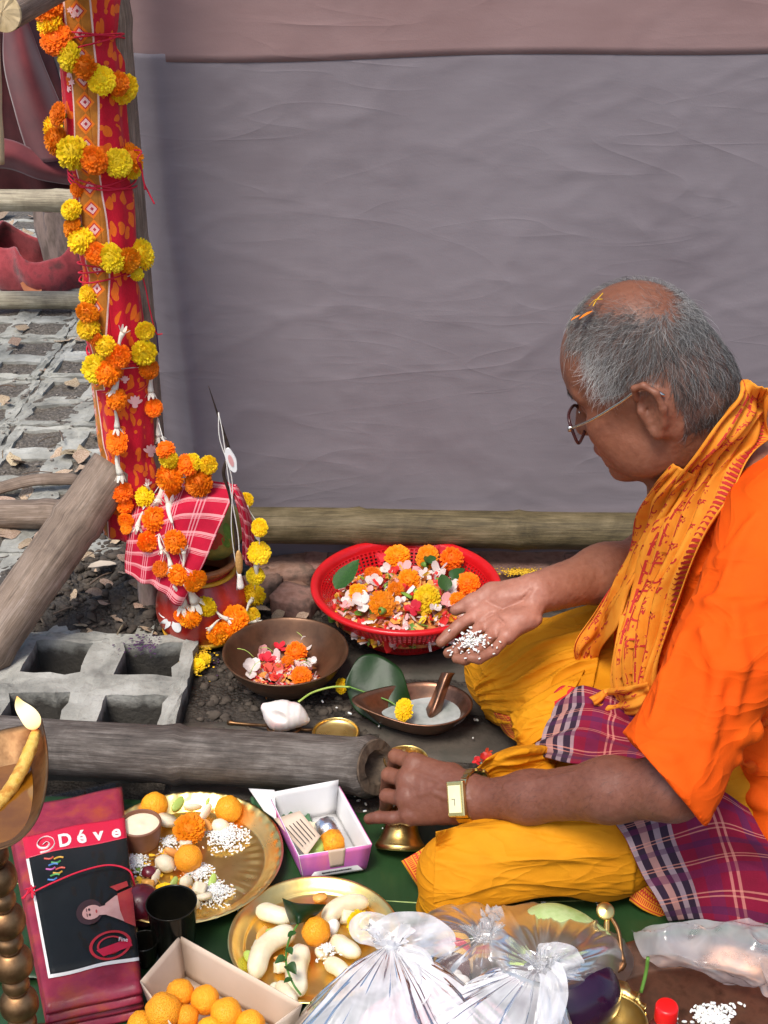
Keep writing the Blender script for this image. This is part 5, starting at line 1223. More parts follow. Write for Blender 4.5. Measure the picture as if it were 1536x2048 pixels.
hemsheet('wrap_hem', [[(1258, 1800, 1.26), (1290, 1822, 1.25), (1335, 1840, 1.25)], [(1272, 1760, 1.268), (1305, 1790, 1.26), (1345, 1815, 1.262)], [(1285, 1720, 1.285), (1318, 1760, 1.28), (1352, 1790, 1.28)]], None, 0)

def fold_sheet(name, net, surf, off, Yf, npl, amp, seed, nu=70, nv=80):
    P = np.array(grid_surf([[on(x, y, surf, off, Yf) for x, y in row] for row in net], nu, nv))
    for _ in range(4): P[1:-1] = .25*P[:-2]+.5*P[1:-1]+.25*P[2:]
    du = np.gradient(P, axis=1); dv_ = np.gradient(P, axis=0); n = np.cross(du, dv_); n /= np.linalg.norm(n, axis=2, keepdims=True)+1e-9
    if (n[..., 1]-n[..., 2]).mean() > 0: n = -n
    u = np.linspace(0, 1, nu+1)[None, :]; v = np.linspace(0, 1, nv+1)[:, None]; ph = npl*1.25*pi*(u+.10*np.sin(v*4.2+seed)+.05*np.sin(v*9+u*5+seed))
    r = 1-np.abs(np.sin(ph)); r2 = 1-np.abs(np.sin(ph*1.63+v*5+seed*2)); fade = np.clip(np.minimum(u, 1-u)*7, 0, 1)*(.35+.65*np.clip(np.minimum(v, 1-v)*6, 0, 1))
    mod = .55+.45*fbm(np.stack(np.broadcast_arrays(u*3+seed, v*3, u*0+1), -1), 2, seed)
    return sheet(name, P+n*(fade*mod*amp*(1.0*r**1.6+.45*r2**2))[..., None], MAT['dhoti'], man, .0014)
def lerp_net(A_, B_, k=6): return [[(a[0]+(b_[0]-a[0])*t/(k-1), a[1]+(b_[1]-a[1])*t/(k-1)) for t in range(k)] for a, b_ in zip(A_, B_)]
fold_sheet('wrap_folds', lerp_net([(1222, 1200), (1135, 1222), (1050, 1262), (985, 1318), (946, 1372)], [(1180, 1405), (1120, 1430), (1062, 1445), (1012, 1455), (975, 1440)]), DS, .003, 1.70, 4.2, .017, 3)
fold_sheet('wrap_folds', lerp_net([(1170, 1340), (1110, 1370), (1060, 1400), (1020, 1430)], [(1120, 1440), (1090, 1470), (1060, 1490), (1035, 1490)]), DS, .010, 1.60, 2.2, .012, 6, 40, 40)
fold_sheet('wrap_folds', lerp_net([(1285, 1640), (1150, 1640), (1020, 1640), (930, 1650), (872, 1664)], [(1265, 1790), (1150, 1778), (1020, 1768), (930, 1792), (866, 1806)]), DS, .002, 1.25, 1.6, .008, 9)
fold_sheet('wrap_folds', lerp_net([(1120, 1478), (1040, 1490), (985, 1510), (955, 1535)], [(1110, 1540), (1040, 1550), (990, 1562), (950, 1572)]), DS, .003, 1.40, 1.5, .010, 12, 40, 40)

# --- checked waist cloth
DSS = SDF(); DSS.k = .03; DSS.p = list(DS.p)+list(ST.p)
MAT['waist'] = cloth_plaid('waist_cloth', (.21, .005, .028), [(.0, .04, (.34, .26, .27), .9), (.04, .10, (.02, .015, .03), .95), (.10, .16, (.40, .22, .19), .85), (.16, .20, (.02, .015, .03), .95), (.20, .25, (.30, .25, .27), .8), (.25, .31, (.02, .015, .03), .95), (.31, .34, (.34, .24, .26), .8), (.62, .64, (.65, .25, .2), .6), (.67, .69, (.65, .25, .2), .6), (.44, .56, (.12, .012, .06), .55), (.84, .92, (.06, .015, .07), .6)],
                            [(.10, .12, (.70, .28, .2), .5), (.15, .17, (.70, .28, .2), .5), (.25, .38, (.12, .012, .06), .55), (.60, .62, (.70, .28, .2), .5), (.66, .68, (.70, .28, .2), .5), (.80, .90, (.06, .012, .06), .55)], 1.0, 2.0, weave=380)
def waist(net, pleat, amp, nu=70, nv=60, off=.014, uvrot=False, flip=False):
    P = grid_surf([[on(x, y, DSS, off, Y) for x, y, Y in row] for row in net], nu, nv); du = np.gradient(P, axis=1); dv_ = np.gradient(P, axis=0); n = np.cross(du, dv_); n /= np.linalg.norm(n, axis=2, keepdims=True)+1e-9
    if n[..., 1].mean() > 0: n = -n
    u = np.linspace(0, 1, nu+1)[None, :]; v = np.linspace(0, 1, nv+1)[:, None]
    P = P+n*(amp*np.abs(np.sin(pleat*(v*pi+.35*np.sin(u*4))))+amp*.5*np.sin(u*7+v*9))[..., None]
    return sheet('waist_cloth', P, MAT['waist'], man, .0018)
waist([[(1128, 1398, 1.5), (1170, 1380, 1.5), (1232, 1392, 1.5), (1300, 1425, 1.48)], [(1100, 1440, 1.5), (1165, 1425, 1.5), (1230, 1440, 1.48), (1300, 1465, 1.46)], [(1080, 1485, 1.48), (1150, 1480, 1.47), (1222, 1488, 1.46), (1300, 1505, 1.44)], [(1078, 1515, 1.47), (1140, 1530, 1.46), (1212, 1540, 1.45), (1290, 1545, 1.44)]], 3.2, .006)
waist([[(1232, 1650, 1.26), (1330, 1615, 1.27), (1412, 1570, 1.28), (1496, 1615, 1.29)], [(1258, 1700, 1.25), (1345, 1675, 1.255), (1440, 1650, 1.265), (1530, 1675, 1.275)], [(1295, 1768, 1.24), (1375, 1750, 1.245), (1470, 1735, 1.25), (1585, 1738, 1.26)], [(1335, 1835, 1.235), (1405, 1838, 1.235), (1485, 1850, 1.24), (1620, 1882, 1.25)]], 1.5, .005, 90, 70, .021)
net = [[(1108, 1385, 1.55), (1125, 1372, 1.55), (1150, 1375, 1.55)], [(1110, 1420, 1.53), (1128, 1410, 1.53), (1150, 1405, 1.53)]]
hemsheet('red_waist_fold', net, DSS, .012, M('red_fold', (.5, .01, .02), (.6, .02, .03), scale=20, rough=.8), 12, 10)

# --- printed scarf
MAT['scarf'] = M('scarf_yellow', (.76, .22, .014), (.82, .31, .03), (.80, .24, .02), scale=16, rough=.75, spec=.2, bmp=.25, bscale=420, bdist=.0006, tl=.15)
MAT['scarf_red'] = M('scarf_red', (.42, .012, .012), (.5, .03, .02), scale=40, rough=.8)
SB = SDF(); SB.k = .03; SB.p = list(ST.p); SB.cap(HP(-.040, 0, -.020), NB, .060, .066, .035); SB.cap(HP(-.010, 0, -.075), NB+V3(-.05, -.005, -.03), .046, .056, .03)
def scarf(net, Yf, name, lanes, pleat, amp, nu=44, nv=110, off=.009, parent=None):
    P0 = [[on(x, y, SB, off, Yf) for x, y in row] for row in net]; P = grid_surf(P0, nu, nv); P = np.array(P)
    for _ in range(6):                                              # let the cloth bridge hollows
        Q = P.copy(); Q[1:-1] = .25*P[:-2]+.5*P[1:-1]+.25*P[2:]; P = Q
    du = np.gradient(P, axis=1); dv_ = np.gradient(P, axis=0); n = np.cross(du, dv_); n /= np.linalg.norm(n, axis=2, keepdims=True)+1e-9
    if (n[..., 1]-n[..., 2]).mean() > 0: n = -n
    u = np.linspace(0, 1, nu+1)[None, :]; v = np.linspace(0, 1, nv+1)[:, None]
    fd = .12+.88*np.clip(v*7, 0, 1)
    P = P+n*(fd*(amp*np.abs(np.sin(pleat*pi*(u+.06*np.sin(v*6+u*2))))+amp*.35*np.sin(v*23+u*8))+.004*np.sin(v*9+2*u))[..., None]
    o = sheet(name, P, MAT['scarf'], man, .0016); return o, P, n
def samp(P, u, v):
    nv, nu, _ = P.shape; x = np.clip(u, 0, 1)*(nu-1); y = np.clip(v, 0, 1)*(nv-1); i = np.minimum(x.astype(int), nu-2); j = np.minimum(y.astype(int), nv-2); a = (x-i)[:, None]; b_ = (y-j)[:, None]
    return (P[j, i]*(1-a)+P[j, i+1]*a)*(1-b_)+(P[j+1, i]*(1-a)+P[j+1, i+1]*a)*b_
_txt = {}
def text_mesh(s, font=None, bold=0.0):
    if (s, bold) in _txt: return _txt[(s, bold)]
    c = bpy.data.curves.new('lettering', 'FONT'); c.body = s; c.size = 1.0; c.offset = bold; c.resolution_u = 3; o = bpy.data.objects.new('lettering', c); COL.objects.link(o)
    dg = bpy.context.evaluated_depsgraph_get(); me = bpy.data.meshes.new_from_object(o.evaluated_get(dg))
    v = np.array([tuple(q.co) for q in me.vertices]).reshape(-1, 3); f = [tuple(p.vertices) for p in me.polygons]
    bpy.data.objects.remove(o); bpy.data.curves.remove(c); bpy.data.meshes.remove(me); _txt[(s, bold)] = (v, f); return v, f
WORDS = ['\u09b9\u09c7\u09b0', '\u0995\u09c3\u09b7\u09a3', '\u09b0\u09be\u09ae', '\u09b9\u09c7\u09b0', '\u09b0\u09be\u09ae', '\u09b0\u09be\u09ae']
def scarf_text(P, n, parent, lanes, step, hgt, off=.0016, seed=0, v0=.02, v1=.98):
    rg = random.Random(seed); VS, FS = [], []
    for li, uc in enumerate(lanes):
        vv = v0+rg.uniform(0, .05); k = li
        while vv < v1:
            tv, tf = text_mesh(WORDS[k % len(WORDS)], None, .028); k += 1
            if len(tv) == 0: break
            w = tv[:, 0].max()-tv[:, 0].min(); L = w*step
            if vv+L > v1: break
            # text runs up the scarf, its top towards the shoulder side
            v_c = vv+(tv[:, 0].max()-tv[:, 0])*step; u_c = uc-(tv[:, 1]-.35)*hgt
            p = samp(P, u_c, v_c)+samp(n, u_c, v_c)*off; b0 = sum(len(q) for q in VS); VS.append(p); FS += [tuple(i+b0 for i in f) for f in tf]
            vv += L+step*.28
    if VS: mk('scarf_lettering', np.concatenate(VS), FS, MAT['scarf_red'], parent)
LE = [(1492, 762), (1462, 790), (1418, 850), (1372, 915), (1338, 985), (1298, 1075), (1262, 1180), (1242, 1290), (1246, 1375), (1282, 1432)]
RE = [(1556, 775), (1546, 815), (1530, 870), (1490, 935), (1450, 1010), (1410, 1095), (1374, 1185), (1342, 1280), (1318, 1370), (1322, 1430)]
net = [[(l[0]+(r[0]-l[0])*t, l[1]+(r[1]-l[1])*t) for t in (0, .33, .66, 1)] for l, r in zip(LE, RE)]
sc1, P1, n1 = scarf(net, 1.50, 'printed_scarf', 5, 5.5, .012)
scarf_text(P1, n1, sc1, (.08, .23, .38, .53, .68), .034, .150, seed=1)
# fringe-like border teeth along the outer edge
mb = MB(); vv = np.linspace(.14, .97, 64)
for a in vv:
    uu = np.array([.86, .90, .985, .99, .94, .88]); v2 = np.array([a, a-.004, a-.003, a+.0025, a+.003, a+.005]); mb.add([Vector(q) for q in samp(P1, uu, v2)+samp(n1, uu, v2)*.0016], [(0, 1, 2, 3, 4, 5)])
mb.obj('scarf_border_print', MAT['scarf_red'], sc1)
LE = [(1345, 925), (1322, 952), (1292, 1010), (1262, 1090), (1222, 1175), (1178, 1240), (1146, 1285), (1158, 1335)]
RE = [(1392, 945), (1366, 975), (1332, 1035), (1304, 1100), (1270, 1185), (1232, 1262), (1196, 1315), (1186, 1345)]
net = [[(l[0]+(r[0]-l[0])*t, l[1]+(r[1]-l[1])*t) for t in (0, .33, .66, 1)] for l, r in zip(LE, RE)]
sc2, P2, n2 = scarf(net, 1.62, 'printed_scarf', 3, 3.0, .008, 30, 80, .010)
scarf_text(P2, n2, sc2, (.16, .50, .80), .045, .20, seed=5)
mb = MB(); uu = np.array([.0, .05, .05, .0])
for k in range(40):
    a = .02+.024*k; v2 = np.array([a, a, a+.026, a+.026]); mb.add([Vector(q) for q in samp(P2, uu, v2)+samp(n2, uu, v2)*.0014], [(0, 1, 2, 3)])
mb.obj('scarf_border_print', MAT['scarf_red'], sc2)
net = [[(1178, 1395), (1215, 1378), (1262, 1370), (1300, 1362)], [(1190, 1412), (1225, 1400), (1270, 1398), (1305, 1392)], [(1208, 1428), (1240, 1425), (1280, 1428), (1312, 1425)]]
sc3, P3, n3 = scarf(net, 1.5, 'printed_scarf', 2, 2.5, .006, 30, 20, .026); scarf_text(P3, n3, sc3, (.3, .6), .2, .22, seed=8)

# --- wrist watch
ax = (ELN-WRN).normalized(); wc = PY(948, 1600, 1.338)+V3(0, .004, 0); toc = (Vector((0, 0, CH))-wc); toc = (toc-ax*toc.dot(ax)).normalized(); sd2 = ax.cross(toc)
wt = thing('wrist_watch', wc, 'gold wrist watch with rectangular pale dial worn on the left wrist', 'watch')
mb = MB(); nl = 26
for k in range(nl):
    t = 2*pi*(k+.5)/nl
    if cos(t) > .84: continue
    c = wc+(toc*cos(t)*.0325+sd2*sin(t)*.0345); rot = Matrix((ax, (sd2*cos(t)-toc*sin(t)), (toc*cos(t)+sd2*sin(t)))).transposed()
    mb.box(c, (.0215 if k % 2 else .0190, .0072, .0034), rot)
mb.obj('bracelet', MAT['gold'], wt, smooth=False)
rot = Matrix((ax, sd2, toc)).transposed()
bm_ = MB(); bm_.box(wc+toc*.0350, (.0260, .044, .007), rot); case = bm_.obj('case', MAT['gold'], wt, smooth=False)
bv = case.modifiers.new('bevel', 'BEVEL'); bv.width = .002; bv.segments = 3
bm_ = MB(); bm_.box(wc+toc*.0388, (.0185, .033, .0012), rot); dial = bm_.obj('dial', M('dial', (.80, .74, .42), (.84, .80, .52), scale=20, rough=.2, coat=.5), wt, smooth=False)
bm_ = MB(); bm_.box(wc+toc*.0397+sd2*.004, (.0006, .008, .0004), rot); bm_.box(wc+toc*.0397-ax*.002, (.005, .0006, .0004), rot); bm_.obj('watch_hands', MAT['ink'], wt, smooth=False)
mb = MB(); mb.tube([wc+toc*.0345-ax*.0117+sd2*0, wc+toc*.0345-ax*.0145], .0016, 8); mb.obj('crown', MAT['gold'], wt)
# ================================================================== vessels, flowers and offerings
def lin(name, prof, c, mat, parent, seg=64, **kw):
    mb = MB(); mb.lathe(prof, seg, c, **kw); return mb.obj(name, mat, parent)
# ---- banana leaves spread on the ground
def leafsheet_mat():
    m, nt, b, out = new_mat('banana_leaf'); L = nt.links; uv = nd(nt, 'TexCoord'); sp = nd(nt, 'SeparateXYZ'); L.new(uv.outputs['UV'], sp.inputs[0])
    n = noise(nt, coord(nt, 'Object'), 5, 6); r = ramp(nt, [(.3, (.010, .030, .010)), (.55, (.018, .052, .016)), (.75, (.03, .085, .03))]); L.new(n, r.inputs[0])
    ln = math_(nt, 'SINE', math_(nt, 'MULTIPLY', sp.outputs[0], 700)); rib = math_(nt, 'SINE', math_(nt, 'MULTIPLY', sp.outputs[0], 95))
    L.new(r.outputs[0], b.inputs['Base Color']); b.inputs['Roughness'].default_value = .38; b.inputs['Specular IOR Level'].default_value = .45
    bump(nt, b, math_(nt, 'ADD', math_(nt, 'MULTIPLY', ln, .15), rib), .35, .0015); return m
MAT['banana_leaf'] = leafsheet_mat()
def banana_leaf(x0, x1, yb, yf, label, seed, z0=.006):
    nu, nv = 130, 30; P = np.zeros((nv+1, nu+1, 3))
    for j in range(nv+1):
        for i in range(nu+1):
            u, v = i/nu, j/nv; x = x0+(x1-x0)*u; tear = .012*max(0, sin(u*61+seed))**6*(1 if v < .5 else -1)*abs(v-.5)*2
            y = yb+(yf-yb)*v+.018*sin(u*7+seed)+tear*1.5; e = abs(v-.5)*2
            P[j, i] = (x, y, z0+.0014*sin(u*19+v*3+seed)+.0008*sin(u*43+v*7)+.006*e**6*(.5+.5*sin(u*13+seed)))
    o = sheet('banana_leaf', P, MAT['banana_leaf'], None, .0012, True); tag(o, label, 'leaf')
    mb = MB(); mb.tube([Vector(P[nv//2, i])+Vector((0, 0, -.0042)) for i in range(0, nu+1, 5)], .005, 8); mb.obj('midrib', MAT['gourd'], o); return o
RICE = None
banana_leaf(-.52, .72, 1.452, 1.13, 'dark green banana leaf under the brass plates and the man', 1)
banana_leaf(-.55, .70, 1.17, .86, 'dark green banana leaf under the plastic bags in front', 4, .003)
p = PZ(575, 1615); P = grid_surf([[PZ(500, 1596, .012), PZ(560, 1600, .02), PZ(612, 1606, .016)], [PZ(505, 1620, .018), PZ(562, 1622, .03), PZ(622, 1640, .02)], [PZ(515, 1650, .012), PZ(570, 1652, .014), PZ(632, 1662, .012)]], 30, 14); P[..., 2] += .003*np.sin(np.linspace(0, 1, 31)*40)[None, :]
o = sheet('leaf_scrap', P, M('leaf_scrap', (.03, .10, .04), (.07, .17, .08), scale=20, rough=.35), None, .001); tag(o, 'torn strip of banana leaf behind the sweet box', 'leaf')

# ---- red perforated basket
BC = PZ(812, 1165, .09); BC.z = 0; basket = thing('plastic_basket', BC, 'round red perforated plastic basket full of flowers', 'basket')
def wall_r(t): return .088+(.140-.088)*t**.75
mb = MB(); seg, rows, z0, z1 = 104, 13, .012, .078
for i in range(rows):
    for j in range(seg):
        q = []
        for (a, b_) in ((0, 0), (1, 0), (1, 1), (0, 1)):
            t = (i+b_)/rows; th = 2*pi*(j+a)/seg; q.append(Vector((wall_r(t)*cos(th), wall_r(t)*sin(th), z0+(z1-z0)*t)))
        c = sum(q, Vector())/4; s = .60; h = [c+(p-c)*s for p in q]; mb.add([BC+p for p in q+h], [(k, (k+1) % 4, 4+(k+1) % 4, 4+k) for k in range(4)])
o = mb.obj('mesh_wall', MAT['basket_red'], basket, smooth=False); sm = o.modifiers.new('thickness', 'SOLIDIFY'); sm.thickness = .0022; sm.offset = 0
lin('rim', prof_smooth([(.139, .074), (.142, .084), (.147, .090), (.154, .091), (.157, .088), (.156, .083), (.150, .082), (.144, .078), (.140, .073)], 26), BC, MAT['basket_red'], basket, 96)
lin('base', prof_smooth([(.001, .004), (.06, .004), (.082, .003), (.088, .006), (.0895, .014), (.087, .016), (.06, .008), (.001, .008)], 24), BC, MAT['basket_red'], basket)
def petal_heap(name, c, r, h, n, mats, seed, label, size=(.010, .022), parent=None):
    """loose petals heaped in a dish: too many to count"""
    rg = random.Random(seed); mb = MB()
    for k in range(n):
        a = rg.uniform(0, 2*pi); d = r*sqrt(rg.random()); z = h*(1-(d/r)**2)*rg.uniform(.75, 1.02); s = rg.uniform(*size); o = Vector((rg.gauss(0, 1), rg.gauss(0, 1), rg.gauss(0, .6))).normalized(); u = Vector((rg.gauss(0, 1), rg.gauss(0, 1), rg.gauss(0, .5))); sd_ = (u-o*u.dot(o)).normalized()
        b0 = Vector(c)+Vector((cos(a)*d, sin(a)*d, z)); v, f = petal_rows(b0-o*s/2, b0+o*s/2, s*rg.uniform(.4, .9), s*.15, sd_, o.cross(sd_), 3); mb.add(v, f, mi=rg.choices(range(len(mats)), weights=[m[1] for m in mats])[0])
    ob = mb.obj(name, None, parent, mats=[MAT[m[0]] for m in mats]); tag(ob, label, 'petals', kind='stuff'); return ob
mb = MB(); mb.lathe(prof_smooth([(.0, .068), (.06, .064), (.10, .054), (.118, .044), (.11, .036), (.001, .03)], 20), 40, BC); o = mb.obj('petal_bed', M('petal_bed', (.35, .06, .03), (.55, .2, .05), (.3, .12, .06), scale=60, rough=.8)); tag(o, 'crushed petals packed in the bottom of the red basket', 'petals', kind='stuff')
petal_heap('loose_petals', (BC.x, BC.y, .044), .128, .046, 900, [('orange_', 3), ('hib_red', 3), ('petal_white', 3), ('petal_pink', 2), ('yellow_', 1.5), ('calyx', 1)] if 0 else [('fruit_orange', 3), ('hib_red', 3), ('petal_white', 3), ('petal_pink', 2), ('turmeric', 1.5), ('calyx', 1.2)], 3, 'loose red, orange and white petals heaped in the red basket')
FZ = .078
for i, (px, py, r, c, lab) in enumerate([(795, 1113, 24, 'orange', 'orange marigold at the back rim of the red basket, leftmost of three'), (855, 1115, 24, 'orange', 'orange marigold at the back of the red basket, middle of three'), (903, 1118, 25, 'orange', 'orange marigold at the back rim of the red basket, rightmost of three'), (935, 1167, 24, 'orange', 'orange marigold on the right rim of the red basket beside the hand'), (818, 1162, 25, 'orange', 'orange marigold in the middle of the red basket'), (853, 1198, 29, 'yellow', 'large yellow marigold at the front of the red basket'), (764, 1207, 25, 'orange', 'orange marigold at the front of the red basket left of the yellow one'), (715, 1186, 20, 'orange', 'small orange marigold at the left side of the red basket'), (792, 1180, 17, 'orange', 'little orange marigold between the larger ones in the red basket'), (915, 1200, 16, 'orange', 'half hidden orange marigold under the fingertips'), (745, 1150, 17, 'orange', 'orange marigold beside the dark leaf in the red basket')]):
    p = PZ(px, py, FZ+.010); rg = random.Random(i+40); tag(marigold(p, r*mpx(p)*1.02, c, (rg.uniform(-.4, .4), -.7+rg.uniform(-.3, .3), 1), None, i+2), lab, 'flower')
for i, (px, py, r, m) in enumerate([(722, 1205, 27, 'petal_white'), (700, 1196, 20, 'petal_white'), (880, 1140, 26, 'petal_white'), (750, 1165, 22, 'petal_white'), (775, 1140, 16, 'petal_white'), (783, 1192, 15, 'petal_white'), (912, 1178, 22, 'petal_white'), (893, 1205, 24, 'petal_pink'), (800, 1205, 16, 'petal_white'), (850, 1150, 18, 'petal_white'), (805, 1138, 20, 'petal_pink'), (745, 1155, 18, 'petal_pink'), (790, 1145, 15, 'hib_red'), (830, 1215, 20, 'hib_red'), (708, 1178, 18, 'hib_red'), (880, 1105, 16, 'hib_red'), (760, 1120, 16, 'hib_red'), (870, 1218, 17, 'petal_white'), (735, 1185, 17, 'petal_pink'), (690, 1212, 14, 'petal_pink')]):
    p = PZ(px, py, FZ+.004); o = inst('blossom', BLOS[i % 4], MAT[m], mat4(p, frame_to((R.uniform(-.6, .6), -.5, 1), roll=i), r*mpx(p)))
    tag(o, ['crumpled white blossom at the front left of the red basket', 'small white blossom at the far left rim of the red basket', 'white blossom between the two right marigolds at the back of the basket', 'white blossom just right of the big dark leaf in the basket', 'tiny white blossom left of the middle back marigold in the basket', 'small white blossom between the two front orange marigolds in the basket', 'white blossom below the pointed leaf near the fingertips', 'pale pink blossom under the fingertips at the basket rim', 'small white blossom left of the large yellow marigold', 'white blossom behind the large yellow marigold in the basket', 'pink blossom above the middle marigold in the basket', 'pale pink blossom beside the dark leaf in the basket', 'torn red blossom left of the middle back marigold', 'red blossom at the front rim of the basket below the yellow marigold', 'red blossom above the white ones at the left of the basket', 'small red blossom between the two right back marigolds', 'red blossom in front of the leftmost back marigold', 'white blossom at the front rim right of the yellow marigold', 'pink blossom between the dark leaf and the front left marigold', 'small pink blossom at the left front rim of the basket'][i], 'flower', {'petal_white': 'white', 'petal_pink': 'pink', 'hib_red': 'red'}[m]+' blossoms in the red basket')
for i, (px, py, s, yaw, lab) in enumerate([(672, 1178, 62, -.7, 'large dark green leaf at the left edge of the red basket'), (893, 1182, 34, .2, 'pointed green leaf behind the yellow marigold in the basket'), (905, 1160, 30, -.7, 'small green leaf beside the orange marigold at the basket rim'), (862, 1128, 22, .3, 'tiny green leaf between the back marigolds in the basket')]):
    p = PZ(px, py, FZ+.012); o = inst('green_leaf', LEAF[i % 4], MAT['leaf'], mat4(p, Matrix.Rotation(yaw, 3, 'Z') @ Matrix.Rotation(.5, 3, 'X'), s*mpx(p)*1.3)); tag(o, lab, 'leaf')
for i, (px, py) in enumerate(((868, 1178), (860, 1130), (755, 1222), (820, 1180), (778, 1172))):
    p = PZ(px, py, FZ+.010); o = inst('green_bud', CALYX, None, mat4(p, frame_to((R.uniform(-1, 1), R.uniform(-1, 1), .3)), .018)); tag(o, 'small green flower bud among the petals in the basket', 'bud', 'green buds in the basket')

# ---- brown bowl with petals
C = PZ(571, 1302, .06); C.z = 0; bowl = thing('brown_bowl', C, 'shallow dark brown metal bowl holding a handful of petals', 'bowl')
lin('bowl_shell', prof_smooth([(.001, .004), (.045, .003), (.062, .012), (.082, .034), (.094, .056), (.0975, .0605), (.0955, .062), (.091, .057), (.078, .035), (.058, .014), (.04, .007), (.001, .007)], 60), C, MAT['clay_bowl'], bowl, 72)
petal_heap('loose_petals', (C.x-.004, C.y, .010), .050, .020, 240, [('fruit_orange', 3), ('hib_red', 3), ('petal_white', 3), ('petal_pink', 2)], 8, 'loose petals heaped in the brown bowl', (.009, .02))
for i, (px, py, r, c, lab) in enumerate([(592, 1306, 24, 'orange', 'orange marigold on top of the petals in the brown bowl'), (603, 1352, 21, 'orange', 'orange marigold at the front of the brown bowl'), (575, 1325, 15, 'orange', 'small torn orange marigold in the middle of the brown bowl')]):
    p = PZ(px, py, .030); tag(marigold(p, r*mpx(p), c, (.1, -.6, 1), None, i+4), lab, 'flower')
for i, (px, py, r, m) in enumerate([(555, 1318, 26, 'petal_white'), (612, 1288, 20, 'petal_white'), (625, 1326, 16, 'petal_white'), (503, 1338, 26, 'petal_white'), (525, 1305, 19, 'petal_pink'), (540, 1345, 26, 'hib_red'), (560, 1295, 18, 'hib_red'), (535, 1320, 20, 'hib_red'), (598, 1335, 14, 'petal_pink')]):
    p = PZ(px, py, .026); o = inst('blossom', BLOS[(i+1) % 4], MAT[m], mat4(p, frame_to((R.uniform(-.6, .6), -.4, 1), roll=i*2), r*mpx(p)))
    tag(o, ['large wilted white blossom in the middle of the brown bowl', 'white blossom at the far right in the brown bowl', 'small white blossom at the right of the brown bowl', 'stringy white blossom at the left of the brown bowl', 'pink blossom at the back left in the brown bowl', 'large red petals at the front of the brown bowl', 'red blossom at the back of the petals in the brown bowl', 'red blossom left of the white one in the brown bowl', 'small pink blossom between the two marigolds in the brown bowl'][i], 'flower', {'petal_white': 'white', 'petal_pink': 'pink', 'hib_red': 'red'}[m]+' blossoms in the brown bowl')
for k in range(10):
    a = PZ(R.uniform(490, 640), R.uniform(1270, 1360), .03); b_ = a+Vector((R.uniform(-.03, .03), R.uniform(-.02, .02), R.uniform(.004, .02)))
    thread('grass_blade', [a, (a+b_)/2+Vector((0, 0, .006)), b_], .0006, MAT['fruit_green'], 'thin green grass blade among the petals of the brown bowl', cat='grass', group='grass blades in the brown bowl', n=6, seg=4)

# ---- conch on its brass stand
cn = SDF(); cn.k = .008
Yc = 1.63
cn.ell(PY(566, 1432, Yc), (.027, .022, .022)); cn.cap(PY(556, 1428, Yc), PY(531, 1415, Yc), .019, .007, .012); cn.ell(PY(589, 1430, Yc), (.015, .0185, .019), None, .004); cn.ell(PY(600, 1434, Yc), (.010, .014, .0145), None, .003); cn.ell(PY(607, 1437, Yc), (.007, .010, .0105), None, .002); cn.ell(PY(612, 1440, Yc), (.006, .0055, .006), None, .002)
cn.ell(PY(548, 1432, Yc-.022), (.019, .010, .008), np.array([[.9, 0, .43], [0, 1, 0], [-.43, 0, .9]]), .004, -1)
v_, f_ = cn.mesh(.0018, disp=lambda P: .00018*np.sin(P[:, 0]*700)); cv = np.ones((len(v_), 3)); pk_ = fbm(v_*60, 3, 2); cv[:, 1] -= np.clip(pk_, 0, 1)*.45; cv[:, 2] -= np.clip(pk_, 0, 1)*.42
MAT['conch'] = M('conch_shell', (.80, .72, .66), (.86, .82, .78), scale=30, rough=.3, vcol=True, sss=.1)
o = mk('conch_shell', v_, f_, MAT['conch'], None, cols=cv); tag(o, 'pink and white conch shell resting on a brass stand', 'conch')
st = thing('conch_stand', PZ(568, 1470), 'small three legged brass stand under the conch', 'stand')
mb = MB(); c = PY(568, 1455, Yc); mb.tube([c+Vector((cos(t)*.024, sin(t)*.018, 0)) for t in np.linspace(0, 2*pi, 25)], .0022, 8, False); mb.obj('ring', MAT['brass_dull'], st)
for q in ([PY(548, 1452, Yc), PY(500, 1449, Yc+.02), PY(455, 1445, Yc+.03)], [PY(590, 1456, Yc), PY(620, 1460, Yc), PY(648, 1452, Yc+.02)], [PY(560, 1458, Yc-.01), PY(535, 1468, Yc-.02), PY(520, 1474, Yc-.03)]):
    mb = MB(); mb.tube(smooth_path(q, 14), [.0024]*12+[.004, .003], 8); mb.obj('leg', MAT['brass_dull'], st)
dsh = thing('brass_dish', PZ(672, 1480), 'small brass dish half hidden behind the big pole', 'dish'); lin('dish_shell', prof_smooth([(.001, .004), (.024, .004), (.032, .012), (.035, .016), (.033, .018), (.028, .012), (.001, .008)], 24), PZ(672, 1482), MAT['brass'], dsh)

# ---- leaf-shaped copper vessel with milk, scoop, betel leaf
KC = PZ(852, 1418, .03); KC.z = 0; kosha = thing('copper_vessel', KC, 'dark copper leaf shaped vessel holding milky water', 'vessel')
def boat(t, s):
    x = cos(t); w = .054*sin(t)*(1-.42*max(0, -x)**1.5); return Vector((x*(.066 if x > 0 else .105), w, 0))*s
def boat_shell(levels, c, n=56):
    vs, fs = [], []
    for (s, z) in levels:
        for j in range(n): q = boat(2*pi*j/n, s); vs.append(c+q+Vector((0, 0, z+.010*max(0, -q.x-.03)*8*(s > .8))))
    for i in range(len(levels)-1):
        for j in range(n): fs.append((i*n+j, i*n+(j+1) % n, (i+1)*n+(j+1) % n, (i+1)*n+j))
    return vs, fs
v_, f_ = boat_shell([(.02, .004), (.55, .004), (.72, .012), (.92, .030), (1.0, .036), (1.04, .038), (1.05, .0405), (1.0, .0405), (.93, .036), (.84, .028), (.62, .012), (.45, .008), (.02, .008)], KC); mk('vessel_shell', v_, f_, MAT['copper_dark'], kosha)
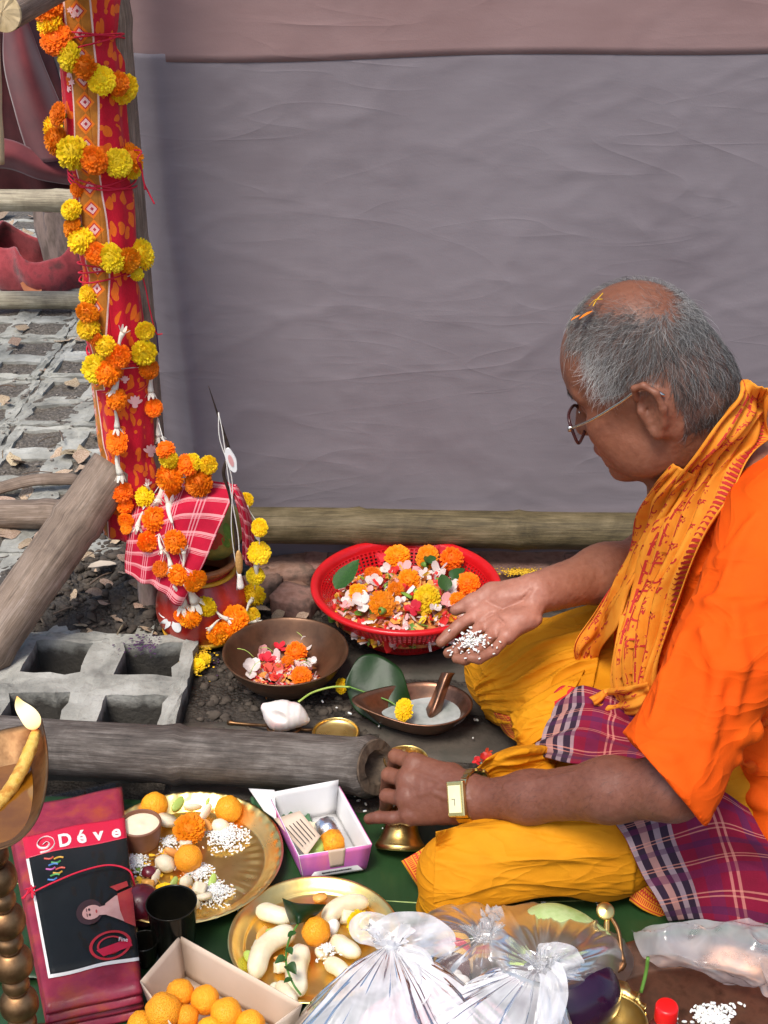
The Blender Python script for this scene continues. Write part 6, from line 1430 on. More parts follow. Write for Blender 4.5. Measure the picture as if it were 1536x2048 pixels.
v_, f_ = boat_shell([(.74, .0235), (.4, .0235), (.01, .0235)], KC+Vector((.012, 0, 0))); MAT['milkwater'] = M('milk_water', (.24, .27, .25), (.46, .48, .46), scale=20, rough=.06, spec=.6); mk('milky_water', v_, f_, MAT['milkwater'], kosha)
sp_ = thing('copper_scoop', PZ(868, 1440, .03), 'small dark copper scoop standing in the milky vessel', 'scoop')
net = [[PY(842, 1448, 1.66), PY(852, 1452, 1.645), PY(866, 1448, 1.655)], [PY(850, 1425, 1.66), PY(864, 1428, 1.64), PY(880, 1425, 1.655)], [PY(866, 1392, 1.67), PY(876, 1396, 1.655), PY(890, 1392, 1.665)], [PY(878, 1360, 1.68), PY(889, 1362, 1.67), PY(902, 1358, 1.68)], [PY(884, 1346, 1.685), PY(896, 1345, 1.68), PY(909, 1346, 1.685)]]
sheet('scoop_blade', grid_surf(net, 12, 26), MAT['copper_dark'], sp_, .0022)
p = PZ(808, 1420, .045); tag(marigold(p, 22*mpx(p), 'yellow', (-.5, -.5, .6), None, 3), 'yellow marigold with green base at the edge of the copper vessel', 'flower')
p = PZ(683, 1372, .02); tag(marigold(p, 16*mpx(p), 'yellow', (-.8, -.4, .4), None, 7), 'yellow marigold peeping out left of the big round leaf', 'flower')
lf = thing('betel_leaf', PZ(760, 1460), 'broad glossy dark green leaf leaning on the copper vessel', 'leaf')
net = [[PY(690, 1366, 1.70), PY(690, 1372, 1.698), PY(692, 1378, 1.695)], [PY(722, 1316, 1.725), PY(706, 1372, 1.70), PY(706, 1418, 1.675)], [PY(765, 1318, 1.725), PY(745, 1388, 1.69), PY(742, 1448, 1.655)], [PY(802, 1345, 1.71), PY(785, 1405, 1.675), PY(778, 1463, 1.645)], [PY(818, 1392, 1.685), PY(810, 1428, 1.665), PY(806, 1460, 1.645)], [PY(834, 1452, 1.652), PY(835, 1456, 1.65), PY(835, 1460, 1.648)]]
P = grid_surf(net, 24, 34); u = np.linspace(-1, 1, 25)[None, :]; P[..., 1] += .006*np.abs(u)-.004*np.cos(np.linspace(0, 1, 35)[:, None]*26)*np.abs(u)*.3
MAT['betel'] = M('betel_leaf', (.004, .017, .003), (.010, .036, .007), scale=20, rough=.38, spec=.3, bmp=.2, bscale=60); sheet('blade', P, MAT['betel'], lf, .001)
mb = MB(); mb.tube(smooth_path([PY(700, 1374, 1.694), PY(665, 1374, 1.69), PY(625, 1385, 1.68), PY(597, 1404, 1.66)], 20), [.0016]*20, 8); mb.obj('stalk', MAT['fruit_green'], lf)
mb = MB(); mb.tube(smooth_path([PY(700, 1374, 1.690), PY(745, 1390, 1.682), PY(788, 1408, 1.667), PY(830, 1452, 1.646)], 20), [.0013]*20, 6); mb.obj('midrib', MAT['leaf_bright'], lf)

# ---- bell in the left hand, cup behind it
bt, tp = PY(800, 1696, 1.366), PY(806, 1560, 1.418); axb = (tp-bt).normalized(); q4 = Matrix.Translation(bt) @ frame_to(axb)
bell = thing('hand_bell', bt, 'small brass hand bell held upright in the left fist', 'bell')
def lathe_at(name, prof, m4, mat, parent, seg=48):
    v, f, uv = lathe(prof, seg); return mk(name, [m4 @ Vector(p) for p in v], f, mat, parent)
lathe_at('bell_body', prof_smooth([(.026, -.002), (.0315, -.001), (.0325, .004), (.0300, .008), (.0265, .014), (.0235, .022), (.0215, .030), (.0190, .035), (.012, .038), (.0105, .040), (.0150, .043), (.0155, .047), (.0105, .051), (.0085, .054)], 60), q4, MAT['brass'], bell)
lathe_at('handle', prof_smooth([(.0085, .053), (.006, .062), (.0075, .074), (.0055, .086), (.0075, .098), (.0050, .110), (.008, .118), (.004, .125), (.0005, .128)], 50), q4, MAT['brass'], bell)
C = PZ(812, 1522, .055); C.z = 0; cup = thing('brass_cup', C, 'brass cup with bright rim half hidden behind the fist', 'cup')
lin('cup_shell', prof_smooth([(.001, .003), (.020, .003), (.024, .02), (.027, .045), (.031, .056), (.030, .058), (.026, .046), (.022, .02), (.001, .01)], 36), C, MAT['brass'], cup)
p = PZ(968, 1517, .012); 
for i, (dx, dy, r) in enumerate(((0, 0, 14), (-14, 4, 11), (8, -12, 12))):
    p = PZ(968+dx, 1517+dy, .012); o = inst('blossom', BLOS[i], MAT['hib_red'], mat4(p, frame_to((0, -.4, 1), roll=i), r*mpx(p))); tag(o, 'fallen bright red petal cluster in front of the yellow wrap', 'flower', 'fallen red petals by the knee')

# ---- rice in the palm and scattered grains
gr = MB(); gr.lathe([(.0, -.5), (.20, -.38), (.26, 0), (.20, .38), (.0, .5)], 6); GRAIN = (gr.v, gr.f)
def grains(name, pts, label, L=(.0055, .0075), mat='rice', cat='rice', seed=0, flat=1.0):
    rg = random.Random(seed); gv = np.array(GRAIN[0]); VS = []; FS = []
    for k, p in enumerate(pts):
        d = Vector((rg.gauss(0, 1), rg.gauss(0, 1), rg.gauss(0, .35*flat))).normalized(); s = rg.uniform(*L); rot = np.array(frame_to(d).to_3x3()); VS.append(gv@rot.T*s+np.array(p)); FS += [tuple(i+k*len(gv) for i in f) for f in GRAIN[1]]
    o = mk(name, np.concatenate(VS), FS, MAT[mat]); tag(o, label, cat, kind='stuff'); return o
def palm_pt(px, py, off): return march(px, py, B, off) or PY(px, py, 1.53)
RICE_PALM = lambda: grains('rice_grains', [palm_pt(944+R.gauss(0, 15), 1280+R.gauss(0, 9), R.uniform(.001, .006)) for _ in range(130)]+[palm_pt(940+R.gauss(0, 26), 1284+R.gauss(0, 13), .002) for _ in range(40)], 'white rice grains held in the open right palm', (.0038, .0052), seed=2)
grains('rice_grains', [PZ(R.uniform(560, 1060), R.uniform(1380, 1560), .004) for _ in range(26)]+[PZ(R.uniform(600, 800), R.uniform(1580, 1660), .006) for _ in range(14)]+[PZ(R.uniform(740, 1240), R.uniform(1760, 1860), .014) for _ in range(22)], 'rice grains scattered on the ground and leaf round the vessels', seed=4)

# ---- plates of offerings
PL1 = PZ(372, 1722, .02); PL1.z = .013; plate = thing('brass_plate', PL1, 'large embossed brass plate with sweets, rice and a clay cup', 'plate')
def plate_mesh(name, R_, c, mat, parent, emboss=True, rim=.018):
    prof = prof_smooth([(.001, .0), (R_*.78, .0), (R_*.84, .002), (R_*.90, rim*.55), (R_*.97, rim*.95), (R_, rim), (R_*1.005, rim*1.06), (R_*.985, rim*1.1), (R_*.955, rim), (R_*.89, rim*.62), (R_*.83, .0055), (R_*.76, .003), (R_*.4, .003), (.001, .003)], 70); seg = 168; v, f, uv = lathe(prof, seg, c); v = [Vector(p) for p in v]
    if emboss:
        for i in range(35, 70):
            r, z = prof[i]; t = r/R_
            for j in range(seg):
                a = 2*pi*j/seg; e = 0
                if .60 < t < .80: e = .0016*(1 if sin(a*42) > 0 else -.2)*sin((t-.60)/.20*pi)
                elif .92 < t < .99: e = .0014*(1 if sin(a*42) > .2 else 0)
                elif .30 < t < .58: e = .0006*sin(t*180)
                v[i*seg+j].z += e
    return mk(name, v, f, mat, parent)
plate_mesh('plate_disc', .124, PL1, MAT['brass'], plate)
def laddu(px, py, r, z, lab, group=None, seed=0):
    p = PZ(px, py, z); rad = r*mpx(p); s = SDF().ell(p, rad)
    if 'v' not in LAD:
        bm = bmesh.new(); bmesh.ops.create_icosphere(bm, subdivisions=4, radius=1)
        for vv in bm.verts: vv.co *= 1+.035*vnoise(np.array([tuple(vv.co*9)]), 3)[0]+.05*vnoise(np.array([tuple(vv.co*2.2)]), 5)[0]
        me = bpy.data.meshes.new('sweet_ball'); bm.to_mesh(me); bm.free(); me.materials.append(MAT['laddu']); me.polygons.foreach_set('use_smooth', [True]*len(me.polygons)); LAD['v'] = me
    o = inst('sweet_ball', LAD['v'], None, mat4(p, Euler((seed, seed*2.1, seed*.7)).to_matrix(), rad)); tag(o, lab, 'sweet', group); return o
LAD = {}
laddu(309, 1611, 27, .030, 'round orange sweet ball at the far left of the large plate', seed=1); laddu(457, 1619, 27, .030, 'round orange sweet ball at the far right of the large plate', seed=2); laddu(377, 1717, 28, .032, 'round orange sweet ball in the middle of the large plate', seed=3)
p = PZ(379, 1658, .034); tag(marigold(p, 30*mpx(p), 'orange', (.1, -.5, 1), None, 2), 'deep orange marigold in the middle of the large plate', 'flower')
p = PZ(325, 1792, .026); tag(marigold(p, 26*mpx(p), 'yellow', (-.2, -.3, 1), None, 3), 'yellow marigold at the front of the large plate', 'flower')
p = PZ(352, 1800, .030); tag(marigold(p, 26*mpx(p), 'orange', (.2, -.3, 1), None, 4), 'pale orange marigold at the front of the large plate', 'flower')
C = PZ(285, 1690, .012); C.z = .014; cl = thing('clay_cup', C, 'small brown clay cup of creamy curd on the large plate', 'cup')
lin('cup_shell', prof_smooth([(.001, .001), (.020, .001), (.0235, .010), (.0265, .028), (.0275, .034), (.0265, .0355), (.0245, .034), (.022, .012), (.001, .006)], 36), C, M('clay_brown', (.16, .06, .03), (.24, .10, .055), scale=30, rough=.5), cl, 48)
mb = MB(); mb.lathe([(.0246, .0305), (.018, .0318), (.010, .0305), (.004, .0322), (.0001, .0325)], 32, C); mb.obj('curd', MAT['curd'], cl)
def heap(px, py, r, h, n, lab, seed, z=.014):
    c = PZ(px, py, z); rr = r*1.3*mpx(c); n = int(n*1.6); rg = random.Random(seed); pts = []
    for _ in range(n):
        a = rg.uniform(0, 6.283); d = rr*abs(rg.gauss(0, .55))*(1+.3*sin(3*a+seed)+.2*sin(5*a)); pts.append(c+Vector((cos(a)*d, sin(a)*d, max(0, h*(1-(d/rr)**2))*rg.uniform(.6, 1))))
    return grains('rice_heap', pts, lab, (.0034, .0050), seed=seed)
heap(452, 1680, 42, .014, 620, 'heap of white rice at the right of the large plate', 1); heap(430, 1792, 36, .012, 480, 'heap of white rice at the front right of the large plate', 2); heap(398, 1752, 30, .010, 340, 'rice below the middle sweet ball on the large plate', 3); heap(268, 1735, 32, .012, 340, 'rice at the left of the large plate beside the packet', 4); heap(340, 1690, 26, .008, 130, 'thin scatter of rice between cup and marigold on the large plate', 5)
# fruit pieces: shared shapes
def chunk_mesh(kind, seed):
    bm = bmesh.new()
    if kind == 'slice': bmesh.ops.create_cone(bm, cap_ends=True, segments=20, radius1=1, radius2=.96, depth=.7)
    elif kind == 'wedge':
        bmesh.ops.create_icosphere(bm, subdivisions=3, radius=1)
        for v in bm.verts: v.co = Vector((v.co.x*1.3, v.co.y*.55 if v.co.y < 0 else v.co.y*.3, v.co.z*.6))
    elif kind == 'cube': bmesh.ops.create_cube(bm, size=1.5); bmesh.ops.subdivide_edges(bm, edges=list(bm.edges), cuts=3, use_grid_fill=True)
    else:
        bmesh.ops.create_icosphere(bm, subdivisions=3, radius=1)
        for v in bm.verts: v.co = Vector((v.co.x*1.25, v.co.y, v.co.z*.85))
    for v in bm.verts: v.co *= 1+.07*vnoise(np.array([tuple(v.co*2.5)]), seed)[0]
    if kind in ('slice', 'cube'): bmesh.ops.bevel(bm, geom=[e for e in bm.edges if abs(e.calc_face_angle(0)) > .8], offset=.12, segments=2, affect='EDGES')
    me = bpy.data.meshes.new('fruit_piece'); bm.to_mesh(me); bm.free(); me.materials.append(MAT['fruit_pale']); me.polygons.foreach_set('use_smooth', [True]*len(me.polygons)); return me
CH_ = {k: chunk_mesh(k, i) for i, k in enumerate(('slice', 'wedge', 'cube', 'ball'))}
def piece(px, py, r, kind, mat, z, name, lab, seed, group=None, parent=None):
    p = PZ(px, py, z); o = inst(name, CH_[kind], MAT[mat], mat4(p, Euler((seed*1.3 % .9, seed*.77 % .7, seed*2.1)).to_matrix(), r*mpx(p)), parent); tag(o, lab, 'fruit', group); return o
for i, q in enumerate([(333, 1640, 21, 'slice', 'fruit_pale', 'banana slice behind the clay cup on the large plate'), (357, 1607, 16, 'wedge', 'fruit_green', 'green fruit wedge at the back of the large plate'), (441, 1652, 15, 'ball', 'fruit_pale', 'small pale ball below the far right sweet on the plate'), (330, 1727, 20, 'ball', 'banana', 'pale oval sweet left of the middle sweet ball'), (412, 1625, 17, 'wedge', 'fruit_pale', 'white fruit wedge between marigold and far right sweet'), (398, 1778, 17, 'cube', 'fruit_pale', 'yellowish fruit cube beside the front rice heap'), (408, 1792, 16, 'slice', 'fruit_pale', 'banana slice lying on the front rice heap'), (347, 1768, 13, 'wedge', 'fruit_green', 'little green fruit piece above the front marigolds'), (345, 1705, 15, 'wedge', 'fruit_orange', 'peach coloured fruit slice right of the clay cup'), (415, 1650, 14, 'wedge', 'fruit_orange', 'thin orange fruit sliver right of the plate marigold'), (275, 1625, 14, 'wedge', 'fruit_pale', 'pale fruit wedge at the left rim of the large plate'), (300, 1745, 14, 'ball', 'fruit_dark', 'dark plum coloured fruit on the left of the large plate')]):
    piece(*q[:5], .026, 'fruit_piece', q[5], i+1)
petal_heap('loose_petals', (PL1.x-.03, PL1.y-.035, .016), .055, .010, 90, [('turmeric', 3), ('fruit_orange', 2), ('petal_white', 2), ('calyx', 1)], 14, 'petals and crumbs strewn over the front of the large plate', (.006, .016))
for i, q in enumerate([(268, 1650, 15, 'slice', 'banana', 'banana slice at the left rim above the clay cup'), (420, 1600, 13, 'wedge', 'fruit_green', 'slim green slice at the far rim of the large plate'), (385, 1612, 15, 'wedge', 'fruit_pale', 'pale apple wedge at the far side behind the plate marigold'), (372, 1690, 13, 'cube', 'fruit_pale', 'small fruit cube between marigold and middle sweet ball'), (312, 1755, 15, 'wedge', 'fruit_pale', 'pale slice left of the middle sweet near the packet'), (372, 1765, 14, 'slice', 'banana', 'banana slice just below the middle sweet ball'), (296, 1770, 14, 'cube', 'fruit_orange', 'papaya cube behind the yellow plate marigold'), (425, 1762, 13, 'wedge', 'fruit_green', 'green peel curl right of the middle rice'), (385, 1805, 14, 'ball', 'fruit_pale', 'round pale sweet right of the front marigolds')]):
    piece(*q[:5], .024, 'fruit_piece', q[5], i+40)
PL2 = PZ(630, 1888, .015); PL2.z = .013; plate2 = thing('brass_plate', PL2, 'smaller plain brass plate with peeled bananas and fruit', 'plate'); plate_mesh('plate_disc', .102, PL2, MAT['brass'], plate2, False, .014)
def banana(a, b_, r, bend, lab, seed):
    a, b_ = Vector(a), Vector(b_); n = 26; d = b_-a; sd_ = d.cross(Vector((0, 0, 1))).normalized(); mb = MB(); path, rad = [], []
    for i in range(n):
        t = i/(n-1); path.append(a+d*t+sd_*bend*sin(pi*t)+Vector((0, 0, .003*sin(pi*t)))); e = min(t, 1-t)*d.length; rad.append(max(.0015, r*min(1, sqrt(max(0, 1-(1-min(1, e/(r*1.3)))**2)))*(1-.12*t)))
    mb.tube(path, rad, 18, wob=lambda i, j: 1+.05*cos(j*2*pi/18*5+seed)); o = mb.obj('peeled_banana', MAT['banana']); tag(o, lab, 'banana'); return o
z = .028
for i, (a, b_, r, bend, lab) in enumerate([((515, 1818), (585, 1838), 19, .004, 'peeled banana at the back left of the smaller plate'), ((648, 1842), (738, 1806), 19, -.010, 'peeled banana at the back right of the smaller plate'), ((592, 1862), (512, 1958), 22, .016, 'long peeled banana curving down the left of the smaller plate'), ((607, 1895), (600, 1992), 23, .006, 'thick peeled banana at the front of the smaller plate'), ((668, 1876), (722, 1908), 19, .006, 'peeled banana stub right of the sweet ball on the smaller plate'), ((650, 1925), (700, 1965), 17, -.004, 'peeled banana half hidden by the white bag'), ((555, 1970), (590, 2010), 17, .0, 'short peeled banana at the near edge of the smaller plate')]):
    p, q = PZ(*a, z), PZ(*b_, z); banana(p, q, r*mpx(p), bend, lab, i)
laddu(632, 1863, 29, .042, 'round orange sweet ball in the middle of the smaller plate', seed=6)
p = PZ(722, 1850, .034); tag(marigold(p, 29*mpx(p), 'yellow', (.5, -.6, .8), None, 5), 'yellow marigold at the right of the smaller plate', 'flower')
for i, q in enumerate([(525, 1868, 17, 'wedge', 'fruit_orange', 'reddish fruit piece at the left of the smaller plate'), (553, 1862, 18, 'wedge', 'fruit_green', 'light green fruit wedge left of the folded leaf'), (500, 1915, 18, 'wedge', 'fruit_green', 'green skinned apple wedge at the left rim of the smaller plate'), (518, 1895, 15, 'cube', 'fruit_pale', 'pale apple cube at the left of the smaller plate'), (695, 1835, 17, 'cube', 'fruit_pale', 'apple cube behind the yellow marigold on the smaller plate'), (640, 1795, 15, 'slice', 'fruit_orange', 'orange fruit slice at the far rim of the smaller plate'), (665, 1855, 15, 'ball', 'rice', 'white lump right of the sweet ball'), (645, 1905, 17, 'slice', 'fruit_pale', 'banana slice below the sweet ball on the smaller plate'), (560, 1935, 14, 'cube', 'fruit_pale', 'small fruit cube between the two front bananas'), (548, 1985, 17, 'ball', 'fruit_pale', 'round pale fruit at the near left of the smaller plate'), (562, 1915, 12, 'wedge', 'fruit_orange', 'little peach slice between the two front bananas')]):
    piece(*q[:5], .024, 'fruit_piece', q[5], i+20)
heap(655, 1905, 18, .010, 90, 'bit of rice between the bananas on the smaller plate', 8, .03)
lf = thing('folded_leaf', PZ(600, 1850, .04), 'dark green leaf folded to a cone on the smaller plate', 'leaf')
net = [[PZ(565, 1796, .055), PZ(590, 1806, .062), PZ(618, 1808, .062), PZ(652, 1809, .050)], [PZ(572, 1822, .050), PZ(592, 1828, .068), PZ(612, 1826, .066), PZ(640, 1824, .050)], [PZ(582, 1850, .045), PZ(595, 1848, .062), PZ(606, 1845, .060), PZ(615, 1842, .048)]]
sheet('blade', grid_surf(net, 20, 14), MAT['betel'], lf, .001)
tw = thing('leafy_sprig', PZ(600, 1985, .03), 'thin green sprig with leaves lying over the front bananas', 'sprig')
pts = [PZ(598, 1845, .06), PZ(578, 1880, .062), PZ(572, 1925, .064), PZ(585, 1965, .06), PZ(602, 1990, .05)]; mb = MB(); mb.tube(smooth_path(pts, 20), .0013, 6); mb.obj('stem', MAT['leaf_bright'], tw)
for k, (px, py, yaw, s) in enumerate(((590, 1862, 2.6, 26), (575, 1895, 3.6, 24), (572, 1915, 2.2, 26), (574, 1930, 3.9, 28), (583, 1955, 2.5, 24))):
    p = PZ(px, py, .064); inst('leaf', LEAF[k % 4], MAT['leaf'], mat4(p, Matrix.Rotation(yaw, 3, 'Z') @ Matrix.Rotation(.2, 3, 'X'), s*mpx(p)), tw)

# ---- purple sweet box
def quad_panel(name, a, b_, c, d, mat, parent, th=.0008, n=6):
    P = grid_surf([[a, (Vector(a)+Vector(b_))/2, b_], [d, (Vector(d)+Vector(c))/2, c]], n, n); return sheet(name, P, mat, parent, th)
A, Bq, Cq = PZ(607, 1757, .014), PZ(731, 1737, .014), PZ(556, 1650, .014); Dq = Bq+(Cq-A)*1.05; hz_ = Vector((0, 0, .042)); fx = (Bq-A).normalized()*.006; fy = (Cq-A).normalized()*.004
sw = thing('sweet_box', (A+Bq+Cq+Dq)/4, 'open purple and white cardboard sweet box with lid flaps up', 'box')
MAT['card_pp'] = MAT['card_purple']
quad_panel('base', A, Bq, Dq, Cq, MAT['card_white'], sw)
tA, tB, tC, tD = A+hz_-fx-fy, Bq+hz_+fx-fy, Cq+hz_-fx+fy, Dq+hz_+fx+fy
def wall(n1, a, b_, tb, ta, nrm):
    quad_panel('side_wall', a, b_, tb, ta, MAT['card_white'], sw); o = Vector(nrm)*.0012; quad_panel('printed_side', a+o, b_+o, tb+o, ta+o, MAT['card_pp'], sw, .0004)
ny = (A-Cq).normalized(); nx = (Bq-A).normalized()
wall('front', A, Bq, tB, tA, ny); wall('left', A, Cq, tC, tA, -nx); wall('right', Bq, Dq, tD, tB, nx); quad_panel('side_wall', Cq, Dq, tD+hz_*.25, tC+hz_*.25, MAT['card_white'], sw)
o2 = ny*.0022; lb = [A.lerp(Bq, .08)+o2, A.lerp(Bq, .96)+o2, (A.lerp(Bq, .80)+hz_*.38)+o2, (A.lerp(Bq, .22)+hz_*.38)+o2]; quad_panel('front_label', *lb, MAT['card_white'], sw, .0003)
mb = MB()
for k in range(14): mb.box(A.lerp(Bq, .30+.034*k)+hz_*.15+ny*.0030, (.0024, .0005, .0014 if k % 3 else .0018), Matrix.Rotation(atan2(nx.y, nx.x), 3, 'Z'))
mb.obj('small_print', MAT['ink'], sw, smooth=False)
tape = [A.lerp(Bq, .42)+hz_*.30+ny*.0026, A.lerp(Bq, .64)+hz_*.30+ny*.0026, A.lerp(Bq, .66)+hz_*1.05+ny*.006, A.lerp(Bq, .38)+hz_*1.05+ny*.006]; quad_panel('tape', *tape, MAT['card_cream'], sw, .0003)
fl_ = [tC+Vector((0, 0, .002)), PZ(603, 1624, .060), PZ(642, 1672, .056), tA.lerp(tC, .02)+Vector((.002, .004, .006))]; quad_panel('open_flap', PZ(548, 1638, .050), PZ(600, 1622, .066), PZ(641, 1672, .060), PZ(612, 1712, .050), MAT['card_cream'], sw)
mb = MB()
for k in range(6):
    a = PZ(576+k*2.0, 1648+k*6.5-10, .062); b_ = a+(PZ(600, 1690, .06)-PZ(570, 1640, .06))*.55
for k in range(5):
    a, b_ = PZ(572+k*7, 1656-k*4, .0612), PZ(606+k*6, 1694-k*5, .0600); mb.tube([a+Vector((0, 0, .001)), b_+Vector((0, 0, .001))], .0006, 4)
mb.obj('flap_print', MAT['ink'], sw)
quad_panel('lid_flap', PZ(497, 1577, .045), PZ(549, 1580, .060), PZ(553, 1640, .050), PZ(528, 1622, .044), MAT['card_white'], sw)
s1, s2 = PZ(650, 1650, .044), PZ(668, 1690, .040); roll = thing('foil_sweet', PZ(660, 1675, .02), 'silver foiled orange sweet roll in the purple box', 'sweet')
mb = MB(); mid_ = s1.lerp(s2, .62); mb.tube([s1-(s2-s1)*.16, s1-(s2-s1)*.10, s1, mid_], [.004, .011, .0150, .0150], 20, wob=lambda i, j: 1+.04*sin(j*3.1+i)); mb.obj('foil', MAT['silver_foil'], roll); mb = MB(); mb.tube([mid_, s2, s2+(s2-s1)*.22, s2+(s2-s1)*.28], [.0146, .0148, .0120, .004], 20, wob=lambda i, j: 1+.05*sin(j*2.1+i)); mb.obj('sweet_body', MAT['laddu'], roll)
o = piece(634, 1698, 17, 'ball', 'fruit_green', .036, 'pistachio_sweet', 'green and yellow crumbly sweet at the near left of the purple box', 5); o = piece(628, 1662, 19, 'cube', 'fruit_pale', .034, 'milk_sweet', 'pale milk sweet half under the flap of the purple box', 3)

# ---- cardboard box of sweet balls, bottom left
a, b_, c, d = PZ(372, 1952, .008), PZ(308, 2035, .008), PZ(420, 2200, .008), PZ(585, 2075, .008); up = Vector((0, 0, .052))
lb_ = thing('cardboard_box', (a+b_+c+d)/4, 'open cream cardboard box of orange sweet balls at the bottom edge', 'box'); quad_panel('base', a, b_, c, d, MAT['card_cream'], lb_)
for p, q in ((a, b_), (b_, c), (c, d), (d, a)):
    o_ = lambda w: (w-(a+b_+c+d)/4).normalized()*.012*Vector((1, 1, 0)).length/1.414; quad_panel('side_wall', p, q, q+up+o_(q), p+up+o_(p), MAT['card_cream'], lb_, .0012)
for i, (px, py, r, z, lab) in enumerate([(360, 1986, 28, .045, 'back left sweet ball in the cardboard box'), (410, 2000, 29, .045, 'back middle sweet ball in the cardboard box'), (326, 2022, 36, .055, 'large front left sweet ball in the cardboard box'), (453, 2028, 32, .045, 'right sweet ball in the cardboard box near its long wall'), (372, 2035, 25, .045, 'small sweet ball between the front ones in the cardboard box'), (500, 2050, 30, .04, 'sweet ball at the right end of the cardboard box row'), (420, 2065, 30, .04, 'sweet ball cut by the picture edge in the cardboard box'), (282, 2050, 28, .03, 'sweet ball half outside at the far left of the cardboard box')]):
    laddu(px, py, r, z, lab, seed=i+11)

# ---- packed saree
pkx = [[(8, 1612), (243, 1566)], [(88, 2020), (284, 1978)]]
def pk(s, t, z=.050):
    x = (pkx[0][0][0]*(1-s)+pkx[0][1][0]*s)*(1-t)+(pkx[1][0][0]*(1-s)+pkx[1][1][0]*s)*t; y = (pkx[0][0][1]*(1-s)+pkx[0][1][1]*s)*(1-t)+(pkx[1][0][1]*(1-s)+pkx[1][1][1]*s)*t
    q = PZ(x, y, .05); return Vector((q.x, q.y, z))
pack = thing('saree_packet', pk(.5, .5, 0), 'folded maroon saree in clear plastic with printed black card', 'packet')
MAT['saree_maroon'] = M('saree_maroon', (.22, .012, .035), (.32, .025, .055), (.40, .06, .03), scale=24, detail=7, rough=.4, bmp=.4, bscale=60, coat=.1)
def slab(s0, s1, t0, t1, z0, z1, name, mat, bulge=.004, parent=pack, nu=30, nv=40):
    top = np.zeros((nv+1, nu+1, 3)); 
    for j in range(nv+1):
        for i in range(nu+1):
            u, v = i/nu, j/nv; e = min(u, 1-u, v*2, (1-v)*2); rz_ = min(1, e/.05); q = pk(s0+(s1-s0)*u, t0+(t1-t0)*v, z1-.006*(1-rz_)**2+bulge*sin(pi*u)*sin(pi*v)*.6+.0012*sin(u*9+v*17)); top[j, i] = q
    T = top.reshape(-1, 3); Bt = T.copy(); Bt[:, 2] = z0; N = len(T); i = np.arange(N).reshape(nv+1, nu+1); qf = np.stack([i[:-1, :-1], i[:-1, 1:], i[1:, 1:], i[1:, :-1]], -1).reshape(-1, 4)
    edge = np.concatenate([i[0, :], i[1:, -1], i[-1, -2::-1], i[-2:0:-1, 0]]); e2 = np.roll(edge, -1); f = np.concatenate([qf[:, ::-1], qf+N, np.stack([edge, e2, e2+N, edge+N], -1)]); return mk(name, np.concatenate([T, Bt]), f, mat, parent)
for k in range(4): slab(.0+.012*(k % 2), 1.0-.01*((k+1) % 2), .0, 1.0-.010*(k % 2), .006+.011*k, .0165+.011*k, 'fold_layer', MAT['saree_maroon'], .0 if k < 3 else .004)
def flat(poly, z, name, mat, parent=pack):
    pts = [pk(s, t, z+.004*.6*sin(pi*s)*sin(pi*t)) for s, t in poly]; c = sum(pts, Vector())/len(pts); n = len(pts); return mk(name, [c]+pts, [(0, 1+k, 1+(k+1) % n) for k in range(n)], mat, parent)
def rect(s0, s1, t0, t1, k=12): return [(s0+(s1-s0)*i/k, t0) for i in range(k)]+[(s1, t0+(t1-t0)*i/k) for i in range(k)]+[(s1-(s1-s0)*i/k, t1) for i in range(k)]+[(s0, t1-(t1-t0)*i/k) for i in range(k)]
def grid_flat(s0, s1, t0, t1, z, name, mat, n=16):
    P = np.array([[pk(s0+(s1-s0)*i/n, t0+(t1-t0)*j/n, z+.0024*sin(pi*(s0+(s1-s0)*i/n))*sin(pi*(t0+(t1-t0)*j/n))+.0012*sin((s0+(s1-s0)*i/n)*9+(t0+(t1-t0)*j/n)*17)) for i in range(n+1)] for j in range(n+1)]); return sheet(name, P, mat, pack, .0003, True)
MAT['card_black'] = M('card_black', (.008, .010, .010), (.014, .016, .016), scale=10, rough=.5, spec=.15); MAT['band_red'] = M('band_red', (.62, .012, .05), rough=.4, coat=.1)
z0 = .0505; grid_flat(.10, 1.0, .17, .86, z0+.0004, 'printed_card', MAT['paint_white']); grid_flat(.125, 1.0, .19, .845, z0+.0010, 'card_field', MAT['card_black']); grid_flat(.10, 1.0, .17, .275, z0+.0016, 'title_band', MAT['band_red'])
def pack_text(s, s0, t0, sx, st, mat, name, z=z0+.0024, rot=0, bold=.01):
    tv, tf = text_mesh(s, None, bold); w = tv[:, 0]; h = tv[:, 1]; pts = []
    for x, y in zip(w, h):
        X, Y_ = (x*cos(rot)-y*sin(rot), x*sin(rot)+y*cos(rot)); ss, tt = s0+X*sx, t0-Y_*st; pts.append(pk(ss, tt, z+.0024*sin(pi*ss)*sin(pi*tt)+.0012*sin(ss*9+tt*17)))
    return mk(name, pts, tf, mat, pack)
pack_text('D', .40, .262, .16, .085, MAT['paint_white'], 'title_lettering', bold=.03); pack_text('\u00e9', .565, .258, .17, .085, MAT['paint_white'], 'title_lettering', bold=.03); pack_text('v', .715, .258, .18, .085, MAT['paint_white'], 'title_lettering', bold=.03); pack_text('e', .87, .262, .17, .085, MAT['paint_white'], 'title_lettering', bold=.03)
def pk_tube(pts, r, name, mat, z=z0+.003):
    mb = MB(); mb.tube(smooth_path([pk(s, t, z+.0024*sin(pi*s)*sin(pi*t)) for s, t in pts], 40), [(r, r*.25)]*40, 6, flat=(0, 0, 1) if 0 else None); return mb.obj(name, mat, pack)
pk_tube([(.265, .232), (.30, .222), (.325, .236), (.29, .252), (.235, .245), (.215, .225), (.25, .203), (.31, .198), (.36, .215), (.365, .245), (.31, .268), (.23, .270)], .0018, 'swirl_mark', MAT['paint_white'])
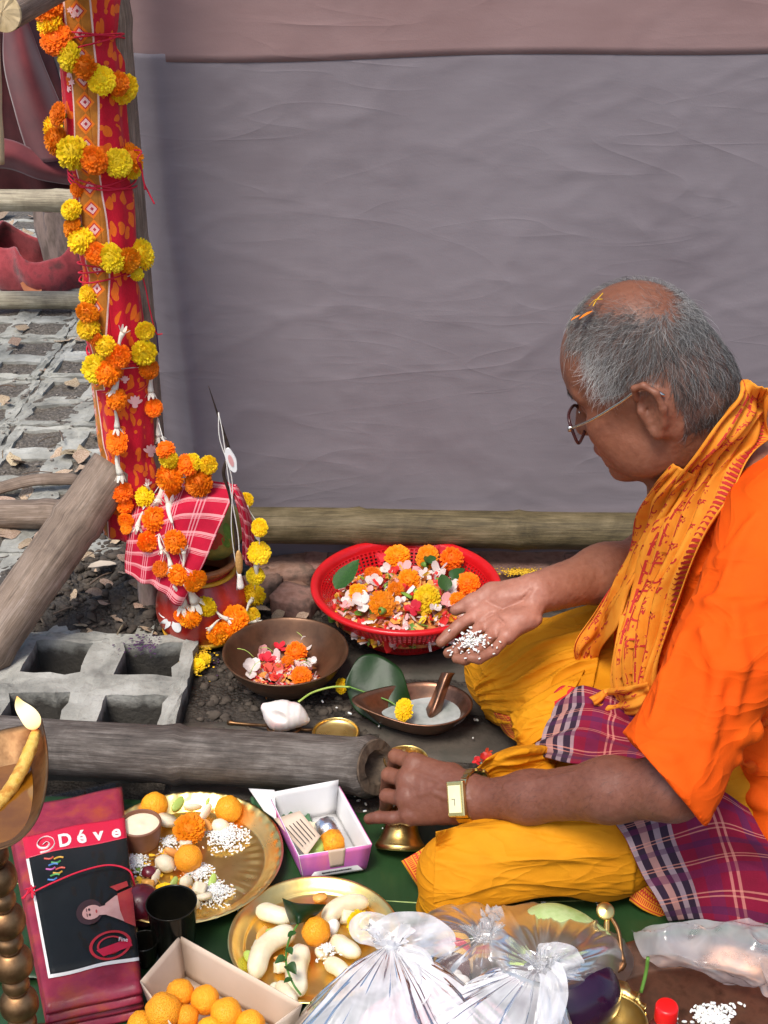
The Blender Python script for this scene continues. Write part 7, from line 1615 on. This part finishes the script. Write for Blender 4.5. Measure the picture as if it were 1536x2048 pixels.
cols5 = [(.6, .08, .05), (.65, .35, .03), (.08, .35, .08), (.06, .2, .5), (.5, .1, .35)]
for k in range(9):
    s_, t_ = .255+.045*((k*7) % 4)/1.6, .30+.013*k; pk_tube([(s_, t_), (s_+.05, t_+.008-.012*(k % 2)), (s_+.085, t_+.002)], .0012, 'script_print', M('script_%d' % k, cols5[k % 5], rough=.4))
skin_p = M('print_skin', (.62, .33, .29), (.7, .42, .37), scale=60, rough=.4, coat=.6); dark_p = M('print_dark', (.05, .02, .02), rough=.4); redp = M('print_red', (.40, .02, .03), (.5, .06, .05), scale=50, rough=.4, coat=.5)
el = lambda cx, cy, a, b_, ang=0, n=18: [(cx+a*cos(t)*cos(ang)-b_*sin(t)*sin(ang), cy+a*cos(t)*sin(ang)*.45+b_*sin(t)*cos(ang)) for t in [2*pi*k/n for k in range(n)]]
flat(el(.585, .600, .125, .060, -.1), z0+.0030, 'portrait_print', dark_p); flat([(.74, .575), (.84, .545), (1.0, .535), (1.0, .70), (.90, .675), (.80, .645), (.74, .63)], z0+.0032, 'portrait_print', skin_p); flat([(.64, .588), (.78, .580), (.80, .632), (.64, .622)], z0+.0034, 'portrait_print', skin_p); flat(el(.605, .605, .090, .034, -.1), z0+.0036, 'portrait_print', skin_p)
for q in (el(.585, .592, .010, .0065), el(.585, .617, .010, .0065), el(.560, .592, .004, .009), el(.560, .617, .004, .009)): flat(q, z0+.0042, 'portrait_print', dark_p)
flat(el(.650, .606, .008, .009), z0+.0042, 'portrait_print', redp); flat([(.86, .54), (1.0, .52), (1.0, .71), (.90, .68), (.87, .62)], z0+.0040, 'portrait_print', redp); flat([(.80, .50), (.96, .485), (.97, .51), (.86, .525)], z0+.0038, 'portrait_print', redp)
mb = MB()
for rr_, w in ((.205, .03), (.13, .02)):
    n = 40; ring = []
    for k in range(n):
        t = 2*pi*k/n; ring.append((.74+rr_*cos(t), .775+rr_*.34*sin(t), .74+(rr_-w)*cos(t), .775+(rr_-w)*.34*sin(t)))
    vs = []; 
    for q in ring: vs += [pk(min(q[0], .985), q[1], z0+.0042), pk(min(q[2], .985), q[3], z0+.0042)]
    mb.add(vs, [(2*k, 2*((k+1) % n), 2*((k+1) % n)+1, 2*k+1) for k in range(n)])
mb.obj('oval_emblem', M('emblem_red', (.55, .015, .02), rough=.35, coat=.6), pack); flat([(.60, .79), (.93, .76), (.95, .80), (.66, .825)], z0+.0042, 'oval_emblem', MAT['band_red']); pack_text('Fine', .82, .772, .055, .028, MAT['paint_white'], 'emblem_lettering', z0+.005, rot=-.2)
P = np.array([[pk(-.015+1.03*i/60, -.01+1.02*j/80, .0575+.0024*sin(pi*i/60)*sin(pi*j/80)-.010*max(0, abs(i/30-1)-.93)*14-.008*max(0, abs(j/40-1)-.96)*20) for i in range(61)] for j in range(81)])
uu, vv_ = np.meshgrid(np.linspace(0, 1, 61), np.linspace(0, 1, 81)); P[..., 2] += .0012*(1-np.abs(fbm(np.stack([uu*5+vv_*3, vv_*9-uu*3, uu*0], -1), 3, 3)))**3+.0006*fbm(np.stack([uu*14, vv_*20, uu*0], -1), 2, 7); sheet('plastic_sleeve', P, MAT['film'], pack, .0004, True)
thread('red_string', [pk(.10, .46, .058), pk(.3, .445, .062), pk(.55, .425, .064), pk(.8, .42, .064), pk(.97, .445, .060), pk(1.02, .47, .05), pk(1.02, .48, .01)], .0012, MAT['thread_red'], 'thin red string tied round the saree packet')
mb = MB(); c = pk(.095, .462, .060)
for k in range(7): mb.tube(smooth_path([c, c+Vector((R.uniform(-.008, .004), R.uniform(-.008, .008), .004)), c+Vector((R.uniform(-.012, .006), R.uniform(-.014, .006), 0))], 6), .0009, 5)
o = mb.obj('string_knot', MAT['thread_red']); tag(o, 'red knot of the string at the left of the saree packet', 'knot')
# dark fruit and tumblers beside the packet
o = mk('red_fruit', *SDF().ell(PZ(284, 1812, .030), (.026, .026, .027)).mesh(.003), MAT['fruit_dark']); tag(o, 'dark red round fruit squeezed beside the saree packet', 'fruit')
C = PZ(352, 1905, .012); C.z = .012; tb = thing('metal_tumbler', C, 'tall black polished metal tumbler, empty', 'tumbler')
rt_ = 52*mpx(PZ(352, 1835, .085)); lin('tumbler_wall', [(.001, .002), (rt_*.72, .002), (rt_*.76, .006), (rt_*.98, .076), (rt_, .078), (rt_*.97, .0785), (rt_*.95, .076), (rt_*.72, .008), (.001, .006)], C, MAT['black_steel'], tb, 56)
C = PZ(292, 1925, .012); C.z = .010; tb = thing('dark_bowl', C, 'dark glossy bowl wedged between the tumbler and the packet', 'bowl'); lin('bowl_wall', prof_smooth([(.001, .002), (.010, .002), (.014, .014), (.0165, .034), (.017, .036), (.0155, .035), (.012, .014), (.001, .006)], 30), C, MAT['black_steel'], tb, 48)

# ---- standing oil lamp
LX, LY = PY(12, 1850, 1.02).x, 1.02; lamp = thing('oil_lamp', (LX, LY, 0), 'tall turned brass oil lamp with leaf shaped dish and burning wick', 'oil lamp')
pr_ = [(.060, .004), (.062, .010), (.050, .016), (.034, .024), (.018, .034)]
zz = .040
for k, (w, h) in enumerate([(.019, .030), (.015, .020), (.020, .034), (.014, .022), (.021, .036), (.0145, .022), (.020, .034), (.014, .022), (.0185, .034), (.014, .024), (.0165, .034), (.012, .018)]):
    pr_ += [(w*.62, zz), (w*.95, zz+h*.25), (w, zz+h*.5), (w*.9, zz+h*.75), (w*.6, zz+h*.96)]; zz += h
pr_ = [(r, z) for r, z in pr_ if z < .352]+[(.012, .352)]; mb = MB(); mb.lathe([(.001, .004)]+prof_smooth(pr_, 220), 40, (LX, LY, 0)); mb.obj('stand', MAT['brass_dull'], lamp)
rimpx = [(84, 1442), (95, 1500), (95, 1560), (83, 1620), (58, 1664), (18, 1694), (-40, 1704), (-105, 1680), (-150, 1615), (-145, 1540), (-85, 1488), (0, 1463), (52, 1452)]
ZR = .382; rim_ = cr(rimpx+[rimpx[0]], 73)[:-1]; rimP = [PZ(x, y, ZR) for x, y in rim_]; cc = Vector((LX-.01, LY+.01, 0)); cc = Vector((sum(q.x for q in rimP)/72, sum(q.y for q in rimP)/72, 0))
mb = MB(); vs, fs = [], []
lv = [(.02, -.036), (.30, -.035), (.55, -.030), (.78, -.016), (.95, -.002), (1.0, .0), (1.012, .0012), (.985, .0014), (.93, -.002), (.76, -.0135), (.52, -.027), (.28, -.031), (.02, -.032)]
for s, z in lv:
    for q in rimP: vs.append(Vector((cc.x+(q.x-cc.x)*s, cc.y+(q.y-cc.y)*s, ZR+z)))
n = 72
for i in range(len(lv)-1):
    for j in range(n): fs.append((i*n+j, i*n+(j+1) % n, (i+1)*n+(j+1) % n, (i+1)*n+j))
mk('dish', vs, fs, MAT['brass_dull'], lamp)
MAT['oil'] = M('oil', (.16, .055, .003), (.26, .10, .006), scale=20, rough=.04, spec=.7, coat=.6)
vs = [Vector((cc.x+(q.x-cc.x)*.66, cc.y+(q.y-cc.y)*.66-.004, ZR-.0195)) for q in rimP]; mk('oil', [sum(vs, Vector())/n]+vs, [(0, 1+k, 1+(k+1) % n) for k in range(n)], MAT['oil'], lamp)
MAT['wick'] = M('wick', (.60, .34, .04), (.72, .46, .10), (.5, .22, .03), scale=80, rough=.6, bmp=.6, bscale=150, stretch=(1, 1, 1))
wp = smooth_path([PZ(72, 1462, ZR+.004), PZ(62, 1495, ZR-.002), PZ(40, 1545, ZR-.012), PZ(12, 1590, ZR-.018), PZ(-20, 1625, ZR-.02)], 30); mb = MB(); mb.tube(wp, [.0045+.002*min(1, i/8) for i in range(30)], 12, wob=lambda i, j: 1+.10*sin(j*3+i*1.1)); mb.obj('wick', MAT['wick'], lamp); mb = MB(); mb.tube([wp[0], wp[0]+Vector((.0005, .001, .004))], [.004, .0026], 8); mb.obj('charred_tip', MAT['ink'], lamp)
def flame_mat():
    m, nt, b, out = new_mat('flame'); L = nt.links; nt.nodes.remove(b); e = nd(nt, 'Emission'); uv = nd(nt, 'TexCoord'); sp = nd(nt, 'SeparateXYZ'); L.new(uv.outputs['UV'], sp.inputs[0])
    r = ramp(nt, [(.0, (1, .25, .05)), (.2, (1, .72, .35)), (.6, (1, .9, .62)), (.85, (1, .72, .3)), (1, (1, .45, .12))]); L.new(sp.outputs[1], r.inputs[0]); L.new(r.outputs[0], e.inputs[0]); e.inputs[1].default_value = 1.15
    L.new(e.outputs[0], out.inputs[0]); return m
fb, ft = wp[0]+Vector((0, 0, .003)), PY(34, 1393, wp[0].y); mb = MB(); pth = smooth_path([fb, fb.lerp(ft, .35)+Vector((.001, 0, 0)), fb.lerp(ft, .7)-Vector((.002, 0, 0)), ft], 24); v_, f_, uv = tube(pth, [max(.0004, .0098*sin(pi*(i/23)**.62*.98+.02)**.9*(1-.2*i/23)) for i in range(24)], 16); mb.add(v_, f_, [(a, i//16/23) for i, (a, _) in enumerate(uv)]); fo = mb.obj('flame', flame_mat(), lamp)

# ---- brass ladle, tray, bottle at the lower right
ld = thing('brass_ladle', PZ(1222, 2040, .02), 'ornate brass ladle with long thin handle ending in a flat disc', 'ladle')
LC = PZ(1222, 2050, .03); lin('ladle_bowl', prof_smooth([(.001, -.018), (.020, -.016), (.034, -.004), (.0385, .004), (.040, .006), (.038, .0075), (.032, -.001), (.018, -.012), (.001, -.014)], 36), LC, MAT['brass'], ld)
mb = MB(); n = 30; vs = []
for k in range(n+1):
    t = pi*(.06+.88*k/n); ri = .040; ro = .040+.018*sin(t)**2+.020*math.exp(-((t-pi/2)/.22)**2)+.003*sin(t*18); vs += [LC+Vector((cos(t)*ri, sin(t)*ri, .006)), LC+Vector((cos(t)*ro, sin(t)*ro, .010)), LC+Vector((cos(t)*ro, sin(t)*ro, .007)), LC+Vector((cos(t)*ri, sin(t)*ri, .003))]
mb.add(vs, [(4*k+a, 4*k+(a+1) % 4, 4*k+4+(a+1) % 4, 4*k+4+a) for k in range(n) for a in range(4)]); mb.obj('crest', MAT['brass'], ld)
h0, h1 = LC+Vector((-.002, .070, .010)), PY(1211, 1822, 1.185); mb = MB(); mb.tube(smooth_path([LC+Vector((0, .05, .008)), h0.lerp(h1, .4)+Vector((.004, 0, .004)), h1+Vector((.002, -.002, -.006))], 24), [.0042, .0040]+[.0034]*22, 8); mb.obj('handle', MAT['brass'], ld)
mb = MB(); m4 = Matrix.Translation(h1) @ frame_to((.05, -.5, .9)); v_, f_, uv = lathe([(.0005, .004), (.003, .0035), (.008, .002), (.0105, .001), (.0108, -.001), (.0095, -.003), (.0005, -.0035)], 24); mk('disc', [m4 @ Vector(p) for p in v_], f_, MAT['brass'], ld)
mb = MB(); mb.tube(smooth_path([h1+Vector((.004, 0, -.004)), PY(1236, 1860, 1.165), PY(1243, 1905, 1.142), PY(1247, 1925, 1.132), PY(1238, 1940, 1.125), PY(1226, 1945, 1.122)], 24), [.0026]*14+[.004]*4+[.0025]*6, 8); mb.obj('bird_loop', MAT['brass_dull'], ld)
TC = PZ(1430, 2135, .02); TC.z = .006; tr_ = thing('copper_tray', TC, 'wide dark copper tray with rice at the bottom right corner', 'tray'); plate_mesh('tray_disc', .185, TC, MAT['copper_dark'], tr_, False, .020)
rg = random.Random(3); grains('rice_grains', [PZ(1425+rg.gauss(0, 20), 2032+rg.gauss(0, 10), .012+rg.random()*.006) for _ in range(150)]+[PZ(rg.uniform(1340, 1500), rg.uniform(2005, 2048), .011) for _ in range(20)], 'small pile of rice grains in the copper tray', seed=9)
C = PZ(1324, 2090, .03); C.z = .010; bo = thing('red_capped_bottle', C, 'small dark bottle with bright red cap beside the ladle', 'bottle'); lin('bottle_body', prof_smooth([(.001, .001), (.016, .001), (.017, .02), (.017, .045), (.010, .056), (.009, .062)], 24), C, MAT['bottle_body'], bo); lin('cap', [(.0118, .058), (.0122, .060), (.0122, .076), (.0112, .0785), (.009, .0790), (.0001, .0790)], C, MAT['bottle_red'], bo)

# ---- polythene bags and what they hold
def tied_bag(name, knot, base, rx, ry, mat, label, seed, pleats=9, amp=.10, nt=60, na=180, pw=.85, ruff=.010, droop=1.0):
    """film drawn up to a knot: sharp uneven gathers run out from it and fade towards the body"""
    knot, base = Vector(knot), Vector(base); A_, T_ = np.meshgrid(np.linspace(0, 2*pi, na+1), np.linspace(0, 1, nt+1))
    ca, sa = np.cos(A_), np.sin(A_)
    def rn(f, s, tz): return (1-np.abs(fbm(np.stack([ca*f, sa*f, T_*tz], -1), 2, s)))
    g = .8*rn(pleats*.22, seed, 1.2)**3+.45*rn(pleats*.5, seed+3, 1.6)**4; big = fbm(np.stack([ca*1.2, sa*1.2, T_*1.6], -1), 2, seed+7)
    w = 1+amp*(1-.6*T_)*(g-.45)*1.5+.24*big*T_; r = (.010+T_**pw)*w; r = np.where(T_ > .94, r*(1-(T_-.94)*1.2), r)
    c = np.array(knot)[None, None]*(1-np.minimum(1, T_*1.05))[..., None]+np.array(base)[None, None]*np.minimum(1, T_*1.05)[..., None]
    zt = knot.z*(1-T_**1.55*droop)+base.z*T_+.012*big*T_*(1-T_)*4+.008*(g-.4)*T_*(1-T_)*3; P = np.stack([c[..., 0]+ca*rx*r, c[..., 1]+sa*ry*r, np.maximum(.013, zt)], -1)
    o = sheet(name, P, MAT[mat], None, .0005); tag(o, label, 'plastic bag')
    Q = np.zeros((17, 81, 3)); rg = random.Random(seed); ph = rg.uniform(0, 6)
    for i in range(17):
        for j in range(81):
            a = 2*pi*j/80; t = i/16; s_ = .35+.65*abs(cos(a+ph)); rr = .005+ruff*t*s_*(1+.35*sin(a*7+ph)+.25*sin(a*13)); Q[i, j] = (knot.x+cos(a)*rr*1.5, knot.y+sin(a)*rr*.8, knot.z-.002+t*.020*s_+.005*t*sin(a*3+ph))
    sheet('tied_neck', Q, MAT[mat], o, .0005)
    mb = MB(); mb.tube([knot+Vector((cos(t)*.0075, sin(t)*.0065, .001*sin(3*t))) for t in np.linspace(0, 2*pi, 21)], .0035, 8, False); mb.obj('knot', MAT[mat], o); return o
def ribbon(name, pts, w, mat, parent, label=None, n=40, twist=1.5, seed=0):
    pth = smooth_path(pts, n); P = np.zeros((n, 9, 3))
    for i, p in enumerate(pth):
        t = (pth[min(i+1, n-1)]-pth[max(i-1, 0)]).normalized(); s = t.cross(Vector((0, -.6, .8))).normalized(); q = t.cross(s); ww = w*(.55+.45*sin(pi*i/(n-1)))
        for k in range(9): a = (k/4-1); P[i, k] = p+s*a*ww/2+q*(.004*sin(a*7+i*.25+seed)+.003*sin(i*.5+k))
    return sheet(name, P, MAT[mat], parent, .0005)
k1 = PZ(782, 1888, .100); b1 = tied_bag('plastic_bag', k1, PZ(790, 2125, .02), .135, .105, 'bag_white', 'knotted milky white plastic bag at the bottom centre', 2, 11, .09, pw=1.15)
ribbon('bag_handle', [k1+Vector((.0, 0, .004)), PZ(745, 1868, .104), PZ(725, 1858, .104), PZ(735, 1845, .104), PZ(780, 1850, .100)], .03, 'bag_white', b1, seed=1); ribbon('bag_handle', [k1+Vector((-.02, 0, .008)), PZ(800, 1862, .104), PZ(860, 1872, .095), PZ(905, 1900, .075)], .045, 'bag_white', b1, seed=4); ribbon('bag_handle', [k1+Vector((.01, -.01, 0)), PZ(836, 1925, .095), PZ(830, 1975, .085), PZ(790, 2020, .08), PZ(770, 2060, .07)], .036, 'bag_white', b1, seed=7)
k2 = PZ(1078, 1932, .095); b2 = tied_bag('plastic_bag', k2, PZ(950, 2120, .02), .130, .085, 'bag_white', 'knotted pinkish white plastic bag right of the other white bag', 6, 10, .08, pw=1.15); ribbon('bag_handle', [k2, PZ(1102, 1945, .11), PZ(1108, 1985, .105), PZ(1096, 2045, .10), PZ(1090, 2080, .095)], .03, 'bag_white', b2, seed=2)
ribbon('bag_handle', [k2, PZ(1110, 1915, .112), PZ(1140, 1930, .105), PZ(1160, 1950, .09)], .036, 'bag_white', b2, seed=5)
pinkthing = mk('pink_packet', *SDF().ell(PZ(870, 2060, .03), (.085, .05, .035)).mesh(.005), M('pink_packet', (.72, .35, .38), (.78, .45, .46), scale=14, rough=.5)); tag(pinkthing, 'pale pink packet showing through the white plastic bags', 'packet')
# vegetables in a clear bag
def veg(name, c, r, mat, lab, rot=None, tip=None):
    s = SDF(); s.k = .02; s.ell(c, r, rot)
    if tip: s.cap(Vector(c), tip[0], tip[1], tip[2], .03)
    v, f = s.mesh(.004, disp=lambda P: .0012*fbm(P*40, 2, 3)); return tag(mk(name, v, f, MAT[mat]), lab, 'vegetable')
veg('green_gourd', PZ(1105, 1885, .05), (.050, .040, .042), 'gourd', 'pale green round gourd inside the clear bag', tip=(PZ(1200, 1900, .05), .03, .02)); veg('eggplant', PZ(1130, 2000, .045), (.060, .035, .040), 'eggplant', 'glossy dark purple eggplant inside the clear bag', tip=(PZ(1190, 1960, .05), .032, .02)); veg('potato', PZ(985, 1925, .03), (.030, .026, .024), 'potato', 'brown potato at the left end of the clear bag'); veg('potato', PZ(1015, 1880, .03), (.030, .030, .026), 'potato', 'second brown potato behind the first in the clear bag'); veg('green_chilli', PZ(1035, 1935, .055), (.022, .007, .007), 'fruit_green', 'bright green chilli tip at the knot of the clear bag')
b3 = tied_bag('plastic_bag', PZ(1085, 1930, .106), PZ(1092, 1925, .012), .092, .090, 'bag_clear', 'clear plastic bag holding gourd, eggplant and potatoes', 9, 9, .035, pw=.5, droop=1.0)
# little bottle with yellow label between the bags
bt_ = thing('label_bottle', PZ(880, 1935, .012), 'small dark bottle with yellow and red label lying between the bags', 'bottle'); c0, c1 = PZ(905, 1955, .030), PZ(905, 1850, .026)
mb = MB(); mb.tube([c0, c0.lerp(c1, .1), c0.lerp(c1, .7), c0.lerp(c1, .85), c1], [.018, .021, .021, .010, .009], 20); mb.obj('bottle_body', MAT['bottle_body'], bt_); mb = MB(); mb.tube([c0.lerp(c1, .2), c0.lerp(c1, .62)], .0216, 24, False); mb.obj('yellow_label', M('label_yellow', (.75, .40, .02), rough=.5), bt_); mb = MB(); mb.tube([c0.lerp(c1, .32), c0.lerp(c1, .48)], .0219, 24, False); mb.obj('red_band', MAT['band_red'], bt_)
o = mk('garlic_bulb', *SDF().ell(PZ(905, 1975, .045), (.020, .019, .018)).mesh(.002, disp=lambda P: .0015*np.sin(np.arctan2(P[:, 1]-PZ(905, 1975, .045).y, P[:, 0]-PZ(905, 1975, .045).x)*7)), MAT['conch_'] if 'conch_' in MAT else M('garlic', (.78, .74, .70), rough=.5)); tag(o, 'white garlic bulb beside the yellow labelled bottle', 'garlic')
b4 = tied_bag('plastic_bag', PZ(965, 1872, .085), PZ(905, 1935, .012), .085, .075, 'bag_clear', 'clear plastic bag round the little labelled bottle', 12, 9, .05, pw=.6); ribbon('bag_handle', [PZ(960, 1880, .08), PZ(985, 1845, .085), PZ(978, 1815, .08)], .03, 'bag_haze', b4, seed=3)
# crumpled empty bag at right
net = [[(1262, 1870, .02), (1310, 1838, .05), (1390, 1832, .045), (1470, 1845, .05), (1580, 1860, .05)], [(1282, 1905, .04), (1340, 1880, .075), (1400, 1872, .065), (1480, 1880, .085), (1590, 1900, .07)], [(1330, 1925, .03), (1390, 1925, .06), (1440, 1920, .07), (1510, 1940, .075), (1600, 1965, .06)], [(1400, 1945, .012), (1440, 1962, .02), (1490, 1972, .02), (1540, 1990, .03), (1610, 2020, .02)]]
P = grid_surf([[PZ(*q) for q in row] for row in net], 90, 60); uu, vv_ = np.meshgrid(np.linspace(0, 1, 91), np.linspace(0, 1, 61)); cr_ = np.stack([uu*6, vv_*5, uu*0], -1); P[..., 2] += .022*(1-np.abs(fbm(cr_*.55, 2, 5)))**3-.012+.0018*fbm(cr_*2, 2, 8); P[..., 1] += .006*fbm(cr_, 2, 12)
P[..., 2] = np.maximum(P[..., 2], .012); o = sheet('plastic_bag', P, MAT['bag_haze'], None, .0005, True); tag(o, 'crumpled empty clear plastic bag at the right edge', 'plastic bag')
o = mk('green_stalk', *(lambda t: (t[0], t[1]))(tube(smooth_path([PZ(1282, 1985, .02), PZ(1292, 1945, .04), PZ(1296, 1915, .06)], 12), .0022, 8)), MAT['leaf_bright']); tag(o, 'thin green stalk standing left of the crumpled bag', 'stalk')
RICE_PALM()
# ================================================================== litter
RG = random.Random(77)
def dry_leaf_mesh(seed):
    rg = random.Random(seed); mb = MB(); v = []; n = 7; cu = rg.uniform(-.35, .35); w0 = rg.uniform(.22, .38)
    for i in range(n):
        t = i/(n-1); w = w0*sin(pi*min(1, t*.96+.03))**.8
        for s in (-1, -.4, .4, 1): v.append((s*w+.05*sin(t*9+seed), t-.5, cu*(abs(s)*w)+.10*sin(t*3+seed)+rg.uniform(-.025, .025)))
    mb.add(v, [(i*4+j, i*4+j+1, (i+1)*4+j+1, (i+1)*4+j) for i in range(n-1) for j in range(3)]); return mb.mesh('dry_leaf', MAT['dry_leaf'])
DL = [dry_leaf_mesh(i) for i in range(6)]
def gz(x, y): return float(ground_h(np.array([x]), np.array([y]))[0])
zones = [((0, 300), (640, 1000), 34, 'dry leaf lying on the paving behind the post', (.03, .06), .014), ((90, 330), (1060, 1270), 34, 'dry brown leaf on the heaped soil left of the pot', (.02, .045), 0), ((0, 170), (430, 600), 16, 'dry leaf on the far paving by the stump', (.04, .08), .014), ((500, 660), (1110, 1240), 9, 'dry leaf on the soil between pot and basket', (.02, .04), .02), ((0, 90), (1060, 1180), 6, 'dry leaf on the paving left of the slanting brace', (.03, .05), .012)]
for zi, (xr, yr, n, lab, sz, lift) in enumerate(zones):
    for k in range(n):
        p = PZ(RG.uniform(*xr), RG.uniform(*yr), .015); z = max(gz(p.x, p.y), -.01)+lift*.5+.006
        o = inst('dry_leaf', DL[RG.randrange(6)], None, mat4((p.x, p.y, z), Euler((RG.uniform(-.35, .35), RG.uniform(-.35, .35), RG.uniform(0, 6.28))).to_matrix(), RG.uniform(*sz))); tag(o, lab, 'leaf', lab.replace('dry leaf', 'dry leaves').replace('dry brown leaf', 'dry brown leaves'))
for k, (px, py, lab) in enumerate(((65, 577, 'orange dry leaf below the red felt ring'), (590, 1150, 'half round brown leaf behind the basket'), (205, 1145, 'pale curled leaf on the soil beside the brace'))):
    p = PZ(px, py, .03); o = inst('dry_leaf', DL[k], M('leaf_tint_%d' % k, [(.45, .17, .08), (.28, .16, .11), (.55, .46, .36)][k], rough=.8), mat4((p.x, p.y, gz(p.x, p.y)+.02), Euler((.3, .2, k)).to_matrix(), [.09, .06, .05][k])); tag(o, lab, 'leaf')
for k in range(26):
    px, py = (RG.uniform(0, 250), RG.uniform(600, 1010)) if k < 14 else (RG.uniform(90, 340), RG.uniform(1060, 1260)); p = PZ(px, py, .02); a = RG.uniform(0, 6.28); L = RG.uniform(.02, .07); z = max(gz(p.x, p.y), .0)+.016
    thread('twig', [(p.x, p.y, z), (p.x+cos(a)*L*.5, p.y+sin(a)*L*.5, z+.004), (p.x+cos(a)*L, p.y+sin(a)*L, z)], RG.uniform(.0008, .002), MAT['twig'], 'thin dry twig lying on the paving behind the post' if k < 14 else 'thin dry twig on the soil left of the pot', cat='twig', group='twigs on the paving' if k < 14 else 'twigs on the soil', n=8, seg=5)
mb = MB(); a, b_ = PZ(-30, 985, .02), PZ(160, 958, .03); mb.tube(smooth_path([a, a.lerp(b_, .5)+Vector((0, 0, .012)), b_], 14), [(.013, .006)]*13+[(.006, .004)], 10); o = mb.obj('split_bamboo', MAT['bamboo_brown']); tag(o, 'dark split bamboo stick lying on the paving left of the post', 'stick')
mb = MB(); mb.tube(smooth_path([PY(205, 1062, 2.0), PY(222, 1045, 1.99), PY(240, 1020, 1.98)], 8), [(.010, .005)]*8, 8); o = mb.obj('split_stake', MAT['bamboo_brown']); tag(o, 'splintered stake between the brace and the checked cloth', 'stake')
mb = MB()
for k in range(16):
    t = k/15; q = PY(150+RG.uniform(-14, 6), 985+RG.uniform(-6, 16), 2.18); mb.tube(smooth_path([PY(172, 990, 2.16), (q+PY(172, 990, 2.16))/2+Vector((0, 0, RG.uniform(-.01, .01))), q], 6), .0022, 5)
o = mb.obj('pink_tassel', M('pink_thread', (.75, .25, .32), (.8, .38, .42), scale=90, rough=.7)); tag(o, 'bright pink tassel of thread on the rail beside the brace', 'tassel')
# clods, grit and coloured powder: uncountable
def scatter(name, pts, size, mat, label, cat, seed, flat=.7):
    rg = np.random.default_rng(seed); bm = bmesh.new(); bmesh.ops.create_icosphere(bm, subdivisions=1, radius=1); bv = np.array([tuple(v.co) for v in bm.verts]); bf = np.array([[v.index for v in f.verts] for f in bm.faces]); bm.free(); VS, FS = [], []
    for k, p in enumerate(pts):
        s = rg.uniform(*size)*rg.uniform(.5, 1.0); v = bv*(1+rg.normal(0, .22, (len(bv), 1)))*s*np.array([rg.uniform(.8, 1.6), rg.uniform(.8, 1.4), flat]); VS.append(v+np.array(p)); FS.append(bf+k*len(bv))
    o = mk(name, np.concatenate(VS), np.concatenate(FS), MAT[mat] if isinstance(mat, str) else mat, None, False); tag(o, label, cat, kind='stuff'); return o
pts = []
for k in range(900):
    x, y = RG.uniform(-.66, -.30), RG.uniform(1.90, 2.25); pts.append((x, y, gz(x, y)+.001))
for k in range(350):
    x, y = RG.uniform(-.30, .05), RG.uniform(1.97, 2.13); pts.append((x, y, gz(x, y)+.001))
for k in range(260):
    p = PZ(RG.uniform(390, 760), RG.uniform(1300, 1480)); pts.append((p.x, p.y, gz(p.x, p.y)+.001))
scatter('soil_clods', pts, (.002, .011), M('clod', (.045, .034, .026), (.10, .08, .062), scale=40, rough=.95, bmp=.5), 'loose dark soil crumbs round the pot and bowl', 'soil', 2)
pts = []
for k in range(1500):
    x, y = RG.uniform(-1.4, -.42), RG.uniform(2.3, 4.2); pts.append((x, y, max(gz(x, y), .012 if RG.random() < .3 else -.05)+.002))
scatter('grit', pts, (.0015, .006), M('grit', (.12, .10, .085), (.34, .30, .26), scale=8, rough=.95), 'grit and crumbled litter on the paving behind the post', 'grit', 3, .5)
pts = []
for k in range(260):
    p = PZ(RG.gauss(330, 50), RG.gauss(1288, 10), .035); pts.append((p.x, p.y, gz(p.x, p.y)+.003 if p.x > -.36 else .032))
scatter('purple_powder', pts, (.0008, .0028), M('purple_bits', (.05, .018, .06), (.11, .05, .12), scale=60, rough=.9), 'scattered purple petals bits on the soil below the pot', 'petals', 4, .4)
pts = []
for k in range(240):
    p = PZ(RG.gauss(394, 16), RG.gauss(1318, 14), .004); pts.append((p.x, p.y, .004+RG.random()*.008))
scatter('yellow_bits', pts, (.0015, .0045), MAT['turmeric'], 'crumbled yellow petals on the soil below the pot', 'petals', 5, .5)
pts = []
for k in range(500):
    p = PZ(RG.gauss(1040, 22), RG.gauss(1143, 3.5), .034); pts.append((p.x, p.y, .0335))
scatter('turmeric_powder', pts, (.0008, .0022), MAT['turmeric'], 'dab of yellow powder on the brick behind the right hand', 'powder', 6, .3)
# petals caught in the hair
for k, (px, py, lab) in enumerate(((1185, 622, 'orange petal caught in the hair above the forehead'), (1160, 630, 'smaller orange petal at the very front of the hair'))):
    p = march(px, py, B, .008) or march(px+20, py+14, B, .008) or PY(px, py, 1.6); o = inst('petal', LEAF[0], MAT['orange_flat'] if 'orange_flat' in MAT else M('petal_orange', (.85, .22, .01), rough=.5), mat4(p, Euler((-.4, .3, 1.9)).to_matrix(), (.020, .014)[k])); tag(o, lab, 'petal')
thread('straw', [march(1186, 612, B, .012) or PY(1186, 612, 1.6), PY(1192, 602, 1.56), PY(1206, 586, 1.56)], .0006, MAT['turmeric'], 'yellow stamen thread standing in the hair', cat='stamen'); thread('straw', [PY(1178, 612, 1.57), PY(1190, 600, 1.56), PY(1205, 598, 1.56)], .0005, MAT['turmeric'], 'second curved yellow stamen lying in the hair', cat='stamen')
